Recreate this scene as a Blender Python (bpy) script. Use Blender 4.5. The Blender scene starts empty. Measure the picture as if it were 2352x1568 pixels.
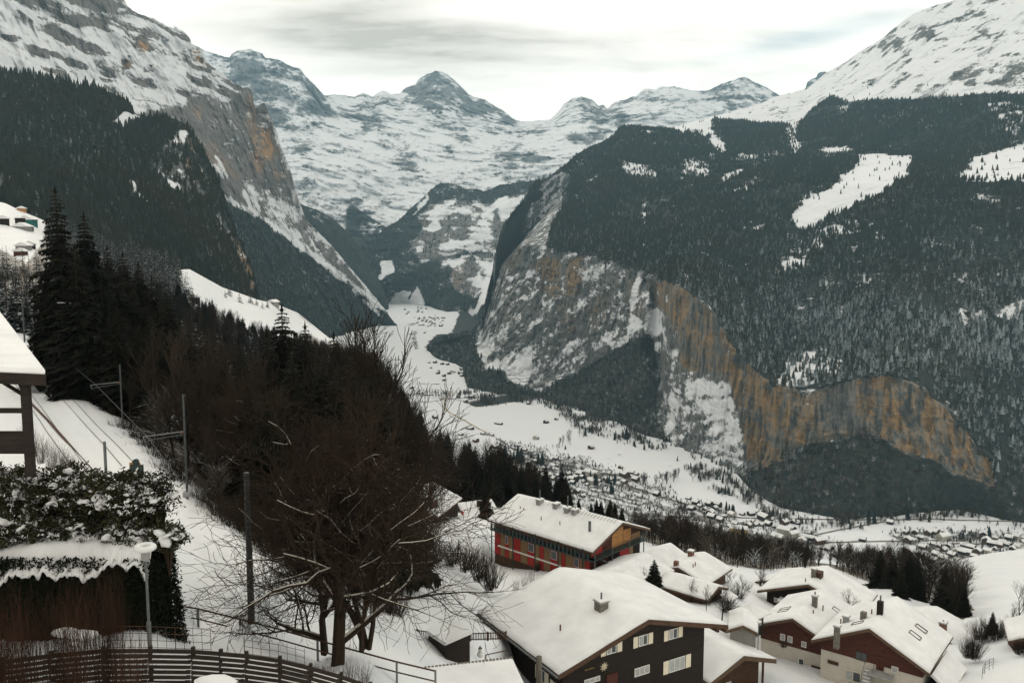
import bpy, bmesh, math, random
import numpy as np
from mathutils import Vector, Matrix
rng = np.random.default_rng(7)
random.seed(7)
scn = bpy.context.scene
COL = scn.collection

# ---------------------------------------------------------------- camera
PITCH = math.radians(6.3)
FOC = 2000.0                      # focal length in units of 1/2352 of the picture width
cam_data = bpy.data.cameras.new('camera')
cam_data.lens = 36.0 * FOC / 2352.0
cam_data.sensor_width = 36.0
cam_data.clip_start = 0.5
cam_data.clip_end = 40000
cam = bpy.data.objects.new('camera', cam_data)
cam.rotation_euler = (math.radians(90) - PITCH, 0, 0)
COL.objects.link(cam)
scn.camera = cam

# ---------------------------------------------------------------- world
SUN_AZ, SUN_EL = math.radians(-28), math.radians(24)      # azimuth from +Y towards +X
w = bpy.data.worlds.new('World')
scn.world = w
w.use_nodes = True
nt = w.node_tree
nt.nodes.clear()
N, Lk = nt.nodes, nt.links
def nn(tree, t, **kw):
    n = tree.nodes.new(t)
    for k, v in kw.items():
        if k.startswith('i_'):
            n.inputs[k[2:].replace('_', ' ')].default_value = v
        else:
            setattr(n, k, v)
    return n
def mth(tree, op, a, b=None, c=None, clamp=False):
    n = tree.nodes.new('ShaderNodeMath'); n.operation = op; n.use_clamp = clamp
    for i, v in enumerate((a, b, c)):
        if v is None: continue
        if isinstance(v, (int, float)): n.inputs[i].default_value = v
        else: tree.links.new(v, n.inputs[i])
    return n.outputs[0]
def mixc(tree, f, a, b):
    n = tree.nodes.new('ShaderNodeMix'); n.data_type = 'RGBA'
    for s, v in ((n.inputs['Factor'], f), (n.inputs['A'], a), (n.inputs['B'], b)):
        if isinstance(v, (int, float)): s.default_value = v
        elif isinstance(v, tuple): s.default_value = (*v[:3], 1)
        else: tree.links.new(v, s)
    return n.outputs['Result']
def smooth(tree, v, a, b):
    n = tree.nodes.new('ShaderNodeMapRange'); n.interpolation_type = 'SMOOTHSTEP'
    tree.links.new(v, n.inputs[0]); n.inputs[1].default_value = a; n.inputs[2].default_value = b
    return n.outputs[0]
sky = nn(nt, 'ShaderNodeTexSky', sky_type='NISHITA', sun_disc=False)
sky.sun_elevation = SUN_EL; sky.sun_rotation = SUN_AZ; sky.altitude = 1300; sky.air_density = 1.2; sky.dust_density = 2.0
skyc = nn(nt, 'ShaderNodeVectorMath', operation='SCALE'); Lk.new(sky.outputs[0], skyc.inputs[0]); skyc.inputs['Scale'].default_value = 0.09
tc = nn(nt, 'ShaderNodeTexCoord')
sx = nn(nt, 'ShaderNodeSeparateXYZ'); Lk.new(tc.outputs['Generated'], sx.inputs[0])
zz = mth(nt, 'ADD', mth(nt, 'MAXIMUM', sx.outputs[2], 0.0), 0.10)
cx = mth(nt, 'DIVIDE', sx.outputs[0], zz); cy = mth(nt, 'DIVIDE', sx.outputs[1], zz)
cv = nn(nt, 'ShaderNodeCombineXYZ'); Lk.new(cx, cv.inputs[0]); Lk.new(cy, cv.inputs[1])
def wnoise(scale, loc, stretch, det=6, rough=.55):
    mp = nn(nt, 'ShaderNodeMapping'); mp.inputs['Location'].default_value = loc; mp.inputs['Scale'].default_value = stretch
    mp.inputs['Rotation'].default_value = (0, 0, 0.12)
    Lk.new(cv.outputs[0], mp.inputs[0])
    n = nn(nt, 'ShaderNodeTexNoise'); n.inputs['Scale'].default_value = scale; n.inputs['Detail'].default_value = det; n.inputs['Roughness'].default_value = rough
    Lk.new(mp.outputs[0], n.inputs['Vector'])
    return n.outputs[0]
n1 = wnoise(1.1, (3.1, 7.7, 0), (0.8, 1.25, 1))
n2 = wnoise(3.4, (8.0, 1.0, 2), (0.7, 1.5, 1), 5, .6)
az = mth(nt, 'ARCTAN2', sx.outputs[0], sx.outputs[1])
el = mth(nt, 'ARCSINE', sx.outputs[2])
def bump(a0, e0, sa, se, tilt=0.0):
    da = mth(nt, 'SUBTRACT', az, a0)
    de = mth(nt, 'SUBTRACT', mth(nt, 'SUBTRACT', el, e0), mth(nt, 'MULTIPLY', da, tilt))
    q = mth(nt, 'ADD', mth(nt, 'POWER', mth(nt, 'DIVIDE', da, sa), 2), mth(nt, 'POWER', mth(nt, 'DIVIDE', de, se), 2))
    return mth(nt, 'EXPONENT', mth(nt, 'MULTIPLY', q, -1.0))
R_ = math.radians
g1 = bump(R_(-6.5), R_(12.4), R_(9.5), R_(1.5), -0.03)
g1b = bump(R_(-10.0), R_(14.2), R_(4.5), R_(1.2), 0.1)
g2 = bump(R_(18.8), R_(12.4), R_(5.2), R_(.62), 0.14)
g3 = bump(R_(-12), R_(15.6), R_(5), R_(.8), 0.05)
grey = smooth(nt, n1, 0.54, 0.84)
det = smooth(nt, n2, 0.42, 0.70)
greyn = mth(nt, 'ADD', mth(nt, 'MULTIPLY', grey, 0.50), mth(nt, 'MULTIPLY', mth(nt, 'MULTIPLY', det, grey), 0.35))
greyn = mth(nt, 'ADD', greyn, mth(nt, 'MULTIPLY', det, 0.20))
band = mth(nt, 'ADD', mth(nt, 'MULTIPLY', g1, 1.0), mth(nt, 'ADD', mth(nt, 'MULTIPLY', g3, .5), mth(nt, 'MULTIPLY', g1b, .6)))
band = mth(nt, 'MULTIPLY', band, mth(nt, 'ADD', mth(nt, 'MULTIPLY', n2, 1.3), 0.25))
tot = mth(nt, 'ADD', greyn, band, clamp=True)
# close above the horizon the cloud deck thins to plain brightness
low = smooth(nt, sx.outputs[2], 0.06, 0.20)
tot = mth(nt, 'MULTIPLY', tot, mth(nt, 'ADD', mth(nt, 'MULTIPLY', low, 0.85), 0.15), clamp=True)
CLOUD_BRIGHT, CLOUD_GREY = (2.32, 2.19, 1.97), (1.02, 0.93, 0.78)
c1 = mixc(nt, tot, CLOUD_BRIGHT, CLOUD_GREY)
blue = mth(nt, 'MULTIPLY', g2, mth(nt, 'ADD', mth(nt, 'MULTIPLY', n2, 1.1), 0.0), clamp=True)
c2 = mixc(nt, blue, c1, (0.75, 0.95, 1.05))
cover = 0.93                                         # almost closed thin cloud, the rest is the clear sky behind it
c3 = mixc(nt, cover, skyc.outputs[0], c2)
bg = nn(nt, 'ShaderNodeBackground'); bg.inputs['Strength'].default_value = 1.0
Lk.new(c3, bg.inputs[0])
wo = nn(nt, 'ShaderNodeOutputWorld'); Lk.new(bg.outputs[0], wo.inputs[0])

sd = bpy.data.lights.new('sun', 'SUN'); sd.energy = 1.3; sd.angle = math.radians(11); sd.color = (1.0, 0.89, 0.74)
sun = bpy.data.objects.new('sun', sd); COL.objects.link(sun)
dirv = Vector((math.sin(SUN_AZ) * math.cos(SUN_EL), math.cos(SUN_AZ) * math.cos(SUN_EL), math.sin(SUN_EL)))
sun.rotation_euler = dirv.to_track_quat('Z', 'Y').to_euler()
scn.view_settings.view_transform = 'Standard'
scn.view_settings.look = 'None'
scn.view_settings.exposure = -0.56
scn.view_settings.gamma = 1.0
scn.view_settings.use_curve_mapping = False
cy_ = scn.cycles
cy_.max_bounces = 4; cy_.diffuse_bounces = 2; cy_.glossy_bounces = 2; cy_.transmission_bounces = 3
cy_.volume_bounces = 0; cy_.transparent_max_bounces = 6
cy_.use_adaptive_sampling = True; cy_.adaptive_threshold = 0.02

# ---------------------------------------------------------------- geometry helpers
CT, ST = math.cos(PITCH), math.sin(PITCH)
def unp(px, py, Y):
    """world points seen at picture position px, py (2352 x 1568 grid) and world depth Y"""
    px, py, Y = (np.asarray(v, float) for v in (px, py, Y))
    a = (px - 1176) / FOC; b = (784 - py) / FOC
    s = Y / (CT + b * ST)
    return np.stack([a * s, Y * np.ones_like(s), (-ST + b * CT) * s], -1)
def unpz(px, py, Z):
    b = (784 - py) / FOC
    s = Z / (-ST + b * CT)
    return np.array([(px - 1176) / FOC * s, (CT + b * ST) * s, Z])
def projp(P):
    P = np.asarray(P, float); f = P[..., 1] * CT - P[..., 2] * ST; u = P[..., 1] * ST + P[..., 2] * CT
    return 1176 + FOC * P[..., 0] / f, 784 - FOC * u / f
def hsh(ix, iy, iz, s):
    n = (ix * 374761393 + iy * 668265263 + iz * 2147483647 + s * 974634777) & 0xffffffff
    n = ((n ^ (n >> 13)) * 1274126177) & 0xffffffff
    n = ((n ^ (n >> 16)) * 2246822519) & 0xffffffff
    return ((n ^ (n >> 15)) & 0xffffff) / float(0xffffff)
def vnoise(p, s=0):
    p = np.asarray(p, float); f = np.floor(p); i = f.astype(np.int64); t = p - f
    t = t * t * t * (t * (t * 6 - 15) + 10)
    r = 0
    for a in (0, 1):
        for b in (0, 1):
            for c in (0, 1):
                wgt = (t[..., 0] if a else 1 - t[..., 0]) * (t[..., 1] if b else 1 - t[..., 1]) * (t[..., 2] if c else 1 - t[..., 2])
                r = r + wgt * hsh(i[..., 0] + a, i[..., 1] + b, i[..., 2] + c, s)
    return r * 2 - 1
def fbm(p, o=5, s=0, g=.5, ridged=False):
    r = 0; A = 1; T = 0; p = np.asarray(p, float)
    for k in range(o):
        v = vnoise(p * 2.03 ** k + 17.3 * k, s + k)
        if ridged: v = 1 - 2 * np.abs(v)
        r = r + A * v; T += A; A *= g
    return r / T
def sstep(x, a, b):
    t = np.clip((x - a) / (b - a), 0, 1); return t * t * (3 - 2 * t)
def pmask(px, py, poly, f=4.0, jx=0, jy=0):
    """soft polygon mask; jx, jy distort its outline"""
    poly = np.array(poly, float); x = px + jx; y = py + jy
    m = (x > poly[:, 0].min() - 3 * f) & (x < poly[:, 0].max() + 3 * f) & (y > poly[:, 1].min() - 3 * f) & (y < poly[:, 1].max() + 3 * f)
    out = np.zeros(px.shape)
    if not m.any(): return out
    X, Y = x[m], y[m]; ins = np.zeros(X.shape, bool); d2 = np.full(X.shape, 1e18)
    for k in range(len(poly)):
        x1, y1 = poly[k]; x2, y2 = poly[(k + 1) % len(poly)]
        c = ((y1 > Y) != (y2 > Y)) & (X < (x2 - x1) * (Y - y1) / ((y2 - y1) if y2 != y1 else 1e-9) + x1)
        ins ^= c
        dx, dy = x2 - x1, y2 - y1; t = np.clip(((X - x1) * dx + (Y - y1) * dy) / (dx * dx + dy * dy + 1e-9), 0, 1)
        d2 = np.minimum(d2, (X - x1 - t * dx) ** 2 + (Y - y1 - t * dy) ** 2)
    sdv = np.sqrt(d2) * np.where(ins, 1, -1)
    out[m] = sstep(sdv, -f, f)
    return out
def tagp(o, label=None, cat=None, group=None, kind=None):
    if label: o['label'] = label
    if cat: o['category'] = cat
    if group: o['group'] = group
    if kind: o['kind'] = kind
    return o
def grid_mesh(name, P, mat, attrs=None, smooth_shade=True):
    R, C = P.shape[:2]
    me = bpy.data.meshes.new(name)
    idx = np.arange(R * C).reshape(R, C)
    f = np.stack([idx[:-1, :-1], idx[1:, :-1], idx[1:, 1:], idx[:-1, 1:]], -1).reshape(-1, 4)
    me.vertices.add(R * C); me.vertices.foreach_set('co', P.reshape(-1).astype(np.float32))
    me.loops.add(len(f) * 4); me.loops.foreach_set('vertex_index', f.reshape(-1).astype(np.int32))
    me.polygons.add(len(f)); me.polygons.foreach_set('loop_start', np.arange(0, len(f) * 4, 4, dtype=np.int32))
    me.update(calc_edges=True)
    if smooth_shade: me.polygons.foreach_set('use_smooth', np.ones(len(f), bool))
    for k, v in (attrs or {}).items():
        a = me.attributes.new(k, 'FLOAT', 'POINT'); a.data.foreach_set('value', v.reshape(-1).astype(np.float32))
    me.materials.append(mat)
    o = bpy.data.objects.new(name, me); COL.objects.link(o)
    return o
def smooth2(A, n, axis):
    for _ in range(n):
        B = np.concatenate([np.take(A, [0], axis), A, np.take(A, [-1], axis)], axis)
        n_ = A.shape[axis]
        A = .25 * np.take(B, range(0, n_), axis) + .5 * A + .25 * np.take(B, range(2, n_ + 2), axis)
    return A
class Sheet:
    """a hill side lofted through lines of (picture x, picture y, depth): real points in space at their own distances"""
    def __init__(s, lines, x0, x1, dx, dy, jag=0.0, jagf=12.0, blur=6, seed=0, jagtaper=40.):
        xs = np.arange(x0, x1 + dx, dx); s.xs = xs
        ys, ls = [], []
        for ln in lines:
            ln = np.array(ln, float)
            ys.append(np.interp(xs, ln[:, 0], ln[:, 1])); ls.append(np.interp(xs, ln[:, 0], np.log(ln[:, 2])))
        for k in range(1, len(ys)): ys[k] = np.maximum(ys[k], ys[k - 1] + .6)
        PY, LY = [], []
        for k in range(len(ys) - 1):
            n = max(2, int(np.ceil(np.max(ys[k + 1] - ys[k]) / dy)))
            t = np.linspace(0, 1, n, endpoint=(k == len(ys) - 2))[:, None]
            PY.append(ys[k] + (ys[k + 1] - ys[k]) * t); LY.append(ls[k] + (ls[k + 1] - ls[k]) * t)
        PY = np.concatenate(PY); LY = np.concatenate(LY)
        LY = smooth2(smooth2(LY, blur, 0), blur, 1)
        if jag:
            p = np.stack([xs / jagf, xs * 0 + seed * 3.7, xs * 0], -1)
            j = fbm(p, 4, 90 + seed, .6) * jag
            PY = PY + j[None] * np.exp(-(PY - PY[0][None]) / jagtaper)
        s.PX = np.broadcast_to(xs, PY.shape).copy(); s.PY = PY; s.LY = LY
    def pos(s): return unp(s.PX, s.PY, np.exp(s.LY))
    def relief(s, amp_m):
        s.LY = s.LY + amp_m / np.exp(s.LY)
    def normals(s):
        P = s.pos(); a = np.gradient(P, axis=0); b = np.gradient(P, axis=1)
        n = np.cross(a, b); n /= np.linalg.norm(n, axis=-1, keepdims=True) + 1e-9
        return n * np.sign((n * -P).sum(-1, keepdims=True))
    def build(s, name, mat, attrs, back=.9, skirt=120., backlen=(.03, .10, .25)):
        P = s.pos(); top = P[0]; rows = []
        for k in backlen:
            q = top.copy(); q[:, 1] *= 1 + k; q[:, 0] *= 1 + k; q[:, 2] = top[:, 2] - top[:, 1] * k * back; rows.append(q)
        foot = P[-1].copy(); foot[:, 2] -= skirt; foot[:, :2] *= .995
        full = np.concatenate([np.array(rows[::-1]), P, foot[None]])
        nb = len(rows)
        at = {k: np.concatenate([np.repeat(v[:1], nb, 0), v, v[-1:]]) for k, v in attrs.items()}
        s.obj = grid_mesh(name, full, mat, at)
        return s.obj
    def at(s, px, py):
        """nearest ground point at a picture position"""
        c = int(np.clip(round((px - s.xs[0]) / (s.xs[1] - s.xs[0])), 0, len(s.xs) - 1))
        r = int(np.argmin(np.abs(s.PY[:, c] - py)))
        return unp(px, s.PY[r, c], math.exp(s.LY[r, c]))
    def scatter(s, dens, per_m2, mx=400000, rg=rng):
        """random points on the sheet, density ~ world area x mask"""
        P = s.pos(); A = P[:-1, :-1]; B = P[1:, :-1]; Cc = P[:-1, 1:]
        area = np.linalg.norm(np.cross(B - A, Cc - A), axis=-1)
        # area counted on the level, trees stand upright
        nz = np.abs(np.cross(B - A, Cc - A)[..., 2]); area = nz * .7 + area * .3
        wgt = (area * dens[:-1, :-1]).ravel(); n = int(min(mx, wgt.sum() * per_m2))
        cs = np.cumsum(wgt); k = np.searchsorted(cs, rg.random(n) * cs[-1]); k = np.clip(k, 0, len(wgt) - 1)
        r, c = np.unravel_index(k, area.shape); u, v = rg.random(n)[:, None], rg.random(n)[:, None]
        return A[r, c] + (B[r, c] - A[r, c]) * u + (Cc[r, c] - A[r, c]) * v, r, c

# ---------------------------------------------------------------- materials
def newmat(name):
    m = bpy.data.materials.new(name); m.use_nodes = True
    b = m.node_tree.nodes['Principled BSDF']
    b.inputs['Specular IOR Level'].default_value = 0.2
    return m, m.node_tree, b
def simple(name, col, rough=.8, var=.25, scale=3.0, stretch=(1, 1, 1), bump=0.0, spec=.2, metal=0.0, noise=True):
    m, t, b = newmat(name)
    b.inputs['Roughness'].default_value = rough; b.inputs['Specular IOR Level'].default_value = spec; b.inputs['Metallic'].default_value = metal
    if not noise:
        b.inputs['Base Color'].default_value = (*col, 1); return m
    co = nn(t, 'ShaderNodeTexCoord'); mp = nn(t, 'ShaderNodeMapping'); mp.inputs['Scale'].default_value = stretch
    t.links.new(co.outputs['Object'], mp.inputs[0])
    n = nn(t, 'ShaderNodeTexNoise'); n.inputs['Scale'].default_value = scale; n.inputs['Detail'].default_value = 5; n.inputs['Roughness'].default_value = .6
    t.links.new(mp.outputs[0], n.inputs['Vector'])
    f = smooth(t, n.outputs[0], .3, .7)
    lo = tuple(c * (1 - var) for c in col); hi = tuple(min(.9, c * (1 + var)) for c in col)
    t.links.new(mixc(t, f, lo, hi), b.inputs['Base Color'])
    if bump:
        bp = nn(t, 'ShaderNodeBump'); bp.inputs['Strength'].default_value = bump; bp.inputs['Distance'].default_value = .05
        t.links.new(n.outputs[0], bp.inputs['Height']); t.links.new(bp.outputs[0], b.inputs['Normal'])
    return m
SNOWC = (0.62, 0.635, 0.645)
def mountain_mat(name, rock=(0.165, 0.158, 0.145), rock2=(0.075, 0.075, 0.073), warm=(0.36, 0.20, 0.075), forest=(0.012, 0.018, 0.016),
                 forest2=(0.035, 0.038, 0.032), nscale=.02, edge=.12):
    """snow / forest / rock cover from the painted ground-cover attributes, with fine noise at the edges"""
    m, t, b = newmat(name)
    b.inputs['Roughness'].default_value = .85; b.inputs['Specular IOR Level'].default_value = .1
    def att(k):
        a = nn(t, 'ShaderNodeAttribute'); a.attribute_name = k; return a.outputs['Fac']
    geo = nn(t, 'ShaderNodeNewGeometry')
    def noi(sc, det=5, st=(1, 1, 1), r=.6):
        mp = nn(t, 'ShaderNodeMapping'); mp.inputs['Scale'].default_value = st; t.links.new(geo.outputs['Position'], mp.inputs[0])
        n = nn(t, 'ShaderNodeTexNoise'); n.inputs['Scale'].default_value = sc; n.inputs['Detail'].default_value = det; n.inputs['Roughness'].default_value = r
        t.links.new(mp.outputs[0], n.inputs['Vector']); return n.outputs[0]
    fine = noi(nscale, 6, (1, 1, 1), .7)
    vert = noi(nscale * .8, 5, (1, 1, .16), .65)
    big = noi(nscale * .05, 4)
    dn = mth(t, 'MULTIPLY', mth(t, 'SUBTRACT', fine, .5), .9)
    rk = mixc(t, smooth(t, vert, .35, .65), rock2, rock)
    wm = mixc(t, smooth(t, vert, .38, .60), tuple(c * .42 for c in warm), warm)
    rk = mixc(t, mth(t, 'MULTIPLY', att('warm'), smooth(t, mth(t, 'ADD', vert, mth(t, 'MULTIPLY', att('warm'), .25)), .50, .66)), rk, wm)
    fo = mixc(t, smooth(t, fine, .4, .65), forest, forest2)
    base = mixc(t, smooth(t, mth(t, 'ADD', att('forest'), mth(t, 'MULTIPLY', dn, .5)), .4, .6), rk, fo)
    sn = smooth(t, mth(t, 'ADD', att('snow'), dn), .5 - edge, .5 + edge)
    snc = mixc(t, big, tuple(c * .94 for c in SNOWC), SNOWC)
    t.links.new(mixc(t, sn, base, snc), b.inputs['Base Color'])
    bp = nn(t, 'ShaderNodeBump'); bp.inputs['Strength'].default_value = .5; bp.inputs['Distance'].default_value = .12 / nscale
    t.links.new(fine, bp.inputs['Height']); t.links.new(bp.outputs[0], b.inputs['Normal'])
    return m
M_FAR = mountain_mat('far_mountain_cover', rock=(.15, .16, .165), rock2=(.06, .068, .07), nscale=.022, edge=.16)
M_MOUNT = mountain_mat('mountain_cover', nscale=.06)
M_CLIFF = mountain_mat('cliff_cover', nscale=.11, rock=(.135, .138, .128), rock2=(.042, .048, .047), warm=(.225, .150, .076))
# ================================================================ TERRAIN
ZF = lambda Y: -500 + np.clip((np.asarray(Y, float) - 1500) * .0128, -20, 75)        # valley floor height
def floorY(px, py):
    Y = np.full(np.shape(px), 2000.)
    for _ in range(30):
        p = unp(px, py, 1.0); Y = ZF(Y) / p[..., 2]
    return Y

# ---- far range
far_crest = [(400,60,10500),(440,100,10500),(480,120,10500),(527,135,10500),(533,125,10500),(545,117,10500),(575,115,10500),(603,124,10500),(610,133,10500),
 (640,135,10500),(660,150,10500),(690,160,10500),(705,178,10500),(720,195,10500),(745,219,10800),(768,216,11200),(784,220,11500),(815,222,11700),(834,212,11700),
 (856,221,12000),(878,207,12000),(900,215,12000),(918,214,12300),(932,201,12400),(955,195,12500),(962,183,12500),(980,172,12500),(999,165,12500),(1025,170,12500),
 (1043,183,12500),(1060,202,12500),(1076,217,12500),(1106,228,12500),(1150,250,12400),(1187,277,12300),(1210,280,12300),(1264,274,12200),(1275,262,12000),
 (1295,238,12000),(1315,226,12000),(1335,223,12000),(1358,227,12000),(1375,243,12000),(1385,238,11800),(1395,250,11800),(1412,232,11800),(1439,227,11800),(1459,220,11800),
 (1479,203,11800),(1506,205,11800),(1513,200,11800),(1556,201,11500),(1605,210,11500),(1632,207,11500),(1662,191,11500),(1680,187,11400),(1712,177,11400),(1730,186,11400),
 (1749,196,11400),(1770,208,11400),(1790,219,11400),(1820,225,11400),(1850,205,11400),(1853,192,11400),(1862,183,11400),(1874,178,11400),(1879,168,11400),(1893,164,11400),(1903,167,11400),(1920,190,11400),(1960,215,11400)]
S = Sheet([far_crest,
  [(400,250,9500),(700,300,9400),(1000,290,10800),(1190,300,11300),(1340,290,10600),(1500,290,10400),(1960,290,10400)],
  [(400,400,8200),(700,400,8000),(900,420,8600),(1100,380,9400),(1250,380,9300),(1400,400,8800),(1960,400,8800)],
  [(400,560,6900),(1000,520,7800),(1300,520,7900),(1960,520,7900)],
  [(400,660,6200),(1960,600,7200)]], 400, 1960, 2.6, 2.8, jag=5, jagf=22, blur=14, seed=1)
P = S.pos(); q = P / 900.
n_big = fbm(q, 5, 3, .55, ridged=True); n_mid = fbm(P / 260., 5, 9, .6, ridged=True)
top = np.clip(1 - (S.PY - S.PY[0]) / 30, 0, 1)
S.relief((n_big * 330 + n_mid * 110) * (1 - .5 * top))
P = S.pos(); nrm = S.normals()
X, Y = S.PX, S.PY
strata = fbm(np.stack([P[..., 0] / 1400, P[..., 1] / 1400, P[..., 2] / 95 + P[..., 0] / 900 + fbm(P / 700, 3, 5)], -1), 5, 21, .6)
PN = P * np.array([1, .32, 1.5])
rug = fbm(PN / 260, 7, 31, .74)
jx = fbm(PN / 300, 4, 41) * 26; jy = fbm(PN / 300, 4, 42) * 20
steep = 1 - np.abs(nrm[..., 2])
rockb = np.zeros(X.shape)
for poly, v in [([(520,110),(620,115),(700,160),(760,235),(770,265),(640,300),(560,260),(470,130)], .30),
                ([(600,220),(760,240),(740,330),(700,360),(640,330)], .12),
                ([(925,200),(1000,160),(1060,190),(1190,280),(1120,280),(1000,250),(930,235)], .34),
                ([(990,215),(1060,225),(1080,300),(1110,330),(1050,330),(1000,290)], .25),
                ([(1010,290),(1040,290),(1050,365),(1030,365)], .25),
                ([(820,235),(870,225),(880,290),(840,300),(800,260)], .22),
                ([(780,215),(925,205),(930,240),(780,240)], .10),
                ([(1290,225),(1375,230),(1400,260),(1390,320),(1330,310),(1320,260)], .2),
                ([(1370,235),(1450,225),(1440,300),(1380,330)], .22),
                ([(1480,200),(1700,185),(1790,220),(1600,260),(1480,260)], .06),
                ([(1655,190),(1680,184),(1760,235),(1740,245)], .38), ([(1630,215),(1660,205),(1710,250),(1690,255)], .38),
                ([(1130,350),(1260,345),(1280,370),(1180,395),(1110,380)], .3),
                ([(880,290),(960,320),(950,360),(900,345)], .16), ([(870,320),(950,340),(960,390),(880,370)], .2),
                ([(1270,300),(1330,305),(1320,330),(1280,325)], .25),
                ([(1320,180),(1850,150),(1960,150),(1960,230),(1850,230)], .25),
                ([(690,360),(800,380),(790,420),(700,420)], .08), ([(700,450),(940,430),(900,500),(720,520)], .10),
                ([(1030,400),(1250,390),(1250,440),(1030,430)], .1)]:
    rockb = np.maximum(rockb, v * pmask(X, Y, poly, 14, jx, jy))
snow = .76 - rockb * 1.15 - .45 * sstep(strata, .10, .55) * (.35 + 2.0 * rockb) - 1.35 * np.clip(rug, -1, 1) * (.46 + rockb) - .18 * sstep(steep, .3, .9)
fst = np.zeros(X.shape)
for poly in [[(800,480),(811,474),(851,500),(895,517),(1000,520),(1000,640),(820,640),(790,560)]]:
    fst = np.maximum(fst, pmask(X, Y, poly, 6, jx * .3, jy * .3))
snow = snow - fst * (.55 + .3 * rug)
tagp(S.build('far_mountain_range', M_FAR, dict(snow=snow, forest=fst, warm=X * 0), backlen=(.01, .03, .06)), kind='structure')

# ---- forested spur left of the valley head
S = Sheet([[(640,430,6000),(685,465,6000),(732,484,6100),(770,505,6200),(800,535,6300),(815,556,6300),(840,590,6300),(870,640,6200),(892,690,6100)],
           [(640,900,5000),(892,905,5000)]], 640, 892, 2.5, 3, jag=3, jagf=8, blur=3, seed=2)
P = S.pos(); S.relief(fbm(P / 300, 4, 4, .5, True) * 60); P = S.pos()
rug = fbm(P * np.array([1, .4, 1.4]) / 110, 5, 8, .6)
snow = .10 + .45 * rug + pmask(S.PX, S.PY, [(700,470),(760,500),(740,515),(705,490)], 5) * .2
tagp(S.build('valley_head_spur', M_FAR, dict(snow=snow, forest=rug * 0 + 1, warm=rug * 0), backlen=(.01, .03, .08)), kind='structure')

# ---- wooded rock hill in the middle of the valley
mid_crest = [(770,600,6400),(800,585,6500),(851,556,6700),(885,524,6900),(918,504,7100),(945,477,7200),(965,460,7300),(985,440,7400),(1016,416,7500),(1060,425,7500),(1090,431,7500),
  (1115,440,7500),(1140,427,7400),(1180,420,7300),(1225,415,7200),(1280,410,7100)]
S = Sheet([mid_crest,
   [(770,606,6350),(860,600,6500),(960,520,6900),(1060,500,7000),(1160,500,6800),(1280,500,6700)],
   [(770,640,6250),(900,640,6350),(1000,600,6500),(1060,590,6500),(1120,590,6450),(1280,590,6400)],
   [(770,712,float(floorY(770,712))),(895,698,float(floorY(895,698))),(975,702,float(floorY(975,702))),(1028,717,float(floorY(1028,717))),(1075,716,float(floorY(1075,716))),(1106,750,float(floorY(1106,750))),(1280,760,5200)]],
   770, 1280, 2.2, 2.4, jag=3, jagf=7, blur=8, seed=3)
P = S.pos(); S.relief(fbm(P / 420, 5, 14, .5, True) * 110 + fbm(P / 90, 4, 15, .5, True) * 22); P = S.pos(); X, Y = S.PX, S.PY; nrm = S.normals()
rug = fbm(P * np.array([1, .4, 1.4]) / 100, 6, 16, .6); strata = fbm(np.stack([P[..., 0] / 500, P[..., 1] / 500, P[..., 2] / 45 + fbm(P / 300, 3, 2)], -1), 4, 17, .6)
jx = fbm(P / 120, 4, 18) * 14; jy = fbm(P / 120, 4, 19) * 12
fo = np.ones(X.shape)
for poly, v in [([(985,470),(1040,450),(1120,470),(1200,440),(1240,430),(1200,520),(1150,580),(1080,580),(1040,600),(960,600),(940,560)], .7),
                ([(1030,600),(1120,575),(1150,590),(1130,690),(1060,680),(1035,650)], .7),
                ([(1120,520),(1180,500),(1180,560),(1130,580)], .5)]:
    fo = np.minimum(fo, 1 - v * pmask(X, Y, poly, 10, jx, jy))
snow = .22 + .55 * rug + .18 * strata * sstep(-Y, -600, -520) + (1 - fo) * (.20 + 1.1 * strata + .9 * rug)
for poly, v in [([(848,640),(878,626),(878,604),(903,602),(907,626),(880,634),(858,644)], .8), ([(893,698),(905,694),(930,690),(928,700)], .8), ([(900,695),(915,676),(942,667),(935,690),(920,700)], .95),
                ([(930,700),(948,680),(958,660),(964,676),(975,696),(975,704)], .95), ([(1000,412),(1050,418),(1045,426),(1000,424)], .5), ([(1050,400),(1120,430),(1100,436),(1050,428)], .45),
                ([(1075,730),(1110,655),(1140,640),(1125,690),(1095,720)], .5), ([(985,500),(1010,470),(1004,520),(975,560)], .35), ([(968,455),(984,440),(970,478),(950,500)], .5),
                ([(1140,460),(1165,445),(1172,500),(1150,500)], .45)]:
    snow = snow + v * pmask(X, Y, poly, 5, jx * .8, jy * .8)
warm = pmask(X, Y, [(1028,600),(1060,590),(1068,670),(1040,665)], 8, jx, jy) * .3
tagp(S.build('valley_head_hill', M_MOUNT, dict(snow=snow, forest=fo, warm=warm), backlen=(.01, .04, .1)), kind='structure')
MIDHILL = S; MIDF = fo * sstep(-snow, -.5, -.3)

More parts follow.
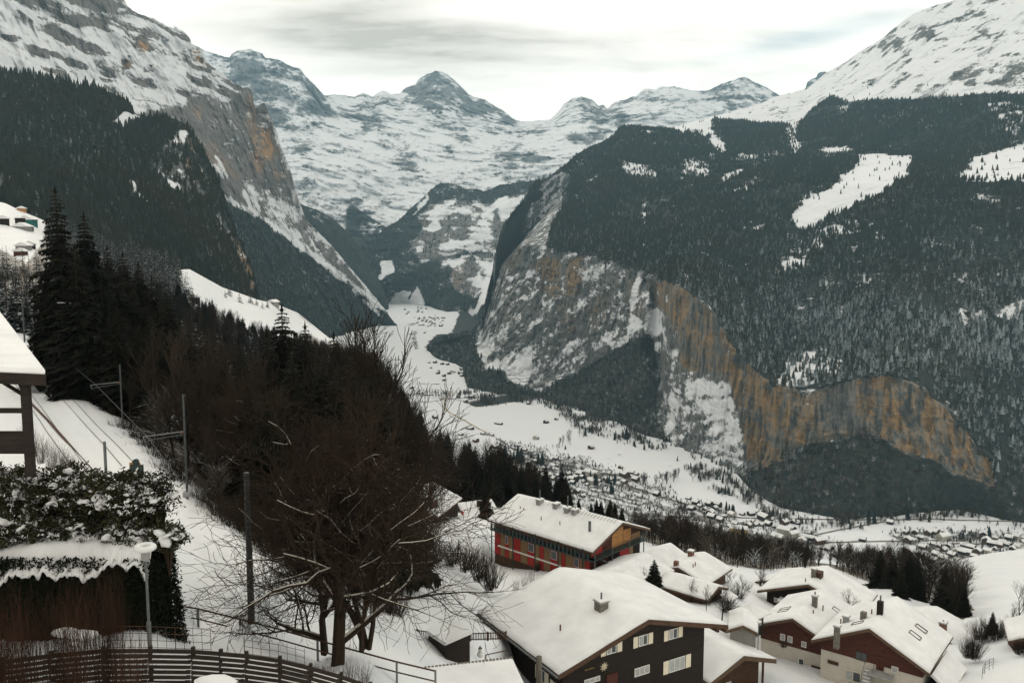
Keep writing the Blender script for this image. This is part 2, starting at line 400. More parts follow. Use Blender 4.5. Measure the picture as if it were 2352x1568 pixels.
# ---- left massif: snowy bands above, cliffs, forest at its foot
lm_crest = [(-80,-190,2900),(0,-150,3000),(120,-95,3300),(200,-45,3600),(285,0,3900),(296,17,3900),(316,32,3950),(356,44,4050),(364,50,4050),(373,52,4100),(385,62,4100),(416,69,4200),(425,75,4200),(433,84,4200),(438,92,4250),(440,104,4250),
  (452,106,4300),(463,112,4300),(467,122,4300),(470,134,4320),(484,151,4400),(505,166,4450),(524,181,4500),(545,196,4600),(566,203,4650),(575,205,4680),(580,213,4700),(583,240,4700),(587,250,4700),(597,242,4700),(607,236,4700),(612,246,4700),(621,265,4700),(628,285,4700),
  (635,302,4700),(648,343,4720),(657,365,4730),(665,386,4740),(671,404,4750),(675,423,4760),(682,450,4780),(690,470,4780),(702,504,4800),(730,532,4820),(760,562,4850),(800,610,4880),(850,668,4920),(885,712,4940),(905,738,4950),(925,760,4960)]
S = Sheet([lm_crest,
  [(-80,150,2500),(0,150,2600),(200,200,3200),(330,250,3500),(430,300,3800),(500,330,4050),(580,400,4350),(640,440,4550),(700,520,4750),(925,764,4950)],
  [(-80,300,2350),(300,380,3000),(430,430,3500),(500,450,3700),(600,520,4150),(700,600,4500),(800,680,4750),(925,768,4940)],
  [(-80,700,1800),(300,700,2400),(560,700,3300),(700,770,4000),(800,780,4500),(880,776,4850),(925,772,4930)]],
  -80, 925, 2.3, 2.4, jag=3.5, jagf=9, blur=8, seed=4, jagtaper=25)
P = S.pos()
S.relief((fbm(P / 420, 5, 24, .55, True) * 110 + fbm(np.stack([P[..., 0] / 90, P[..., 1] / 90, P[..., 2] / 300], -1), 5, 25, .55, True) * 38) * np.clip(.25 + (S.PY - S.PY[0]) / 60, 0, 1))
P = S.pos(); X, Y = S.PX, S.PY; nrm = S.normals()
rug = fbm(P * np.array([1, .5, 1.4]) / 80, 6, 26, .62)
strata = fbm(np.stack([P[..., 0] / 520, P[..., 1] / 520, P[..., 2] / 34 + P[..., 0] / 240 + 1.3 * fbm(P / 260, 3, 27)], -1), 6, 28, .72)
gul = fbm(np.stack([P[..., 0] / 45, P[..., 1] / 60, P[..., 2] / 200], -1), 6, 29, .7)
jx = fbm(P / 110, 4, 30) * 16; jy = fbm(P / 110, 4, 32) * 14
cliff = pmask(X, Y, [(300,262),(420,250),(440,225),(520,240),(575,205),(608,230),(650,345),(678,430),(690,480),(620,450),(560,430),(520,400),(490,420),(430,300),(330,275)], 14, jx, jy)
band = np.zeros(X.shape)
for poly, v in [([(0,-60),(200,-60),(300,10),(250,25),(200,12),(100,10),(0,0)], .5), ([(40,25),(100,40),(200,40),(240,50),(240,62),(160,60),(60,45)], .75), ([(88,50),(110,50),(180,85),(250,120),(240,128),(190,120),(130,85)], .9), ([(0,80),(70,88),(75,95),(0,97)], .8),
                ([(55,105),(80,100),(150,120),(205,155),(200,165),(140,150),(70,135)], .8), ([(316,90),(325,80),(345,115),(330,140),(316,130)], .95), ([(285,135),(297,125),(300,150),(280,158)], .9), ([(235,160),(260,155),(275,200),(255,230),(230,190)], .6),
                ([(324,68),(370,60),(430,80),(440,104),(400,100),(330,84)], .6), ([(405,110),(460,108),(470,135),(490,160),(455,165),(420,130)], .75), ([(405,150),(450,160),(530,215),(500,225),(430,170)], .6), ([(300,180),(360,180),(360,205),(310,210)], .5),
                ([(90,150),(170,165),(180,185),(100,165)], .55), ([(470,165),(580,205),(590,240),(540,230),(480,190)], .35), ([(330,150),(350,150),(350,165),(332,165)], .6)]:
    band = np.maximum(band, v * pmask(X, Y, poly, 7, jx * .55, jy * .55))
snow = .66 - .60 * band - 1.7 * np.clip(strata, -.28, 1) * (.46 + band) - .95 * rug * (.45 + band)
snow = snow * (1 - cliff) + cliff * (.20 + .70 * np.clip(strata, -1, 1) * .9 + .52 * gul + .2 * rug)
# scree apron below the cliff: streaky snow; then forest
apron = pmask(X, Y, [(490,360),(530,400),(620,450),(700,500),(770,575),(860,680),(800,640),(740,590),(640,520),(560,470),(500,440)], 9, jx, jy)
snow = snow * (1 - apron) + apron * (.43 + .75 * gul + .55 * rug)
fline = np.interp(X, [-80, 430, 520, 560, 620, 680, 760, 860, 925], [300, 430, 462, 480, 515, 560, 620, 700, 730])
fo = sstep(Y - fline + jy * .8, -6, 10)
snow = snow * (1 - fo) + fo * (.16 + .42 * rug + .25 * gul)
for poly, v in [([(640,505),(670,530),(700,575),(690,580),(655,540)], .35), ([(700,560),(760,620),(840,690),(880,725),(870,725),(800,665),(720,590)], .34), ([(610,500),(640,540),(620,535)], .3), ([(528,455),(550,470),(545,480),(528,470)], .5)]:
    snow = snow + v * pmask(X, Y, poly, 4, jx * .3, jy * .3)
warm = np.zeros(X.shape)
for poly, v in [([(566,215),(586,215),(592,330),(600,400),(575,400)], .5), ([(592,290),(625,300),(640,345),(620,370),(595,360)], .7), ([(443,112),(465,115),(478,150),(460,150)], .8), ([(318,85),(345,110),(335,130),(318,125)], .7), ([(340,300),(500,330),(560,420),(480,380)], .35),
                ([(285,135),(298,128),(298,155),(282,155)], .7), ([(420,240),(470,250),(460,280)], .4), ([(620,380),(660,400),(640,420)], .4)]:
    warm = np.maximum(warm, v * pmask(X, Y, poly, 9, jx * .7, jy * .7))
tagp(S.build('left_massif', M_MOUNT, dict(snow=snow, forest=fo, warm=warm), backlen=(.015, .05, .12), skirt=200), kind='structure')
LMASS = S; LMF = fo * sstep(-snow, -.55, -.3)

# ---- dark wooded ridge in front of it
lr_crest = [(-80,160,1750),(0,166,1800),(84,172,1850),(151,189,1900),(218,200,1950),(262,215,2000),(292,238,2050),(308,256,2080),(316,268,2090),(356,268,2100),(403,273,2120),(433,290,2150),(453,323,2150),(477,364,2150),(497,404,2120),(514,440,2100),(524,484,2080),
   (540,527,2060),(558,560,2030),(575,610,2000),(590,650,1990),(596,680,1980),(602,720,1970),(615,770,1960)]
S = Sheet([lr_crest,
  [(-80,330,1450),(0,330,1500),(200,360,1650),(330,380,1800),(430,420,1900),(500,460,2000),(615,774,1950)],
  [(-80,480,1100),(0,480,1150),(200,520,1250),(400,560,1500),(520,640,1750),(615,778,1940)],
  [(-80,900,800),(200,900,850),(400,860,1000),(615,800,1500)]], -80, 615, 2.4, 2.6, jag=1.5, jagf=9, blur=8, seed=5)
P = S.pos(); S.relief(fbm(P / 260, 5, 34, .5, True) * 45 + fbm(P / 60, 4, 35, .5) * 10); P = S.pos(); X, Y = S.PX, S.PY
rug = fbm(P * np.array([1, .5, 1.4]) / 42, 6, 36, .6); gul = fbm(np.stack([P[..., 0] / 30, P[..., 1] / 40, P[..., 2] / 160], -1), 5, 37, .6)
jx = fbm(P / 60, 4, 38) * 12; jy = fbm(P / 60, 4, 39) * 12
rockz = np.zeros(X.shape)
for poly, v in [([(375,318),(430,300),(470,370),(500,450),(540,540),(585,640),(592,685),(570,660),(530,560),(470,480),(400,440),(350,390)], .62), ([(420,330),(455,340),(480,400),(440,400)], .5), ([(530,525),(560,560),(592,660),(575,665),(545,600)], .6)]:
    rockz = np.maximum(rockz, v * pmask(X, Y, poly, 12, jx, jy))
fo = 1 - rockz * sstep(rug + gul * .6, -.35, .1)
snow = .07 + .30 * rug + rockz * (.30 + .6 * gul + .25 * rug)
clear = np.zeros(X.shape)
for poly, v in [([(248,283),(270,275),(285,256),(300,262),(322,270),(300,280),(285,290),(262,287)], 1.), ([(297,412),(312,416),(318,440),(344,466),(330,462),(308,445),(300,430)], .8), ([(18,245),(26,246),(24,256),(18,254)], .7), ([(110,205),(120,210),(116,222)], .6), ([(20,220),(28,216),(26,226)], .5), ([(125,235),(136,235),(134,243)], .5),
                ([(380,410),(410,420),(420,440),(392,430)], .5), ([(395,300),(430,300),(425,330),(400,330)], .4), ([(60,400),(68,396),(66,408)], .5)]:
    clear = np.maximum(clear, v * pmask(X, Y, poly, 3, jx * .3, jy * .3))
fo = fo * (1 - clear); snow = snow + clear * .85
warm = pmask(X, Y, [(415,320),(445,320),(450,400),(430,400)], 8, jx, jy) * .6 + pmask(X, Y, [(530,525),(560,560),(592,660),(575,665),(545,600)], 8, jx, jy) * .8
tagp(S.build('left_wooded_ridge', M_CLIFF, dict(snow=snow, forest=fo, warm=warm), backlen=(.02, .06, .15), skirt=100), kind='structure')
LRIDGE = S; LRF = fo * sstep(-snow, -.6, -.4)

# ---- the great right-hand slope with its cliffs
def fl(pts): return [(x, y, float(floorY(x, y))) for x, y in pts]
rk_crest = [(980,799,3900),(1000,786,3850),(1025,778,3750),(1060,771,3700),(1083,768,3700),(1098,750,3750),(1106,742,3750),(1113,705,3760),(1120,678,3780),(1125,655,3800),(1130,638,3800),(1140,575,3850),(1147,540,3900),(1160,514,3980),(1180,484,4150),(1207,452,4350),(1227,418,4500),(1261,406,4700),(1288,386,4850),
  (1321,357,5000),(1355,336,5150),(1405,316,5300),(1425,290,5350),(1489,292,5600),(1540,292,5700),(1568,286,5800),(1659,263,6000),(1736,241,6200),(1790,219,6300),(1853,205,6350),(1897,168,6350),(1931,151,6300),(1950,138,6300),(1971,121,6250),(1995,108,6200),(2018,94,6150),(2055,64,6000),(2092,35,5900),(2139,17,5700),(2193,0,5500),(2290,-45,5300),(2460,-140,5000)]
rk_C0 = [(980,800,3890),(1425,300,5300),(1568,305,5200),(1700,335,4900),(1853,345,4500),(2000,345,4100),(2200,345,3600),(2460,325,3100)]
rk_M = [(980,800.5,3880),(1106,760,3720),(1180,520,4000),(1230,470,4150),(1300,440,4200),(1425,430,4000),(1568,440,3800),(1700,440,3500),(1853,430,3300),(2000,420,3000),(2200,420,2600),(2460,400,2300)]
rk_T = [(980,801,3870),(1083,775,3650),(1106,765,3700),(1120,720,3650),(1140,620,3600),(1200,565,3450),(1250,570,3280),(1400,602,2900),(1480,628,2660),(1568,660,2240),(1620,700,2060),(1680,785,1950),(1730,840,1880),(1780,885,1810),(1850,905,1755),(1960,872,1715),(2040,862,1685),(2120,892,1665),(2180,950,1650),(2270,1060,1625),(2460,1130,1590)]
rk_B = [(980,801.5,3860),(1064,800,3550),(1106,800,3400),(1160,852,3080),(1230,862,3020),(1330,850,2850),(1425,828,2680),(1500,800,2480),(1530,950,2250),(1568,1000,2090),(1700,1062,1865),(1850,1040,1720),(1990,1000,1680),(2050,1040,1640),(2250,1115,1590),(2460,1160,1550)]
rk_F = fl([(980,802),(1000,822),(1040,833),(1064,846),(1069,893),(1110,905),(1153,906),(1231,910),(1290,935),(1328,950),(1420,985),(1523,1016),(1568,1034),(1600,1045),(1640,1075),(1690,1100),(1725,1130),(1790,1165),(1850,1178),(1950,1195),(2100,1180),(2200,1170),(2352,1200),(2460,1215)])
S = Sheet([rk_crest, rk_C0, rk_M, rk_T, rk_B, rk_F], 980, 2460, 2.4, 2.5, jag=2.5, jagf=14, blur=4, seed=6)
X, Y = S.PX, S.PY
P = S.pos()
JX0 = fbm(P / 50, 5, 154, .65) * 24; JY0 = fbm(P / 50, 5, 155, .65) * 20
cl_m = pmask(X, Y, [(1090,770),(1120,680),(1140,590),(1190,560),(1250,565),(1400,600),(1480,625),(1568,658),(1620,698),(1680,783),(1730,838),(1780,883),(1850,903),(1960,870),(2040,860),(2120,890),(2180,948),(2285,1065),(2285,1125),(2200,1090),(2100,1050),(1990,1000),(1850,1040),(1740,1080),(1690,1090),(1568,1030),(1520,1010),(1510,830),(1480,772),(1400,812),(1320,860),(1240,905),(1160,880),(1080,840)], 6, JX0, JY0)
near_soft = np.clip((S.PY - S.PY[0]) / 40, 0.15, 1)
rel = fbm(P / 420, 5, 44, .5, True) * 70 * (1 - .6 * cl_m) + fbm(P / 110, 4, 45, .5, True) * 16
rel = rel + cl_m * (fbm(np.stack([P[..., 0] / 70, P[..., 1] / 70, P[..., 2] / 260], -1), 5, 46, .6, True) * 42 + fbm(P / 26, 4, 47, .5) * 7 + fbm(np.stack([P[..., 0] / 20, P[..., 1] / 26, P[..., 2] / 120], -1), 4, 56, .65, True) * 22 + fbm(np.stack([P[..., 0] / 160, P[..., 1] / 160, P[..., 2] / 22 + fbm(P / 60, 3, 57)], -1), 3, 58, .6, True) * 9)
sc = np.exp(S.LY) / 4000
S.relief(rel * near_soft * np.clip(sc, .4, 1.4))
# gully with the waterfall between the two cliffs, and the snowy buttress in front of it
gm = pmask(X, Y, [(1480,640),(1500,700),(1480,800),(1500,860),(1530,840),(1525,740),(1515,660)], 14)
S.relief(gm * 90)
P = S.pos(); nrm = S.normals()
PN = P * np.array([1, .5, 1.4]); rug = fbm(PN / 60, 6, 48, .62)
fine = fbm(PN / 20, 4, 49, .6)
gul = fbm(np.stack([P[..., 0] / 24, P[..., 1] / 34, P[..., 2] / 130], -1), 6, 50, .68)
diag = fbm(np.stack([(P[..., 0] * .8 + P[..., 2] * .9) / 150, P[..., 1] / 150, (P[..., 2] * .9 - P[..., 0] * .75) / 22 + fbm(P / 110, 4, 52)], -1), 6, 51, .7)
vst = fbm(np.stack([P[..., 0] / 11, P[..., 1] / 15, P[..., 2] / 170], -1), 5, 53, .7)
jx = fbm(P / 70, 4, 54) * 12; jy = fbm(P / 70, 4, 55) * 11
def pm(poly, f=5, j=.6): return pmask(X, Y, poly, f, jx * j, jy * j)
# upper slopes above the forest
up = 1 - sstep(Y - np.interp(X, [980, 1425, 1440, 1568, 1640, 1800, 1830, 1860, 1905, 1951, 2072, 2190, 2240, 2460], [0, 270, 288, 303, 272, 285, 285, 255, 222, 232, 228, 222, 216, 215]) + jy * .4, -3, 3)
fo = 1 - up
snow = .20 + .50 * rug + .30 * fine
upn = .82 - .85 * rug * sstep(rug, -.2, .5) - .75 * np.clip(diag, -.2, 1)
for poly, v in [([(1940,150),(2055,64),(2030,100),(1960,140)], .5), ([(2020,95),(2060,70),(2070,110),(2030,130)], .35), ([(2150,50),(2230,20),(2300,40),(2310,75),(2200,90)], .16), ([(2090,60),(2180,50),(2170,90),(2110,90)], .3),
                ([(2180,165),(2352,120),(2460,110),(2460,200),(2280,200),(2200,190)], .25), ([(2060,160),(2130,170),(2110,190),(2050,190)], .3), ([(1930,200),(1990,195),(2020,215),(1960,240)], .12), ([(2080,115),(2100,110),(2080,160),(2060,165)], .3)]:
    upn = upn - v * pm(poly, 9, 1.4) * (.6 + 1.1 * sstep(rug, -.3, .3))
# open pastures, clearings
clear = np.zeros(X.shape)
for poly, v in [([(1560,282),(1635,272),(1640,310),(1655,316),(1669,349),(1660,352),(1640,340),(1628,332),(1625,312),(1568,300)], 1.), ([(1692,357),(1735,352),(1806,352),(1780,362),(1720,366),(1690,364)], .9), ([(1800,285),(1837,277),(1832,310),(1842,338),(1830,352),(1813,349),(1806,320)], .85),
                ([(1875,349),(1890,340),(1920,334),(1945,336),(1961,346),(1935,354),(1900,357)], 1.), ([(1974,356),(2030,354),(2098,359),(2090,380),(2085,396),(2105,400),(2072,413),(2038,437),(2010,455),(1971,470),(1935,488),(1904,497),(1870,520),(1840,530),(1820,508),(1828,470),(1860,450),(1904,433),(1924,415),(1924,403),(1950,392),(1971,375)], 1.),
                ([(2223,369),(2240,353),(2300,340),(2352,329),(2460,300),(2460,440),(2352,416),(2260,420),(2186,408),(2220,386)], 1.), ([(1652,402),(1680,392),(1712,385),(1716,392),(1690,408),(1659,418)], .9), ([(1682,435),(1715,420),(1749,406),(1745,425),(1715,440),(1690,446)], .7),
                ([(1568,369),(1590,358),(1620,372),(1637,392),(1620,410),(1590,395),(1568,410)], .6), ([(1419,369),(1445,372),(1489,383),(1513,406),(1498,413),(1456,403),(1430,388)], .8), ([(1803,527),(1850,540),(1904,500),(1970,505),(1975,527),(1900,560),(1860,605),(1800,620),(1790,580)], .5),
                ([(1887,624),(1910,616),(1937,650),(1930,671),(1900,665)], .5), ([(1770,661),(1790,650),(1803,670),(1785,678)], .5), ([(1783,890),(1800,840),(1840,815),(1890,800),(1937,829),(1930,860),(1860,880),(1800,888)], .5),
                ([(2267,692),(2300,700),(2352,695),(2352,742),(2300,735)], .6), ([(2199,705),(2267,712),(2267,760),(2200,740)], .5), ([(1475,296),(1500,296),(1510,306),(1480,304)], .7), ([(2255,395),(2290,400),(2290,412),(2255,412)], .9),
                ([(1620,350),(1640,355),(1640,362),(1620,358)], .7), ([(2400,300),(2460,290),(2460,330),(2400,335)], .9), ([(2260,240),(2352,235),(2340,320),(2310,300),(2290,270)], .55), ([(1930,200),(2000,200),(2010,225),(1945,235)], .6), ([(1920,245),(1950,240),(1945,270),(1920,265)], .45),
                ([(1650,590),(1665,580),(1662,600)], .4), ([(1730,520),(1760,510),(1750,535)], .45), ([(2050,480),(2080,470),(2070,490)], .3), ([(1475,470),(1485,468),(1478,560),(1470,560)], .6), ([(1590,330),(1650,338),(1640,346),(1595,340)], .55)]:
    clear = np.maximum(clear, v * pm(poly, 5, .95))
spots = sstep(fbm(PN / 38, 4, 59, .6), .30, .52) * (.25 + .75 * pmask(X, Y, [(1560,380),(1800,370),(2000,440),(2000,700),(1960,900),(1700,780),(1560,640)], 40)) * sstep(Y, 380, 430) * (1 - sstep(X, 2100, 2300) * .5)
clear = np.maximum(clear, .5 * spots * (1 - up))
fo = fo * (1 - clear * sstep(clear + fine * .5 + rug * .4, .15, .55))
snow = snow * (1 - up) + up * upn + clear * (.66 + .15 * rug)
# rock and snow streak on the left edge, next to the forest
edge = pm([(1248,415),(1290,396),(1311,402),(1300,445),(1285,490),(1268,515),(1255,575),(1200,575),(1140,600),(1146,560),(1165,520),(1200,500),(1225,450)], 6)
# cliffs
cliff = np.maximum(cl_m, edge)
snow = snow * (1 - cliff) + cliff * (.38 + .58 * diag + .42 * gul + .28 * fine)
fo = fo * (1 - cliff)
warm = np.zeros(X.shape)
for poly, v in [([(1150,540),(1197,527),(1200,600),(1180,640),(1155,600)], .6), ([(1228,598),(1262,590),(1288,610),(1286,675),(1262,690),(1240,640)], 1.), ([(1301,594),(1345,590),(1350,620),(1328,675),(1303,680)], 1.), ([(1155,650),(1190,640),(1190,760),(1160,740)], .35), ([(1280,700),(1330,690),(1320,770),(1290,760)], .55), ([(1350,680),(1400,670),(1400,740),(1360,740)], .45), ([(1440,640),(1480,650),(1470,760),(1445,740)], .5), ([(1493,655),(1530,648),(1568,655),(1625,700),(1640,740),(1690,800),(1682,897),(1600,880),(1568,800),(1530,730),(1500,700)], .95)]:
    warm = np.maximum(warm, v * pm(poly, 9, 1.1))
bigw = pm([(1560,660),(1625,700),(1680,783),(1740,845),(1790,885),(1850,903),(1960,870),(2040,860),(2120,890),(2180,948),(2285,1065),(2290,1130),(2200,1095),(2100,1050),(1990,1000),(1900,1010),(1850,1040),(1740,1082),(1690,1060),(1650,960),(1600,880),(1560,820)], 8, .9)
warm = np.maximum(warm, bigw)
crack = sstep(fbm(np.stack([P[..., 0] / 90, P[..., 1] / 90, P[..., 2] / 24 + 1.2 * fbm(P / 70, 3, 157)], -1), 5, 156, .65, True), .42, .62) + sstep(fbm(np.stack([P[..., 0] / 26, P[..., 1] / 30, P[..., 2] / 150], -1), 4, 158, .6, True), .5, .68)
warm = warm * (1 - .6 * np.clip(crack, 0, 1))
greyz = np.maximum(pm([(1830,880),(1965,870),(1968,1010),(1900,1010),(1850,1040),(1835,960)], 10), pm([(2085,900),(2120,900),(2120,1040),(2085,1000)], 8)) * .75
greyz = np.maximum(greyz, pm([(1700,850),(1730,850),(1735,960),(1705,960)], 6) * .5)
warm = warm * (1 - greyz * sstep(vst, -.5, .3))
warm = np.clip(warm * .8 + (vst - .02 + .5 * rug) * 1.0 * (bigw + .5 * warm), 0, 1)
snow = snow * (1 - np.clip(warm * 1.1 + bigw * .9, 0, 1)) + (warm * .10 + .10 + .30 * gul + .34 * diag) * np.clip(warm * 1.1 + bigw * .9, 0, 1)
butt = pm([(1520,880),(1545,850),(1600,855),(1660,860),(1690,930),(1705,1000),(1720,1070),(1690,1095),(1640,1075),(1568,1032),(1525,1010),(1512,950)], 8)
snow = np.where(butt > .01, snow * (1 - butt) + butt * (.56 + .85 * diag + .45 * gul + .2 * fine), snow); warm = warm * (1 - butt)
b2 = pm([(1480,700),(1500,712),(1520,712),(1525,760),(1480,770)], 6); snow = snow + b2 * .3; warm = warm * (1 - b2)
for poly, v in [([(1160,850),(1190,820),(1217,796),(1219,840),(1211,883),(1177,880)], .6), ([(1096,853),(1150,830),(1214,794),(1190,806),(1140,846),(1110,850)], .5), ([(1080,770),(1106,745),(1108,760),(1100,790),(1095,780)], .8), ([(1400,790),(1440,770),(1450,720),(1475,740),(1440,790),(1405,806)], .4), ([(1484,790),(1500,785),(1520,790),(1500,808),(1488,806)], .7),
                ([(1100,790),(1130,770),(1140,800),(1115,830),(1095,830)], .35), ([(1446,690),(1460,640),(1475,635),(1462,690),(1450,720)], .4)]:
    snow = snow + v * pm(poly, 4, .5)
# woods on the scree fans
talus = np.maximum(pm([(980,795),(1083,770),(1096,800),(1110,850),(1150,850),(1165,880),(1230,900),(1250,900),(1330,852),(1400,812),(1478,770),(1500,782),(1512,850),(1505,960),(1525,1012),(1460,1000),(1328,952),(1231,912),(1060,912),(1060,846),(980,805)], 5, .5),
                   pm([(1715,1085),(1760,1078),(1830,1050),(1860,1020),(1920,1015),(1985,998),(2030,1010),(2100,1052),(2200,1095),(2290,1125),(2300,1040),(2460,1100),(2460,1230),(2352,1220),(2200,1190),(2100,1200),(1900,1210),(1760,1180)], 6, .7))
talus = talus * (1 - b2)
for poly, v in [([(1160,850),(1190,820),(1217,796),(1219,840),(1211,883),(1177,880)], .9), ([(1096,855),(1150,832),(1214,794),(1190,808),(1140,848),(1110,855)], .7), ([(1400,960),(1410,930),(1418,955)], .9), ([(1370,985),(1395,960),(1400,990)], .5), ([(2185,1082),(2205,1078),(2220,1095),(2205,1110),(2190,1100)], .9), ([(1790,1145),(1860,1150),(1900,1190),(1800,1180)], .6)]:
    talus = talus * (1 - v * pm(poly, 4, .4))
fo = np.maximum(fo, talus)
snow = snow * (1 - talus) + talus * (.16 + .34 * rug + .12 * gul)
hole = pm([(2267,735),(2275,728),(2300,730),(2325,738),(2340,745),(2335,770),(2310,790),(2285,806),(2270,800)], 4, .3)
snow = snow - hole * .9; fo = np.maximum(fo, hole)
tagp(S.build('right_mountain_slope', M_CLIFF, dict(snow=snow, forest=fo, warm=warm), backlen=(.01, .03, .06), skirt=60), kind='structure')
RS = S; RFO = fo; RSN = snow; RTAL = talus; RUP = up; RCLR = clear

# ---- valley floor
fx = np.concatenate([np.arange(-1600, -500, 60), np.arange(-500, 1500, 14), np.arange(1500, 2400, 60)])
fy = np.concatenate([np.arange(700, 3200, 14), np.arange(3200, 6900, 30)])
FX, FY = np.meshgrid(fx, fy[::-1])
Pf = np.stack([FX, FY, ZF(FY)], -1).astype(float)
Pf[..., 2] += fbm(Pf / 160, 4, 60, .5) * 5 + fbm(Pf / 45, 3, 61, .5) * 1.2
fpx, fpy = projp(Pf)
jx = fbm(Pf / 60, 3, 62) * 6; jy = fbm(Pf / 60, 3, 63) * 5
fsn = np.full(FX.shape, .95); ffo = np.zeros(FX.shape)
for poly, v in [([(975,800),(1000,770),(1040,765),(1060,700),(1100,715),(1090,800)], .9), ([(990,640),(1080,660),(1100,720),(1060,715),(1010,705)], .5), ([(940,740),(955,738),(962,800),(950,806)], .4), ([(1075,925),(1225,893),(1232,900),(1200,922),(1090,935)], .62)]:
    mk = v * pmask(fpx, fpy, poly, 3, jx, jy); fsn -= mk; ffo = np.maximum(ffo, mk * 1.2)
for pl, wd, dep in [([(900,905),(1010,908),(1075,925),(1120,917),(1225,893)], 1.6, .42), ([(1400,1054),(1510,1010),(1540,990)], 2.5, .3), ([(1320,1085),(1480,1095),(1560,1060)], 2.2, .3), ([(930,880),(1040,883)], 1., .4), ([(900,825),(950,828)], 1, .4)]:
    for a, b in zip(pl[:-1], pl[1:]):
        d = np.array(b, float) - a; t = np.clip(((fpx - a[0]) * d[0] + (fpy - a[1]) * d[1]) / (d @ d), 0, 1)
        dd = np.hypot(fpx - a[0] - t * d[0], fpy - a[1] - t * d[1])
        fsn -= dep * (1 - sstep(dd, wd * .5, wd * 1.6)) * (.6 + .8 * sstep(fbm(Pf / 12, 2, 66), -.3, .3))
fsn -= .14 * sstep(fbm(Pf / 26, 4, 64, .6), .15, .6)
vil = np.zeros(FX.shape)
for poly in [[(1560,1150),(1640,1155),(1700,1190),(1880,1215),(1900,1250),(1850,1290),(1650,1290),(1560,1260)], [(1200,1040),(1330,1050),(1480,1100),(1560,1140),(1600,1260),(1480,1240),(1300,1150),(1180,1100)], [(2040,1215),(2352,1215),(2352,1260),(2220,1290),(2120,1310),(2050,1260)], [(1140,1010),(1260,1030),(1250,1100),(1130,1060)]]:
    vil = np.maximum(vil, pmask(fpx, fpy, poly, 8, jx, jy))
fsn -= .10 + .10 * fbm(Pf / 60, 4, 67, .6)
fsn -= vil * (.32 + .45 * fbm(Pf / 9, 4, 65, .6))
tagp(grid_mesh('valley_floor', Pf, M_MOUNT, dict(snow=fsn, forest=ffo, warm=fsn * 0)), kind='structure')
def floor_at(px, py):
    Y_ = float(floorY(px, py)); p = unp(px, py, Y_)
    z = float(ZF(Y_)) + float((fbm(p[None] / 160, 4, 60, .5) * 5 + fbm(p[None] / 45, 3, 61, .5) * 1.2)[0])
    return np.array([p[0], p[1], z])
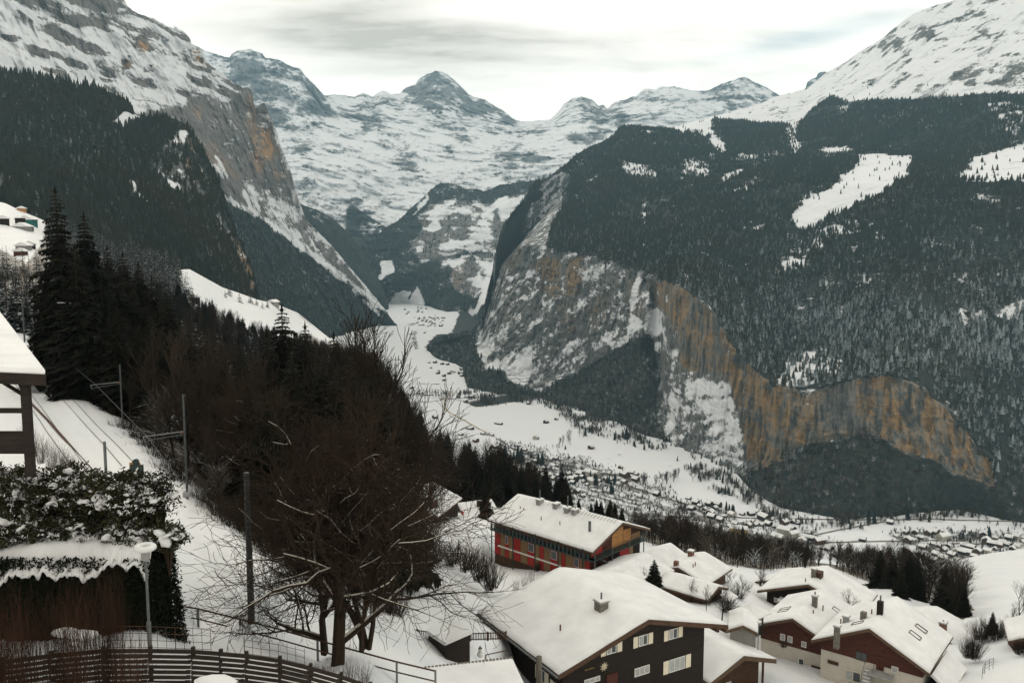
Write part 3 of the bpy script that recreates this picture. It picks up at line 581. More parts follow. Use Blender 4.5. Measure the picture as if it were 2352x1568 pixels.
# ================================================================ NEAR HILLSIDE (one sheet from the railway bench to the village terrace)
def Zc(px, py, z): return (px, py, float(unpz(px, py, z)[1]))
near_crest = [(-120,440),(13,467),(49,485),(82,498),(102,507),(150,530),(200,560),(260,580),(330,600),(400,620),(435,618),(511,660),(544,671),(591,688),(631,697),(684,718),(756,776),(800,805),(870,860),(905,900),(945,975),(985,1045),(1060,1092),
   (1130,1118),(1200,1140),(1300,1172),(1400,1200),(1500,1226),(1600,1248),(1700,1266),(1850,1288),(2000,1306),(2100,1318),(2129,1312),(2160,1297),(2229,1279),(2277,1269),(2352,1260),(2480,1250)]
ctl = [(-120,440,820),(13,467,760),(102,507,740),(200,560,720),(330,600,720),(435,618,720),(544,671,780),(631,697,830),(756,776,900),(870,860,430),(905,900,400),(945,975,360),(985,1045,320),(1060,1092,300),(1200,1140,300),(1300,1172,305),(1400,1200,300),(1500,1226,300),(1700,1266,290),
   (1850,1288,280),(2000,1306,270),(2129,1312,262),(2160,1297,290),(2229,1279,310),(2352,1260,330),(2480,1250,340),
   (0,560,500),(0,640,380),(60,600,430),(40,700,260),(200,700,420),(300,740,420),(500,740,560),(600,760,620),(440,700,560),(700,800,620),
   Zc(57,790,-19),Zc(20,760,-19),Zc(173,896,-19),Zc(283,996,-19),Zc(430,1131,-19),Zc(577,1405,-19.2),(1130,1302,132),(1290,1328,121),Zc(90,900,-19),Zc(60,920,-19),Zc(150,980,-19),Zc(250,1080,-19),Zc(330,1030,-19),Zc(340,1150,-19),Zc(430,1250,-19),Zc(500,1190,-19.2),
   Zc(560,1228,-19.4),Zc(650,1290,-19.8),Zc(520,1330,-19.3),Zc(454,1443,-20),Zc(729,1517,-21.8),Zc(911,1562,-22.6),Zc(600,1470,-20.6),Zc(230,890,-21),Zc(330,960,-23),Zc(480,1120,-23),Zc(620,1210,-25),Zc(720,1280,-25),
   (450,1000,120),(450,900,210),(560,900,300),(560,1000,190),(560,1100,115),(700,900,330),(700,1100,150),(800,1000,230),(800,1150,150),(300,850,260),(200,800,300),(640,1180,100),(900,1150,190),(1000,1150,210),
   (780,1525,40),(1000,1350,100),(1100,1250,135),(1200,1318,126),(1000,1450,72),(1035,1512,62),(1100,1500,66),(1200,1570,75),(1235,1625,70),(1160,1530,76),(900,1430,66),(850,1330,84),(950,1260,125),(1000,1200,165),
   (1400,1650,72),(1250,1400,95),(1500,1400,104),(1650,1400,108),(1740,1478,106),(1830,1522,100),(1600,1500,98),(1600,1568,88),(1700,1540,96),(2000,1585,93),(1900,1600,90),(1800,1565,92),(2115,1585,90),(2250,1450,116),(2300,1350,165),(2200,1320,230),(2352,1300,240),(1700,1350,125),(1500,1330,130),(1450,1300,135),(1700,1300,180),(1600,1290,170),(1900,1330,170),(2050,1350,160),(2400,1500,96),
   (1550,1250,230),(1300,1210,200),(1150,1190,190),
   (345,1497,33),(100,1490,34.5),(0,1498,34),(230,1490,34),(0,1574,26.2),(114,1568,26.7),(342,1568,27.7),(441,1572,28.2),(564,1582,28.8),(712,1612,29.5),(600,1540,32),(0,1700,20),(400,1700,22),(900,1700,38),(1400,1740,60),(2000,1700,76),(2480,1700,76),(250,1300,44),(100,1290,45),(0,1290,45),(0,1420,38),(200,1425,38),(390,1420,39)]
ctl = np.array(ctl, float)
def tps_fit(P, v, lam=2.0):
    n = len(P); d = np.linalg.norm(P[:, None] - P[None], axis=-1) / 400; K = np.where(d > 0, d * d * np.log(d + 1e-12), 0) + lam * 1e-3 * np.eye(n)
    Q = np.c_[np.ones(n), P / 400]; A = np.block([[K, Q], [Q.T, np.zeros((3, 3))]])
    return np.linalg.solve(A, np.r_[v, 0, 0, 0])
def tps_eval(P, w_, x, y):
    out = w_[-3] + w_[-2] * x / 400 + w_[-1] * y / 400
    for k in range(len(P)):
        r2 = ((x - P[k, 0]) ** 2 + (y - P[k, 1]) ** 2) / 160000
        out = out + w_[k] * .5 * r2 * np.log(r2 + 1e-12)
    return out
tw = tps_fit(ctl[:, :2], 1 / ctl[:, 2])
G = Sheet([[(x, y, 100) for x, y in near_crest], [(-120, 1740, 100), (2480, 1740, 100)]], -120, 2480, 4, 4.2)
inv = np.clip(tps_eval(ctl[:, :2], tw, G.PX, G.PY), 1 / 950., 1 / 12.)
G.LY = -np.log(inv); G.LY = smooth2(smooth2(G.LY, 3, 0), 3, 1)
P = G.pos(); Ygr = np.exp(G.LY)
X, Y = G.PX, G.PY
bench = pmask(X, Y, [(20,740),(180,885),(283,990),(330,1020),(430,1125),(500,1180),(560,1222),(640,1285),(760,1370),(740,1520),(430,1440),(380,1250),(250,1120),(60,930),(0,900)], 14)
nz = fbm(P / 14, 4, 71, .5) * .40 + fbm(P / 3.2, 4, 72, .6) * .14
far_amp = np.clip(Ygr / 120, .3, 4)
G.relief(nz * far_amp * 2.2 * (1 - .97 * bench))
dmin = np.full(X.shape, 1e9)
rl = [unpz(25, 742, -19), unpz(57, 795, -19), unpz(150, 884, -19), unpz(262, 992, -19), unpz(405, 1131, -19), unpz(560, 1330, -19.3), unpz(640, 1470, -20.2)]
for a, b_ in zip(rl[:-1], rl[1:]):
    d = (b_ - a)[:2]; t_ = np.clip(((P[..., 0] - a[0]) * d[0] + (P[..., 1] - a[1]) * d[1]) / (d @ d), 0, 1); sx_ = (P[..., 0] - a[0] - t_ * d[0]) * d[1] - (P[..., 1] - a[1] - t_ * d[1]) * d[0]
    dd = np.hypot(P[..., 0] - a[0] - t_ * d[0], P[..., 1] - a[1] - t_ * d[1]) * np.sign(sx_); dmin = np.where(np.abs(dd) < np.abs(dmin), dd, dmin)
G.relief(bench * (np.sin(dmin * 5.2) * .05 + np.sin(dmin * 2.1 + 1) * .09) * np.clip(Ygr / 60, .5, 2))
P = G.pos()
rug = fbm(P * np.array([1, .4, 1.6]) / 9, 5, 73, .6)
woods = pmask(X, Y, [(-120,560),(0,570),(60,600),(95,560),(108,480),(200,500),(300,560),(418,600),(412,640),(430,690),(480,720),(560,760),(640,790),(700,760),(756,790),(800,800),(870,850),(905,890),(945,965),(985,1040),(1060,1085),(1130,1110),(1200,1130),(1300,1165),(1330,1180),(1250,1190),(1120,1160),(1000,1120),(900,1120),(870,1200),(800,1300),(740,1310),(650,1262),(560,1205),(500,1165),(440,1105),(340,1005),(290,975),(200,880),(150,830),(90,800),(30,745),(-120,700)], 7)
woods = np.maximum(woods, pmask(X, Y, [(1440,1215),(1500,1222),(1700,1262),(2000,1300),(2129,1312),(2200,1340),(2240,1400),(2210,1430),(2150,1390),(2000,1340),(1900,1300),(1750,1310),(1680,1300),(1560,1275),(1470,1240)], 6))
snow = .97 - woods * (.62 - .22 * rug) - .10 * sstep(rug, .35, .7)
# trodden and wheel-marked stripes along the tracks
M_SNOWLAND, t, b = newmat('snow_ground')
b.inputs['Roughness'].default_value = .7
att = nn(t, 'ShaderNodeAttribute'); att.attribute_name = 'snow'
geo = nn(t, 'ShaderNodeNewGeometry')
n_a = nn(t, 'ShaderNodeTexNoise'); n_a.inputs['Scale'].default_value = .9; n_a.inputs['Detail'].default_value = 6; n_a.inputs['Roughness'].default_value = .65; t.links.new(geo.outputs['Position'], n_a.inputs['Vector'])
n_b = nn(t, 'ShaderNodeTexNoise'); n_b.inputs['Scale'].default_value = .09; n_b.inputs['Detail'].default_value = 4; t.links.new(geo.outputs['Position'], n_b.inputs['Vector'])
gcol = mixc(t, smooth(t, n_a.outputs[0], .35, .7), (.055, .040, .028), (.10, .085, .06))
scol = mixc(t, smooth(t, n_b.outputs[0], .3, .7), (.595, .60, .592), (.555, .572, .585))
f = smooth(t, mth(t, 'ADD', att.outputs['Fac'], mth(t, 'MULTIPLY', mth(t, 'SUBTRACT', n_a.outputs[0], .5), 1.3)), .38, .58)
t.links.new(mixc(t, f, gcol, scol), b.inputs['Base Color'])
bp = nn(t, 'ShaderNodeBump'); bp.inputs['Strength'].default_value = .9; bp.inputs['Distance'].default_value = .22
t.links.new(n_a.outputs[0], bp.inputs['Height']); t.links.new(bp.outputs[0], b.inputs['Normal'])
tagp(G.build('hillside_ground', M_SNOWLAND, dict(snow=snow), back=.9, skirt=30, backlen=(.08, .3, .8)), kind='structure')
GW = woods
def ground(px, py): return G.at(px, py)

# ================================================================ TREE SHAPES
class MB:
    def __init__(s): s.v = []; s.f = []; s.m = []; s.n = 0
    def add(s, verts, faces, mi=0):
        s.v.append(np.asarray(verts, float).reshape(-1, 3)); s.f += [tuple(i + s.n for i in q) for q in faces]; s.m += [mi] * len(faces); s.n += len(s.v[-1])
    def tube(s, pts, rad, sides=5, mi=0, cap=False):
        pts = np.asarray(pts, float); n = len(pts); ring = []
        for k in range(n):
            d = pts[min(k + 1, n - 1)] - pts[max(k - 1, 0)]; d = d / (np.linalg.norm(d) + 1e-9)
            a = np.cross(d, (0, 0, 1) if abs(d[2]) < .9 else (1, 0, 0)); a /= np.linalg.norm(a) + 1e-9; b_ = np.cross(d, a)
            th = np.arange(sides) * 2 * np.pi / sides
            ring.append(pts[k] + rad[k] * (np.cos(th)[:, None] * a + np.sin(th)[:, None] * b_))
        F = [(k * sides + j, k * sides + (j + 1) % sides, (k + 1) * sides + (j + 1) % sides, (k + 1) * sides + j) for k in range(n - 1) for j in range(sides)]
        if cap: F += [tuple(range(sides))[::-1], tuple((n - 1) * sides + j for j in range(sides))]
        s.add(np.concatenate(ring), F, mi)
    def box(s, c, size, mi=0, rz=0, frame=None):
        hx, hy, hz = [q / 2 for q in size]
        v = np.array([(x, y, z) for x in (-hx, hx) for y in (-hy, hy) for z in (-hz, hz)], float)
        if rz: cs, sn = math.cos(rz), math.sin(rz); v = np.c_[v[:, 0] * cs - v[:, 1] * sn, v[:, 0] * sn + v[:, 1] * cs, v[:, 2]]
        if frame is not None: v = v @ np.asarray(frame)          # rows are axes
        s.add(v + np.asarray(c, float), [(0, 1, 3, 2), (4, 6, 7, 5), (0, 4, 5, 1), (2, 3, 7, 6), (0, 2, 6, 4), (1, 5, 7, 3)], mi)
    def mesh(s, name, mats, smooth_=False):
        me = bpy.data.meshes.new(name); me.from_pydata(np.concatenate(s.v).tolist() if s.v else [], [], s.f)
        for m in (mats if isinstance(mats, (list, tuple)) else [mats]): me.materials.append(m)
        if any(s.m): me.polygons.foreach_set('material_index', s.m)
        if smooth_: me.polygons.foreach_set('use_smooth', [True] * len(s.f))
        me.update(); return me
    def build(s, name, mats, parent=None, smooth_=False, loc=None):
        o = bpy.data.objects.new(name, s.mesh(name, mats, smooth_)); COL.objects.link(o)
        if parent is not None: o.parent = parent
        if loc is not None: o.location = loc
        return o
def empty(name, loc, label=None, cat=None, group=None, rz=0):
    o = bpy.data.objects.new(name, None); o.location = loc; o.rotation_euler = (0, 0, rz); o.empty_display_size = .5; COL.objects.link(o)
    return tagp(o, label, cat, group)
def foliage_mat(name, lo, hi, frost=.0, inst=False, snowc=(.62, .66, .68), nsc=.6, soft=.18):
    m, t, b = newmat(name); b.inputs['Roughness'].default_value = .9; b.inputs['Specular IOR Level'].default_value = .05
    oi = nn(t, 'ShaderNodeObjectInfo'); geo = nn(t, 'ShaderNodeNewGeometry')
    co = nn(t, 'ShaderNodeTexCoord')
    n = nn(t, 'ShaderNodeTexNoise'); n.inputs['Scale'].default_value = nsc; n.inputs['Detail'].default_value = 3; n.inputs['Roughness'].default_value = .7
    t.links.new(geo.outputs['Position'], n.inputs['Vector'])
    g = mixc(t, mth(t, 'ADD', mth(t, 'MULTIPLY', n.outputs[0], .7), mth(t, 'MULTIPLY', oi.outputs['Random'], .5), clamp=True), lo, hi)
    if inst:
        nb_ = nn(t, 'ShaderNodeTexNoise'); nb_.inputs['Scale'].default_value = .0035; nb_.inputs['Detail'].default_value = 4; t.links.new(geo.outputs['Position'], nb_.inputs['Vector'])
        g = mixc(t, mth(t, 'MULTIPLY', smooth(t, nb_.outputs[0], .42, .62), .75), g, (.030, .027, .013))
    sz = nn(t, 'ShaderNodeSeparateXYZ'); t.links.new(geo.outputs['True Normal'], sz.inputs[0])
    up_ = mth(t, 'MULTIPLY', mth(t, 'ABSOLUTE', sz.outputs[2]), .45)
    fr = frost
    if inst:
        a = nn(t, 'ShaderNodeAttribute'); a.attribute_name = 'frost'; a.attribute_type = 'INSTANCER'; fr = a.outputs['Fac']
    s_ = mth(t, 'ADD', mth(t, 'ADD', n.outputs[0], up_), fr)
    s_ = smooth(t, s_, 1.16 - soft * 1.3, 1.16 + (soft - .18) * .5)
    t.links.new(mixc(t, s_, g, snowc), b.inputs['Base Color'])
    return m
M_SPR_I = foliage_mat('spruce_foliage', (.008, .014, .012), (.034, .040, .026), inst=True, nsc=.20, snowc=(.30, .345, .36), soft=.34)
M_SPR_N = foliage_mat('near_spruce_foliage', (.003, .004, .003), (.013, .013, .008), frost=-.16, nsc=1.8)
M_SPR_M = foliage_mat('middle_spruce_foliage', (.006, .010, .010), (.018, .024, .020), frost=.03, nsc=.9)
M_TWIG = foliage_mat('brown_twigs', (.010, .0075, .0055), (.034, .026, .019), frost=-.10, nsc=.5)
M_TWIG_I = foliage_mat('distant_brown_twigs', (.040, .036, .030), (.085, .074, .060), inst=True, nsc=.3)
M_BARK = foliage_mat('dark_bark', (.012, .009, .006), (.045, .032, .022), frost=-.06, nsc=3.5)
M_SNOW = simple('settled_snow', (.585, .59, .583), .75, .07, .5, bump=.4)
M_BRSNOW = simple('branch_snow', (.40, .38, .33), .8, .4, 2.2)

def spruce_lo(seed, levels=6, seg=8, mat=None, R=.17):
    r = random.Random(seed); mb = MB()
    for k in range(levels):
        t0 = k / levels; z0 = .06 + .94 * t0; zt = min(1.0, z0 + 1.65 / levels); rad = R * (1 - t0) ** .85 + .012
        ph = r.random() * 6; ring = []
        for j in range(seg * 2):
            a = ph + j * math.pi / seg; q = rad * ((1.05 + .3 * r.random()) if j % 2 == 0 else .52 + .15 * r.random())
            ring.append((math.cos(a) * q, math.sin(a) * q, z0 - (.035 if j % 2 == 0 else -.02) + r.uniform(-.012, .012)))
        ring.append((r.uniform(-.006, .006), r.uniform(-.006, .006), zt))
        mb.add(ring, [(j, (j + 1) % (2 * seg), 2 * seg) for j in range(2 * seg)])
    return mb.mesh('spruce_crown', mat)
def spruce_hi(seed, mat, bark, levels=34, R=.19, skirt=.05, per=9):
    r = random.Random(seed); mb = MB()
    for k in range(levels):
        t0 = (k + r.random() * .6) / levels; z0 = skirt + (1 - skirt - .01) * t0
        L = R * ((1 - t0) ** .8) * r.uniform(.82, 1.15) + .012
        n = max(4, int(per * (1 - .45 * t0)))
        ph = r.random() * 6
        for j in range(n):
            a = ph + j * 2 * math.pi / n + r.uniform(-.25, .25); l = L * r.uniform(.6, 1.22); dr = r.uniform(.15, .42) * l
            ca, sa = math.cos(a), math.sin(a); wd = l * .20
            def pt(u, side=0, dz=0): return (ca * l * u - sa * side, sa * l * u + ca * side, z0 + .05 * l - dr * u ** 1.3 + (.10 * l if u > .95 else 0) * .6 + dz)
            # drooping frond with side sprays
            mb.add([pt(.05), pt(.55, wd, -.05 * l), pt(1), pt(.55, -wd, -.05 * l)], [(0, 1, 2), (0, 2, 3)])
            for u, sg in ((.30, 1), (.48, -1), (.62, 1), (.78, -1), (.42, 1), (.7, -1)):
                s_ = sg * wd * r.uniform(1.0, 1.9)
                mb.add([pt(u - .10), pt(u + .16, s_, -.13 * l * r.uniform(.3, 1.7)), pt(u + .10)], [(0, 1, 2)])
                if r.random() < .6: mb.add([pt(u - .08), pt(u + .05, s_ * .35, -.26 * l * r.uniform(.6, 1.3)), pt(u + .12)], [(0, 1, 2)])
    for k in range(5):
        a = k * 1.256; mb.add([(0, 0, .965), (.008 * math.cos(a), .008 * math.sin(a), .965), (0, 0, 1.01)], [(0, 1, 2)])
    crown = mb.mesh('spruce_crown', mat)
    tb = MB(); tb.tube([(0, 0, -.05), (0, 0, .45), (0, 0, .97)], [.016, .010, .002], 6)
    return crown, tb.mesh('spruce_trunk', bark)
def bare_tree(seed, mats, depth=5, R=.022, spread=.55, lean=0.0, upward=.25, sides=3, kids=(3, 4), twigr=.0016, start=.22, stems=1, ratio=(.58, .80), snow=False, bend=.22):
    """height about 1; returns meshes (wood, snow or None)"""
    r = random.Random(seed); mb = MB(); sn = MB()
    def grow(p, d, L, rad, lev):
        n = 4 if lev < 3 else 3; pts = [p]; dd = d.copy()
        for k in range(n):
            dd = dd + np.array([r.gauss(0, bend), r.gauss(0, bend), r.gauss(0, bend * .6)]) * (.35 if lev == 0 else .6) + np.array([0, 0, upward * .14 * (lev > 0)])
            dd /= np.linalg.norm(dd); pts.append(pts[-1] + dd * L / n)
        endr = rad * (.62 if lev < depth - 1 else .25)
        rr = np.linspace(rad, endr, n + 1)
        mb.tube(pts, np.maximum(rr, twigr), max(3, sides - lev + 2) if lev < 2 else 3, 0)
        if snow and 1 <= lev <= 3 and abs(dd[2]) < .8 and rad > .0011 and r.random() < (.8, .8, .5, .30)[lev]:
            sn.tube([q + np.array([0, 0, rad * .8 + .0009]) for q in pts], rr * .42 + .0004, 4)
        if lev >= depth: return
        nk = r.randint(*kids)
        for j in range(nk):
            u = (start + (1 - start) * (j + .7 * r.random()) / nk) if lev == 0 else .25 + .75 * (j + r.random() * .8) / nk
            u = min(u, 1); i = min(int(u * n), n - 1); f_ = u * n - i; q = pts[i] * (1 - f_) + pts[i + 1] * f_
            loc_d = pts[i + 1] - pts[i]; loc_d /= np.linalg.norm(loc_d)
            a = r.random() * 6.28; side = np.cross(loc_d, (math.cos(a), math.sin(a), .3)); side /= np.linalg.norm(side) + 1e-9
            sp = spread * r.uniform(.7, 1.4)
            nd = loc_d * math.cos(sp) + side * math.sin(sp) + np.array([0, 0, upward * .3]); nd /= np.linalg.norm(nd)
            grow(q, nd, L * r.uniform(*ratio) * (1 - .25 * u if lev == 0 else 1), np.interp(u, [0, 1], [rad, endr]) * .62, lev + 1)
        if lev > 0 or True:
            grow(pts[-1], dd, L * .62, endr * .9, lev + 1)
    for s_ in range(stems):
        d0 = np.array([lean + (r.gauss(0, .18) if stems > 1 else 0), (r.gauss(0, .18) if stems > 1 else 0), 1.0]); d0 /= np.linalg.norm(d0)
        grow(np.array([r.gauss(0, .012) * (stems > 1), r.gauss(0, .012) * (stems > 1), -.02]), d0, .46, R / (stems ** .4), 0)
    return mb, sn
def twig_puff(seed, mat, n=70, w=.30, wd=.010, zlo=.1):
    r = random.Random(seed); mb = MB(); mb.tube([(0, 0, -.03), (0, 0, .5)], [.014, .006], 3)
    for k in range(n):
        a = r.random() * 6.28; z = zlo + .5 * r.random(); l = r.uniform(.18, .42); ang = r.uniform(.25, 1.15)
        p = np.array([math.cos(a) * w * .15, math.sin(a) * w * .15, z]); d = np.array([math.cos(a) * math.sin(ang), math.sin(a) * math.sin(ang), math.cos(ang)])
        e = p + d * l; s_ = np.array([-math.sin(a), math.cos(a), 0]) * wd
        mb.add([p - s_, p + s_, e], [(0, 1, 2)])
        for _ in range(2):
            q = p + d * l * r.uniform(.4, .9); d2 = d + np.array([r.gauss(0, .5), r.gauss(0, .5), r.gauss(0, .35)]); mb.add([q - s_ * .7, q + s_ * .7, q + d2 * l * .42], [(0, 1, 2)])
    return mb.mesh('bare_crown', mat)

def gn_group(proto):
    g = bpy.data.node_groups.new('scatter_' + proto.name, 'GeometryNodeTree')
    g.interface.new_socket('Geometry', in_out='INPUT', socket_type='NodeSocketGeometry'); g.interface.new_socket('Geometry', in_out='OUTPUT', socket_type='NodeSocketGeometry')
    i = g.nodes.new('NodeGroupInput'); o = g.nodes.new('NodeGroupOutput'); ip = g.nodes.new('GeometryNodeInstanceOnPoints')
    oi = g.nodes.new('GeometryNodeObjectInfo'); oi.inputs['Object'].default_value = proto
    def na(nm, ty):
        a = g.nodes.new('GeometryNodeInputNamedAttribute'); a.data_type = ty; a.inputs['Name'].default_value = nm; return a.outputs['Attribute']
    g.links.new(i.outputs[0], ip.inputs['Points']); g.links.new(oi.outputs['Geometry'], ip.inputs['Instance'])
    g.links.new(na('rot', 'FLOAT_VECTOR'), ip.inputs['Rotation']); g.links.new(na('scl', 'FLOAT_VECTOR'), ip.inputs['Scale'])
    g.links.new(ip.outputs[0], o.inputs[0]); return g
def scatter_obj(name, pts, h, wid, frost, protos, label, cat):
    """one object per wood: all its trees, drawn from several shapes, so that no tree is counted singly"""
    n = len(pts); which = rng.integers(0, len(protos), n); out = []
    for k, pr in enumerate(protos):
        m_ = which == k; q = pts[m_]; me = bpy.data.meshes.new(name); me.vertices.add(len(q)); me.vertices.foreach_set('co', q.reshape(-1).astype(np.float32))
        rot = np.zeros((len(q), 3)); rot[:, 2] = rng.random(len(q)) * 6.28; rot[:, :2] = rng.normal(0, .02, (len(q), 2))
        sc_ = np.c_[wid[m_], wid[m_], h[m_]]
        a = me.attributes.new('rot', 'FLOAT_VECTOR', 'POINT'); a.data.foreach_set('vector', rot.reshape(-1).astype(np.float32))
        a = me.attributes.new('scl', 'FLOAT_VECTOR', 'POINT'); a.data.foreach_set('vector', sc_.reshape(-1).astype(np.float32))
        a = me.attributes.new('frost', 'FLOAT', 'POINT'); a.data.foreach_set('value', frost[m_].astype(np.float32))
        o = bpy.data.objects.new(name, me); COL.objects.link(o); md = o.modifiers.new('trees', 'NODES'); md.node_group = gn_group(pr)
        tagp(o, label, cat, kind='stuff')
    return n
PROTO = []
for k in range(4):
    PROTO.append(bpy.data.objects.new('spruce_shape', spruce_lo(11 + k, 6, 7, M_SPR_I, (.15, .19, .17, .22)[k])))
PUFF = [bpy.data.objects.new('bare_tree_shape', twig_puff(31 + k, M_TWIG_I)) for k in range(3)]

def wood(name, S_, dens, per, hts, fr, label, protos=None, mx=60000, nsc=200., cat='forest', clump=.0):
    pts, r_, c_ = S_.scatter(dens, per, mx)
    v = fbm(pts / nsc, 3, 77)
    if clump:
        keep = rng.random(len(pts)) < np.clip(1 - clump * sstep(-v, .0, .5), 0, 1); pts = pts[keep]; v = v[keep]; r_ = r_[keep]; c_ = c_[keep]
    n = len(pts); h = rng.uniform(hts[0], hts[1], n) * (1 + .3 * v) * np.where(rng.random(n) < .18, rng.uniform(.45, .75, n), 1); wd_ = h * rng.uniform(.85, 1.25, n)
    f_ = (fr(pts, r_, c_) if callable(fr) else fr) + rng.normal(0, .11, n) + .14 * v
    scatter_obj(name, pts, h, wd_, f_, protos or PROTO, label, cat)
    print(name, n)
wood('ridge_forest', LRIDGE, LRF, 1 / 55., (12, 22), lambda p, r, c: -.03 + np.zeros(len(p)), 'dense dark spruce forest covering the ridge on the left', mx=42000)
wood('massif_forest', LMASS, LMF, 1 / 220., (15, 24), .02, 'forest on the steep slope below the left cliffs', mx=24000)
wood('valley_hill_forest', MIDHILL, MIDF, 1 / 420., (16, 26), .0, 'bluish forest on the hill in the middle of the valley', mx=12000)
X, Y = RS.PX, RS.PY
PQ = RS.pos(); gly = fbm(np.stack([PQ[..., 0] / 45, PQ[..., 1] / 60, PQ[..., 2] / 320], -1), 4, 81, .6, True); gly2 = fbm(PQ / 170, 4, 82, .6)
conif = RFO * (1 - RTAL) * (1 - RUP) * (1 - .85 * sstep(gly, .34, .62) * sstep(gly2, -.25, .15)) * (1 - .6 * sstep(gly2, .25, .5))
def rfrost(p, r, c):
    y = RS.PY[r, c]; x = RS.PX[r, c]
    return .01 + .20 * sstep(y, 480, 800) + .05 * sstep(x, 1700, 2100) * sstep(y, 500, 700) - .03 * sstep(-y, -420, -300)
wood('slope_forest', RS, conif, 1 / 62., (13, 23), rfrost, 'dense spruce forest with frosted crowns on the right slope', mx=60000, clump=.6)
wood('pasture_trees', RS, np.clip(.35 * RCLR + .14 * RUP * sstep(Y, 190, 260) * sstep(X, 1850, 2000), 0, 1) * (1 - conif), 1 / 2600., (12, 20), .02, 'scattered spruces on the high snowy pastures', mx=900, cat='trees')
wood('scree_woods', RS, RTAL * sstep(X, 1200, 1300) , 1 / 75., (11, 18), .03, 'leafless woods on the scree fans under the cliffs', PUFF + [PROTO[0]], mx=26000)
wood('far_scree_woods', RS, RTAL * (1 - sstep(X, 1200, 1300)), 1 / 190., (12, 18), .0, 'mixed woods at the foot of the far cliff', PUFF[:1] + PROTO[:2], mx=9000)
# ================================================================ BUILDINGS
M_WDARK = simple('dark_stained_wood', (.012, .008, .0055), .75, .45, 1.2, (1, 1, 9), .3)
M_WBROWN = simple('brown_wood', (.055, .030, .017), .75, .4, 1.2, (1, 1, 9), .3)
M_WRED = simple('red_brown_wood', (.058, .020, .013), .75, .4, 1.2, (1, 1, 9), .3)
M_FASCIA = simple('fascia_wood', (.085, .055, .034), .75, .35, 2, (1, 1, 6), .2)
M_PLASTER = simple('cream_plaster', (.44, .41, .35), .9, .10, .6, bump=.1)
M_GREYPL = simple('grey_render', (.20, .195, .18), .9, .15, .6)
M_RED = simple('red_panel', (.30, .022, .018), .6, .22, 1.5)
M_TAN = simple('tan_wood_panel', (.20, .125, .060), .7, .25, 2, (1, 1, 7))
M_ORANGE = simple('honey_wood', (.34, .17, .06), .7, .3, 1.2, (1, 1, 5))
M_METAL = simple('grey_metal', (.11, .12, .12), .5, .15, 3, metal=.3)
M_MAST = simple('dull_mast_steel', (.045, .05, .05), .6, .2, 3)
M_GREENM = simple('dark_green_metal', (.022, .035, .033), .5, .2, 3)
M_SHUT = simple('cream_shutter', (.58, .53, .41), .6, .06, 3)
M_FRAME = simple('white_window_frame', (.60, .60, .56), .5, .05, 3)
M_CURT = simple('curtain', (.30, .31, .30), .8, .4, 5, (6, 6, 1))
M_BRICK = simple('chimney_brick', (.16, .085, .06), .9, .3, 6)
M_STONE = simple('chimney_stone', (.13, .12, .10), .9, .35, 5)
M_EMBLEM = simple('carved_emblem_wood', (.46, .40, .28), .7, .15, 6)
M_GOLD = simple('gold_lettering', (.40, .30, .10), .5, .1, 3)
M_CONC = simple('concrete', (.25, .25, .24), .9, .15, 2)
M_FLAG = simple('red_cloth', (.45, .03, .02), .8, .1, 3)
M_GLASS, t, b = newmat('window_glass')
b.inputs['Base Color'].default_value = (.035, .045, .05, 1); b.inputs['Roughness'].default_value = .08; b.inputs['Specular IOR Level'].default_value = .6

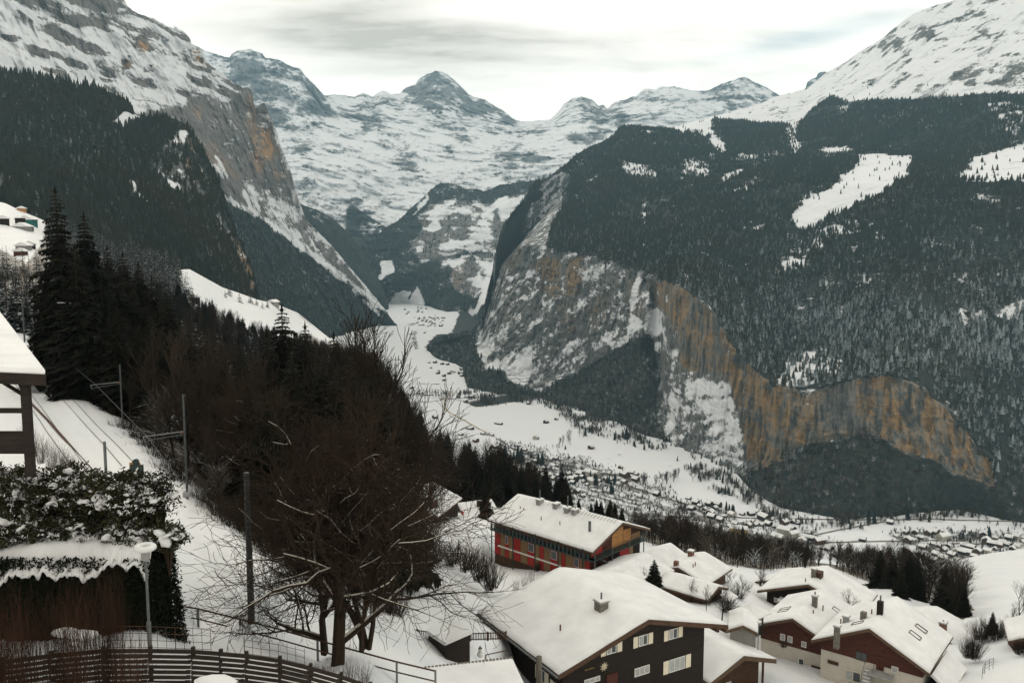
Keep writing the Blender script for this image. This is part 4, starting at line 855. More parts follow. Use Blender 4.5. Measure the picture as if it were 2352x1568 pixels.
def loc_corners(W, L, d): return
class House:
    """gabled building; local x = to the right of the front gable, y = towards the back, z = up; origin on the ground under the front ridge point"""
    def __init__(s, name, label, cat, Af, psi, L, W, d, depth, wall=M_WDARK, lower=None, lower_h=2.6, ovs=.9, ovf=1.0, roof_t=.22, snow_t=.20, fascia=None, group=None, tilt=0):
        s.L, s.W, s.d = L, W, d; s.ovs, s.ovf = ovs, ovf
        s.zr = depth; base = np.array([Af[0], Af[1], Af[2] - depth]); s.base = base; s.psi = math.radians(psi)
        s.root = empty(name, base, label, cat, group, rz=-s.psi)
        k = d / W; s.k = k; fascia = fascia or M_FASCIA
        wx = W - ovs; ze = s.zr - k * wx - roof_t; zt = s.zr - roof_t
        def prism(z0, y0, y1, hw, ztop_in):
            mb = MB(); ze_ = ztop_in - k * hw
            v = []
            for y in (y0, y1): v += [(-hw, y, z0), (hw, y, z0), (hw, y, ze_), (0, y, ztop_in), (-hw, y, ze_)]
            mb.add(v, [(0, 1, 2, 3, 4), (9, 8, 7, 6, 5), (0, 4, 9, 5), (1, 6, 7, 2), (0, 5, 6, 1)]); return mb
        y0, y1 = ovf, L - ovf * .6
        s.y0, s.y1, s.wx, s.ze = y0, y1, wx, ze
        if lower is not None:
            lh = ze - (s.lh if hasattr(s, 'lh') else 0)
            zl = ze - .35 if lower_h is None else lower_h
            mb = MB(); mb.box((0, (y0 + y1) / 2, (zl - 6) / 2), (2 * wx - .12, y1 - y0 - .12, zl + 6)); mb.build('lower_wall', lower, s.root)
            prism(zl + .01, y0, y1, wx, zt).build('wall', wall, s.root); s.zl = zl
        else:
            prism(-6, y0, y1, wx, zt).build('wall', wall, s.root); s.zl = 0
        # plank edges on the gable
        def slab(t0, t1, W_, ya, yb, name, mat, parent, bev=0, dz=0):
            k_ = k; n = math.sqrt(1 + k * k)
            mb = MB(); v = []
            for y in (ya, yb):
                v += [(-W_, y, s.zr - k_ * W_ + t0 + dz), (0, y, s.zr + t0 + dz), (W_, y, s.zr - k_ * W_ + t0 + dz), (W_, y, s.zr - k_ * W_ + t1 + dz), (0, y, s.zr + t1 + dz), (-W_, y, s.zr - k_ * W_ + t1 + dz)]
            mb.add(v, [(0, 1, 4, 5), (1, 2, 3, 4), (6, 11, 10, 7), (7, 10, 9, 8), (0, 5, 11, 6), (2, 8, 9, 3), (5, 4, 10, 11), (4, 3, 9, 10), (0, 6, 7, 1), (1, 7, 8, 2)])
            o = mb.build(name, mat, parent)
            if bev: md = o.modifiers.new('b', 'BEVEL'); md.width = bev; md.segments = 3; md.limit_method = 'ANGLE'; md.angle_limit = .5
            return o
        s.roof = slab(-roof_t, 0, W, 0, L, 'roof', fascia, s.root)
        ws = W - .03; nx_, ny_ = 28, max(10, int(L * 1.6)); U = np.linspace(-1, 1, nx_ + 1); Yv = np.linspace(.03, L - .03, ny_ + 1); UU, YY = np.meshgrid(U, Yv); sd_ = abs(hash((round(float(Af[0]), 1), 7))) % 50
        q_ = np.stack([UU * ws / 1.6, YY / 1.6, UU * 0 + sd_], -1); nz_ = fbm(q_, 3, 31); nl_ = fbm(q_ * .3, 2, 32); ed = np.minimum(np.minimum(1 - np.abs(UU), 1) * ws, np.minimum(YY - .03, L - .03 - YY)); th = snow_t * (.72 + .28 * sstep(ed, -.02, .15)) + (.05 * nz_ + .08 * nl_) * sstep(ed, 0, .8) * (snow_t / .34)
        XX = UU * (ws + .05 * nz_ * (np.abs(UU) > .99)); YJ = YY + (.05 * nz_) * ((YY < .04) | (YY > L - .04)); base_ = s.zr - k * np.abs(XX); rg = np.exp(-(XX / .35) ** 2) * .06
        top_ = np.stack([XX, YJ, base_ + th - rg], -1); bot_ = np.stack([XX, YJ, base_ + .004], -1); n_t = (nx_ + 1) * (ny_ + 1); mb = MB(); idx = np.arange(n_t).reshape(ny_ + 1, nx_ + 1)
        F_ = [(int(idx[j, i]), int(idx[j, i + 1]), int(idx[j + 1, i + 1]), int(idx[j + 1, i])) for j in range(ny_) for i in range(nx_)]
        rim = [int(v_) for v_ in list(idx[0, :]) + list(idx[1:, -1]) + list(idx[-1, -2::-1]) + list(idx[-2:0:-1, 0])]; F_ += [(rim[(i + 1) % len(rim)], rim[i], rim[i] + n_t, rim[(i + 1) % len(rim)] + n_t) for i in range(len(rim))]
        mb.add(np.concatenate([top_.reshape(-1, 3), bot_.reshape(-1, 3)]), F_); o = mb.build('snow_cover', M_SNOW, s.roof, True)
        s.roofsnow = snow_t
        # bargeboards
        for sg in (-1, 1):
            mb = MB(); v = []
            for x, z in ((0, s.zr + .03), (sg * (W + .02), s.zr - k * W + .03), (sg * (W + .02), s.zr - k * W - roof_t - .10), (0, s.zr - roof_t - .12)):
                v += [(x, -.06, z), (x, -.003, z)]
            mb.add(v, [(0, 2, 4, 6), (1, 7, 5, 3), (0, 1, 3, 2), (2, 3, 5, 4), (4, 5, 7, 6), (6, 7, 1, 0)]); mb.build('bargeboard', fascia, s.root)
    def world(s, p):
        c, q = math.cos(-s.psi), math.sin(-s.psi); return np.array([s.base[0] + c * p[0] - q * p[1], s.base[1] + q * p[0] + c * p[1], s.base[2] + p[2]])
    def local(s, P):
        c, q = math.cos(s.psi), math.sin(s.psi); d = np.asarray(P) - s.base; return np.array([c * d[0] - q * d[1], q * d[0] + c * d[1], d[2]])
    def face(s, which):
        if which == 'front': return np.array([0, s.y0, 0.]), np.array([1., 0, 0]), np.array([0, -1., 0])
        if which == 'left': return np.array([-s.wx, 0, 0.]), np.array([0, -1., 0]), np.array([-1., 0, 0])
        if which == 'right': return np.array([s.wx, 0, 0.]), np.array([0, 1., 0]), np.array([1., 0, 0])
    def hit(s, px, py, which):
        O, R, Nn = s.face(which); d = s.local(unp(px, py, 1.0)) - s.local((0, 0, 0)); o = s.local((0, 0, 0))
        tt = np.dot(O - o, Nn) / np.dot(d, Nn); p = o + d * tt
        return float(np.dot(p - O, R)), float(p[2])
    def slabbox(s, mb, which, u0, u1, v0, v1, n0, n1, mi=0):
        O, R, Nn = s.face(which); a = O + R * u0 + Nn * n0; c = O + R * (u0 + u1) / 2 + Nn * (n0 + n1) / 2; c[2] = (v0 + v1) / 2
        mb.box(c, (u1 - u0, n1 - n0, v1 - v0), mi, frame=[R, Nn, (0, 0, 1)])
    def window(s, which, u0, u1, v0, v1, shut=False, panes=2, frame=None, curtain=True, glow=None, name='window'):
        frame = frame or M_FRAME
        mb = MB(); f_ = .07
        s.slabbox(mb, which, u0, u1, v0, v0 + f_, .004, .07); s.slabbox(mb, which, u0, u1, v1 - f_, v1, .004, .07)
        s.slabbox(mb, which, u0, u0 + f_, v0 + f_, v1 - f_, .004, .07); s.slabbox(mb, which, u1 - f_, u1, v0 + f_, v1 - f_, .004, .07)
        for i in range(1, panes):
            uu = u0 + (u1 - u0) * i / panes; s.slabbox(mb, which, uu - .03, uu + .03, v0 + f_, v1 - f_, .004, .065)
        wn = mb.build(name, frame, s.root)
        for i in range(panes):
            a = u0 + f_ + (u1 - u0 - 2 * f_) * i / panes; b_ = u0 + f_ + (u1 - u0 - 2 * f_) * (i + 1) / panes
            mb = MB(); s.slabbox(mb, which, a + .025, b_ - .025, v0 + f_, v1 - f_, .006, .030); mb.build('pane', M_CURT if curtain and (i != 1 or panes > 2) else M_GLASS, wn)
        if shut:
            sw = min((u1 - u0) * .5, .62)
            for sg in (-1, 1):
                a, b_ = (u0 - sw - .10, u0 - .10) if sg < 0 else (u1 + .10, u1 + sw + .10)
                mb = MB(); s.slabbox(mb, which, a, b_, v0 - .02, v1 + .02, .03, .075); mb.build('shutter', M_SHUT, wn)
        return wn
    def window_px(s, which, bl, tr, **kw):
        u0, v0 = s.hit(*bl, which); u1, v1 = s.hit(*tr, which); u0, u1 = min(u0, u1), max(u0, u1); v0, v1 = min(v0, v1), max(v0, v1)
        return s.window(which, u0, u1, v0, v1, **kw)
    def roof_pt(s, px, py, side=1):
        """point on the snow of a roof plane (side +1 right, -1 left) seen at px, py"""
        nrm = np.array([side * s.k, 0, 1.]); O = np.array([0, 0, s.zr + s.roofsnow]); d = s.local(unp(px, py, 1.0)) - s.local((0, 0, 0)); o = s.local((0, 0, 0))
        return o + d * np.dot(O - o, nrm) / np.dot(d, nrm)
    def chimney(s, px, py, side=1, w_=.7, h=1.1, mat=None, cap=True, pipe=0, d_=None):
        p = s.roof_pt(px, py, side); mb = MB(); mb.box((p[0], p[1], p[2] + h / 2 - .6), (w_, d_ or w_, h + 1.2)); c = mb.build('chimney', mat or M_STONE, s.roof)
        if cap:
            mb = MB(); mb.box((p[0], p[1], p[2] + h + .06), (w_ + .22, (d_ or w_) + .22, .08)); mb.build('chimney_cap', M_CONC, s.roof)
            mb = MB(); mb.box((p[0], p[1], p[2] + h + .18), (w_ + .16, (d_ or w_) + .16, .15)); o = mb.build('chimney_snow', M_SNOW, s.roof)
            md = o.modifiers.new('b', 'BEVEL'); md.width = .06; md.segments = 2
        if pipe: mb = MB(); mb.tube([(p[0], p[1], p[2] + h + .1), (p[0], p[1], p[2] + h + .1 + pipe)], [.09, .09], 8, cap=True); mb.build('flue_pipe', M_METAL, s.roof)
    def vent(s, px, py, side=1, h=.6, r=.08, mat=None):
        p = s.roof_pt(px, py, side); mb = MB(); mb.tube([(p[0], p[1], p[2] - .3), (p[0], p[1], p[2] + h)], [r, r], 8, cap=True); mb.build('vent_pipe', mat or M_BRICK, s.roof)
    def skylight(s, px, py, side=1, w_=.8, l=1.3):
        p = s.roof_pt(px, py, side); a = np.array([1, 0, -side * s.k]); a /= np.linalg.norm(a); n_ = np.cross(a, (0, 1, 0)); n_ = n_ * np.sign(n_[2])
        mb = MB()
        for c_, sz in (((0, -w_ / 2), (l, .07)), ((0, w_ / 2), (l, .07)), ((-l / 2, 0), (.07, w_)), ((l / 2, 0), (.07, w_))):
            mb.box(p + a * c_[0] + np.array([0, 1, 0]) * c_[1] + n_ * .02, (sz[0], sz[1], .10), 0, frame=[a, (0, 1, 0), n_])
        mb.build('skylight', M_WBROWN, s.roof)
def hz(px, py, Y): return unp(px, py, Y)

# --- big dark chalet
A = (12.3, 75.0, -33.4)
h = House('chalet', 'large dark timber chalet with cream shutters and broad snow roof, nearest in the village', 'chalet', A, -30.3, 14.6, 9.7, 2.73, 9.2, wall=M_WDARK, ovs=1.5, ovf=1.6, roof_t=.30, snow_t=.24, fascia=M_WBROWN)
for bl, tr, sh, pn in [((1392.8, 1503), (1415.2, 1473.8), True, 2), ((1466.2, 1484.2), (1487, 1454), True, 2), ((1536, 1468.6), (1555.8, 1440), True, 2), ((1536.3, 1544.2), (1572.8, 1503.9), True, 3), ((1456.9, 1554), (1491.2, 1524.3), False, 3), ((1341.7, 1572), (1377.7, 1549.8), False, 3)]:
    h.window_px('front', bl, tr, shut=sh, panes=pn)
u0, v0 = h.hit(1391.7, 1580, 'front'); u1, v1 = h.hit(1417.8, 1541, 'front')
mb = MB(); h.slabbox(mb, 'front', u0, u1, v0 - .6, v1, .01, .08); mb.build('door', M_WRED, h.root)
# log courses: proud horizontal beams on both visible walls
for i in range(14):
    zc = .2 + i * .42
    if zc > h.ze - .3: break
    mb = MB(); h.slabbox(mb, 'front', -h.wx, h.wx, zc, zc + .36, -.02, .002 + .0005 * (i % 3)); mb.build('timber_beam', M_WDARK, h.root)
# carved flower emblem and lettering
def star(h, px, py, r1, r2, n, mat, name, label=None):
    u, v = h.hit(px, py, 'front'); O, R, Nn = h.face('front'); mb = MB(); vs = []
    for lay in (.01, .09):
        for j in range(2 * n):
            a = j * math.pi / n + .1; q = r1 if j % 2 == 0 else r2; p = O + R * (u + q * math.cos(a)) + Nn * lay; p[2] = v + q * math.sin(a); vs.append(p)
    c = O + R * u + Nn * .15; c[2] = v; vs.append(c); m2 = 2 * n
    mb.add(vs, [(m2 + j, m2 + (j + 1) % m2, 2 * m2) for j in range(m2)] + [(j, (j + 1) % m2, m2 + (j + 1) % m2, m2 + j) for j in range(m2)])
    o = mb.build(name, mat, h.root); return o
star(h, 1386.5, 1529, .46, .20, 9, M_EMBLEM, 'flower_emblem')
u, v = h.hit(1343, 1539, 'front'); O, R, Nn = h.face('front'); r = random.Random(4); mb = MB()
for i in range(9):                                            # raised script lettering, too blurred in the photograph to be read
    uu = u + i * .115; hh = .14 if i in (0, 5) else .08
    pts = []
    for q_, (du, dv) in enumerate([(0, 0), (.03, hh), (.06, hh * .9), (.045, .01), (.10, .02)]):
        p = O + R * (uu + du) + Nn * .05; p[2] = v + dv + r.uniform(-.01, .01); pts.append(p)
    mb.tube(pts, [.014] * 5, 4)
mb.build('script_lettering', M_GOLD, h.root)
h.chimney(1381, 1398, -1, .95, .75, M_STONE, pipe=.75); h.vent(1287, 1447, -1, .55)
for bl, tr in [((1247, 1549), (1255, 1526)), ((1262, 1566), (1270, 1543))]:
    pass
h.window('left', -5.4, -4.4, 3.3, 4.5, shut=True, panes=2)
h.window('left', -2.9, -1.9, 3.0, 4.2, shut=True, panes=2)
for i in range(17):
    y = .5 + i * .85; x = -h.W + .02; mb = MB(); z = h.zr - h.k * h.W - .42
    mb.box((x + .55, y, z + .16), (1.2, .14, .18), frame=[np.array([1, 0, h.k]) / math.hypot(1, h.k), (0, 1, 0), np.array([-h.k, 0, 1]) / math.hypot(1, h.k)]); mb.build('rafter', M_WBROWN, h.root)
mb = MB(); z = h.zr - h.k * h.W - .15; mb.tube([(-h.W - .10, 0, z), (-h.W - .10, h.L, z)], [.10, .10], 8, cap=True); mb.build('gutter', M_METAL, h.root)
# purlin ends under the right eave
for x in (h.W - .5, h.W - 1.6): mb = MB(); mb.box((x, 1.2, h.zr - h.k * x - .5), (.24, 3.2, .26)); mb.build('purlin', M_WBROWN, h.root)
CHALET = h

# --- red and tan striped lodge
h = House('lodge', 'long red and tan striped lodge with a dark balcony along its side', 'building', (16.4, 125.0, -40.7), -46.2, 21.4, 7.1, 2.74, 9.5, wall=M_WBROWN, ovs=1.0, ovf=1.2, roof_t=.20, snow_t=.18)
r = random.Random(3)
O_, R_f, N_f = h.face('left')
y = h.y0; widths = []
mid = h.ze - 1.5; i = 0
while y < h.y1 - .3:
    wd_ = min(r.choice([.75, .95, 1.25, 1.5]), h.y1 - y)
    for z0, z1, par in ((mid + .25, h.ze - .02, 1), (mid - 4.2, mid - .12, 0)):
        m_ = M_RED if (i + par) % 2 == 0 else M_TAN
        mb = MB(); h.slabbox(mb, 'left', -(y + wd_) + .03, -y - .03, z0, z1, .01, .07 + .01 * (i % 2)); mb.build('wall_panel', m_, h.root)
    if i % 3 == 1 and wd_ > .8: h.window('left', -(y + wd_) + .12 - 0, -y - .12, mid - 2.2, mid - .9, panes=1, curtain=(i % 2 == 0)) if False else None
    if i % 4 == 2:
        mb = MB(); h.slabbox(mb, 'left', -(y + wd_) + .15, -y - .15, mid - 2.0, mid - .7, .09, .13); wn = mb.build('window', M_FRAME, h.root)
        mb = MB(); h.slabbox(mb, 'left', -(y + wd_) + .22, -y - .22, mid - 1.93, mid - .77, .131, .15); mb.build('pane', M_GLASS, wn)
    y += wd_; i += 1
mb = MB(); h.slabbox(mb, 'left', -h.y1 - 0, -h.y0 + 1.2, mid - .10, mid + .08, .10, 1.15); mb.build('balcony_floor', M_GREENM, h.root)
mb = MB(); h.slabbox(mb, 'left', -h.y1, -h.y0 + 1.2, mid + .95, mid + 1.03, 1.08, 1.15); h.slabbox(mb, 'left', -h.y1, -h.y0 + 1.2, mid + .5, mid + .54, 1.10, 1.14); mb.build('balcony_rail', M_GREENM, h.root)
for k in range(26):
    uu = -h.y1 + .2 + k * (h.y1 - h.y0 + .8) / 26; mb = MB(); h.slabbox(mb, 'left', uu, uu + .40, mid + .08, mid + .92, 1.10, 1.13); mb.build('balcony_panel', M_GREENM, h.root)
for k in range(5):
    uu = -h.y1 + .3 + k * (h.y1 - h.y0) / 4.2; mb = MB(); h.slabbox(mb, 'left', uu, uu + .12, -3, h.ze, 1.0, 1.12); mb.build('balcony_post', M_GREENM, h.root)
mb = MB(); h.slabbox(mb, 'left', -h.y1 + 1.5, -h.y0 - 5, mid - 2.45, mid - 2.33, .6, .9); mb.build('awning_rail', M_FRAME, h.root)
# gable end: dark red below, honey wood above, balcony and outside stair
for k, (u0, u1, z0, z1, m_) in enumerate([(-6, -3.4, mid + .1, mid + 1.1, M_RED), (-3.3, -1.2, mid + .1, mid + 1.9, M_WRED), (-1.1, 1.6, mid + .1, mid + 2.9, M_ORANGE), (1.7, 3.6, mid + .1, mid + 2.2, M_ORANGE), (3.7, 6.0, mid + .1, mid + 1.1, M_TAN),
                                          (-6, -2.0, mid - 3.2, mid - .15, M_WRED), (-1.9, .8, mid - 3.2, mid - .15, M_WDARK), (.9, 3.2, mid - 3.2, mid - .15, M_RED), (3.3, 4.2, mid - 3.2, mid - .15, M_TAN), (4.3, 6.0, mid - 3.2, mid - .15, M_WDARK)]):
    mb = MB(); h.slabbox(mb, 'front', u0, u1, z0, z1, .01, .06 + .006 * (k % 3)); mb.build('gable_panel', m_, h.root)
mb = MB(); h.slabbox(mb, 'front', -7.0, 6.2, mid - .10, mid + .08, .08, 1.3); mb.build('gable_balcony_floor', M_GREENM, h.root)
mb = MB(); h.slabbox(mb, 'front', -7.0, 6.2, mid + .95, mid + 1.02, 1.22, 1.28); h.slabbox(mb, 'front', -7.0, 6.2, mid + .5, mid + .54, 1.22, 1.26); mb.build('gable_balcony_rail', M_GREENM, h.root)
for uu in (-6.6, -2.5, 1.7, 5.4): mb = MB(); h.slabbox(mb, 'front', uu, uu + .12, -3, mid + 1.0, 1.1, 1.22); mb.build('balcony_post', M_METAL, h.root)
mb = MB(); mb.box((-3.0, .1, mid - 1.6), (5.0, 1.0, .14), frame=[np.array([.84, 0, -.54]), (0, 1, 0), np.array([.54, 0, .84])]); mb.build('outside_stair', M_METAL, h.root)
for px, py in ((1309, 1170), (1354, 1183), (1395, 1196)): pass
for px, py in [(1299, 1170), (1278, 1163), (1335, 1182)]: pass
h.chimney(1304, 1174, -1, 1.1, .5, M_CONC, d_=.7, pipe=1.9); h.chimney(1281 - 4, 1162, -1, .0, .0, M_CONC, cap=False) if False else None
h.chimney(1236 + 4, 1155, -1, 1.1, .5, M_CONC, d_=.7, pipe=1.5); h.chimney(1278, 1164, -1, 1.1, .5, M_CONC, d_=.7); h.chimney(1321, 1178, -1, 1.1, .5, M_CONC, d_=.7, pipe=.6)
h.chimney(1354.5, 1219, -1, .30, 1.5, M_METAL, cap=False)
for px, py, hh in [(1195, 1167, .35), (1203, 1170, .3), (1243, 1194, .6), (1286, 1205, .6)]: h.vent(px, py, -1, hh, .07)
LODGE = h
M_SEAM = M_METAL
# ridge flashing strips showing through the thin snow
for k in range(22):
    y_ = 1.0 + k * .62; mb = MB(); a = np.array([-1, 0, -h.k]) / math.hypot(1, h.k)
    mb.box(np.array([0, y_, h.zr + .30]) + a * .55, (1.0, .05, .03), frame=[a, (0, 1, 0), np.cross(a, (0, 1, 0)) * -1]); mb.build('roof_seam', M_FASCIA, h.roof)

def simple_house(name, label, A, psi, L, W, d, dep, wall=M_WBROWN, lower=None, lower_h=2.4, cat='house', **kw):
    return House(name, label, cat, A, psi, L, W, d, dep, wall=wall, lower=lower, lower_h=lower_h, **kw)
h = simple_house('house', 'snow covered roof with one stone chimney between the red lodge and the big chalet', (10.5, 112, -44.6), 39.4, 14.5, 4.6, 1.7, 6, ovs=.7); h.chimney(1415, 1334, 1, .8, .6, M_STONE); h.window('front', .3, 1.0, 3.2, 4.0)
h = simple_house('house', 'plain snowy roof just behind the right corner of the red lodge', tuple(unp(1476, 1283, 128)), 38, 9, 5.0, 2.3, 6)
h = simple_house('house', 'small snowy gable peeping over the back of the big chalet roof', tuple(unp(1467, 1347, 96)), -10, 5.5, 3.6, 1.5, 5)
h = simple_house('house', 'snowy roofed house with two brick chimneys behind the lone garden spruce', (24.7, 125, -47.6), 39.2, 8.6, 4.7, 1.62, 6, snow_t=.2); h.chimney(1587, 1276, -1, .75, .75, M_BRICK); h.chimney(1553, 1298, -1, .6, .7, M_BRICK, cap=False)
h.vent(1592, 1302, 1, .5); h.vent(1597, 1299, 1, .6); h.vent(1484, 1303, -1, .7)
h = simple_house('house', 'low dark house with a small snowy porch roof right of the lone spruce', (27.6, 112, -45.3), -48.3, 8.0, 2.8, 1.05, 4.6, ovs=.5, ovf=.7)
mb = MB(); mb.box((1.3, -.9, 3.2), (2.2, 1.6, .16), frame=[(1, 0, 0), (0, .93, .36), (0, -.36, .93)]); mb.build('porch_roof', M_SNOW, h.root); h.window('front', -1.2, -.5, 1.6, 2.5)
h = simple_house('chalet', 'broad snow roofed chalet above the others, dark gable with small white dormer roof', (42.4, 120, -48.2), 35.9, 9.0, 7.4, 2.7, 7.5, wall=M_WDARK, ovs=1.1); h.chimney(1869, 1322, 1, .6, 1.0, M_STONE); h.chimney(1878, 1322, 1, 1.3, .7, M_WBROWN, cap=False); h.vent(1850, 1335, -1, .5)
mb = MB(); mb.box((-3.0, h.y0 - .7, 4.0), (2.6, 1.4, .25), frame=[(.97, 0, -.22), (.0, 1, 0), (.22, 0, .97)]); mb.build('dormer_roof', M_SNOW, h.root); h.window('front', -5.2, -4.6, 3.3, 4.0, panes=1)
h = simple_house('house', 'strip of snowy roof behind the broad chalet', tuple(unp(1775, 1332, 140)), 50, 9, 3.4, 1.3, 5)
# C2
h = House('chalet', 'chalet with red brown gable over cream plaster, left one of the pair', 'chalet', (33.6, 100, -44.4), 38.1, 11.6, 4.9, 2.2, 8.4, wall=M_WRED, lower=M_PLASTER, lower_h=4.5, ovs=.7, ovf=.8); 
h.window('front', -1.7, -1.1, 5.0, 5.8, panes=1); h.window('front', -.8, -.2, 5.0, 5.8, panes=1); h.window('front', .9, 1.5, 4.9, 5.6, panes=1)
h.window('front', .6, 1.3, 2.3, 3.4, panes=1, curtain=False); mb = MB(); h.slabbox(mb, 'front', 2.2, 3.3, .9, 3.0, .01, .07); mb.build('door', M_WRED, h.root)
mb = MB()
for k in range(4): h.slabbox(mb, 'front', 2.3, 3.2, 1.2 + k * .45, 1.23 + k * .45, .071, .09)
mb.build('door_bars', M_FRAME, h.root)
h.chimney(1871, 1392, 1, .55, 1.3, M_STONE, pipe=.5); h.vent(1868, 1408, 1, .45); h.vent(1890, 1402, 1, .7); h.skylight(1924, 1402, 1); h.skylight(1804, 1397, -1); h.skylight(1799, 1402, -1)
# C3
h = House('chalet', 'nearer chalet with red brown gable, cream ground floor and outside concrete stair', 'chalet', (39.4, 92, -42.0), 38.4, 11.2, 6.3, 3.2, 9.2, wall=M_WRED, lower=M_PLASTER, lower_h=4.9, ovs=.8, ovf=.9)
h.window('front', -1.6, -.3, 4.9, 5.9, panes=2, frame=M_WBROWN, curtain=False); h.window('front', 2.3, 3.0, 4.6, 5.3, panes=1)
h.window('front', -2.6, -.9, 2.2, 3.4, panes=2, frame=M_SHUT); h.window('front', 1.5, 2.1, 1.8, 3.0, panes=1, curtain=False)
mb = MB(); h.slabbox(mb, 'front', -4.6, -3.4, 3.5, 3.9, .01, .10); mb.build('sign_board', M_WBROWN, h.root)
mb = MB(); h.slabbox(mb, 'front', .7, 1.5, 4.4, 6.0, .01, .08); mb.build('door', M_WRED, h.root)
mb = MB(); h.slabbox(mb, 'front', .2, 2.6, 4.15, 4.3, .02, 1.5); mb.build('landing', M_CONC, h.root)
for k in range(11):
    mb = MB(); h.slabbox(mb, 'front', -.4, .5, 4.0 - k * .30, 4.16 - k * .30, .3 + k * .26, .62 + k * .26); st_ = mb.build('step', M_CONC, h.root)
    mb = MB(); h.slabbox(mb, 'front', -.38, .48, 4.161 - k * .30, 4.22 - k * .30, .36 + k * .26, .60 + k * .26); mb.build('step_snow', M_SNOW, st_)
mb = MB()
for uu in (-.45, .55):
    O, R, Nn = h.face('front'); a = O + R * uu + Nn * .3; a[2] = 5.0; b_ = O + R * uu + Nn * 3.3; b_[2] = 1.8; mb.tube([a, b_], [.03, .03], 5)
mb.build('stair_rail', M_METAL, h.root)
h.chimney(1922, 1448 + 16, -1, .55, 1.3, M_STONE); h.chimney(1943, 1427, -1, .6, .6, M_CONC); h.chimney(1983, 1420, -1, .6, .8, M_STONE, cap=False); h.chimney(2021, 1409, -1, .6, 1.5, M_WDARK, cap=False, pipe=.6); h.vent(1931, 1430, -1, .5); h.vent(2002, 1410, -1, .6)
h.skylight(2116, 1443, 1); h.skylight(2102, 1458, 1); h.skylight(1970, 1430, -1)
mb = MB(); mb.box((h.W + .9, 5.2, h.zr - h.d - 1.6), (2.6, 7.2, .3), frame=[np.array([.8, 0, -.6]), (0, 1, 0), np.array([.6, 0, .8])]); mb.build('lean_to_roof', M_SNOW, h.root)
mb = MB(); mb.box((h.W + .4, 5.2, h.zr - h.d - 5), (1.8, 6.8, 5.6)); mb.build('lean_to_wall', M_WDARK, h.root)
h = House('house', 'pale walled house with tall brick chimney behind the nearer chalet', 'house', (54.5, 112, -50.5), 42.7, 7.8, 5.9, 1.92, 7.0, wall=M_PLASTER, ovs=.8); h.chimney(2165, 1455, 1, .8, 1.5, M_BRICK, pipe=.3)
h = House('house', 'snowy roof with brown wall cut off by the right edge of the picture', 'house', tuple(unp(2415, 1452, 97)), 24, 6.5, 4.3, 1.9, 7, wall=M_WRED, ovs=.7, ovf=1.0)
h = House('chalet', 'brown roofed house with open corner balcony in front of the snowfield', 'chalet', (24.6, 88.0, -43.2), -32.3, 9.0, 5.0, 1.7, 9, wall=M_WBROWN, ovs=.9, ovf=1.6, roof_t=.35, snow_t=.22, fascia=M_FASCIA)
mb = MB(); h.slabbox(mb, 'front', 1.6, 3.4, 3.4, 3.55, .02, 1.5); mb.build('balcony_floor', M_WBROWN, h.root)
mb = MB(); h.slabbox(mb, 'front', 3.1, 3.28, 3.5, h.ze + .2, 1.3, 1.48); mb.build('balcony_post', M_WBROWN, h.root)
mb = MB(); h.slabbox(mb, 'front', .6, 3.4, 4.5, 4.62, 1.35, 1.5); mb.build('balcony_rail', M_ORANGE, h.root)
for k in range(16):
    mb = MB(); h.slabbox(mb, 'front', .65 + k * .17, .72 + k * .17, 3.56, 4.49, 1.40, 1.45); mb.build('baluster', M_WBROWN, h.root)
h.window('front', -1.6, -.2, 4.0, 5.6, panes=2, curtain=False)
h = House('house', 'large snow roofed house behind the bare trees, dark gable facing the railway', 'house', (-20.6, 165, -49.2), 17.4, 13.5, 6.6, 2.95, 8, wall=M_WDARK, ovs=.8)
mb = MB(); mb.box((3.6, 3.2, h.zr - 1.3), (2.4, 2.6, 1.6)); mb.build('dormer', M_WRED, h.root); mb = MB(); mb.box((3.6, 3.2, h.zr - .38), (3.0, 3.2, .3)); mb.build('dormer_snow', M_SNOW, h.root); h.window('front', -2, -1, 3, 4)
h = House('house', 'house with a red flag and two dark chimneys beside the large roofed house', 'house', (-12.0, 185, -56.0), 66.3, 8.2, 5.0, 2.05, 7, wall=M_WBROWN, ovs=.7); h.chimney(1099, 1162, 1, .6, 1.2, M_WDARK, cap=False); h.chimney(1105, 1162, 1, .6, 1.2, M_WDARK, cap=False); h.vent(1080, 1172, 1, .6)
# flat garden roof in front, with a row of ridge tiles
def prism_thing(name, label, cat, tops, bots, mat, snow_t=.3, over=.25):
    T = [unp(*q) for q in tops]; B = [np.array([T[i][0], T[i][1], bots[i]]) for i in range(len(T))]
    c0 = np.mean(B, axis=0); rt = empty(name, c0, label, cat)
    mb = MB(); n = len(T); mb.add([p - c0 for p in B] + [p - c0 for p in T], [tuple(range(n)), tuple(range(2 * n - 1, n - 1, -1))] + [(i, (i + 1) % n, n + (i + 1) % n, n + i) for i in range(n)]); mb.build('wall', mat, rt)
    c = np.mean(T, axis=0); T2 = [c + (p - c) * (1 + over / np.linalg.norm(p - c)) for p in T]
    mb = MB(); mb.add([p - c0 + np.array([0, 0, .02]) for p in T2] + [p - c0 + np.array([0, 0, snow_t]) for p in T2], [tuple(range(n)), tuple(range(2 * n - 1, n - 1, -1))] + [(i, (i + 1) % n, n + (i + 1) % n, n + i) for i in range(n)]); o = mb.build('snow_cover', M_SNOW, rt)
    md = o.modifiers.new('b', 'BEVEL'); md.width = .1; md.segments = 2
    return rt
prism_thing('garden_shed', 'small dark shed with thick snow on its roof beside the picket fence', 'shed', [(984, 1452, 66), (1024, 1479, 61), (1079, 1455, 62), (1040, 1430, 68)], [-34, -34, -34.5, -34], M_WDARK, .3)
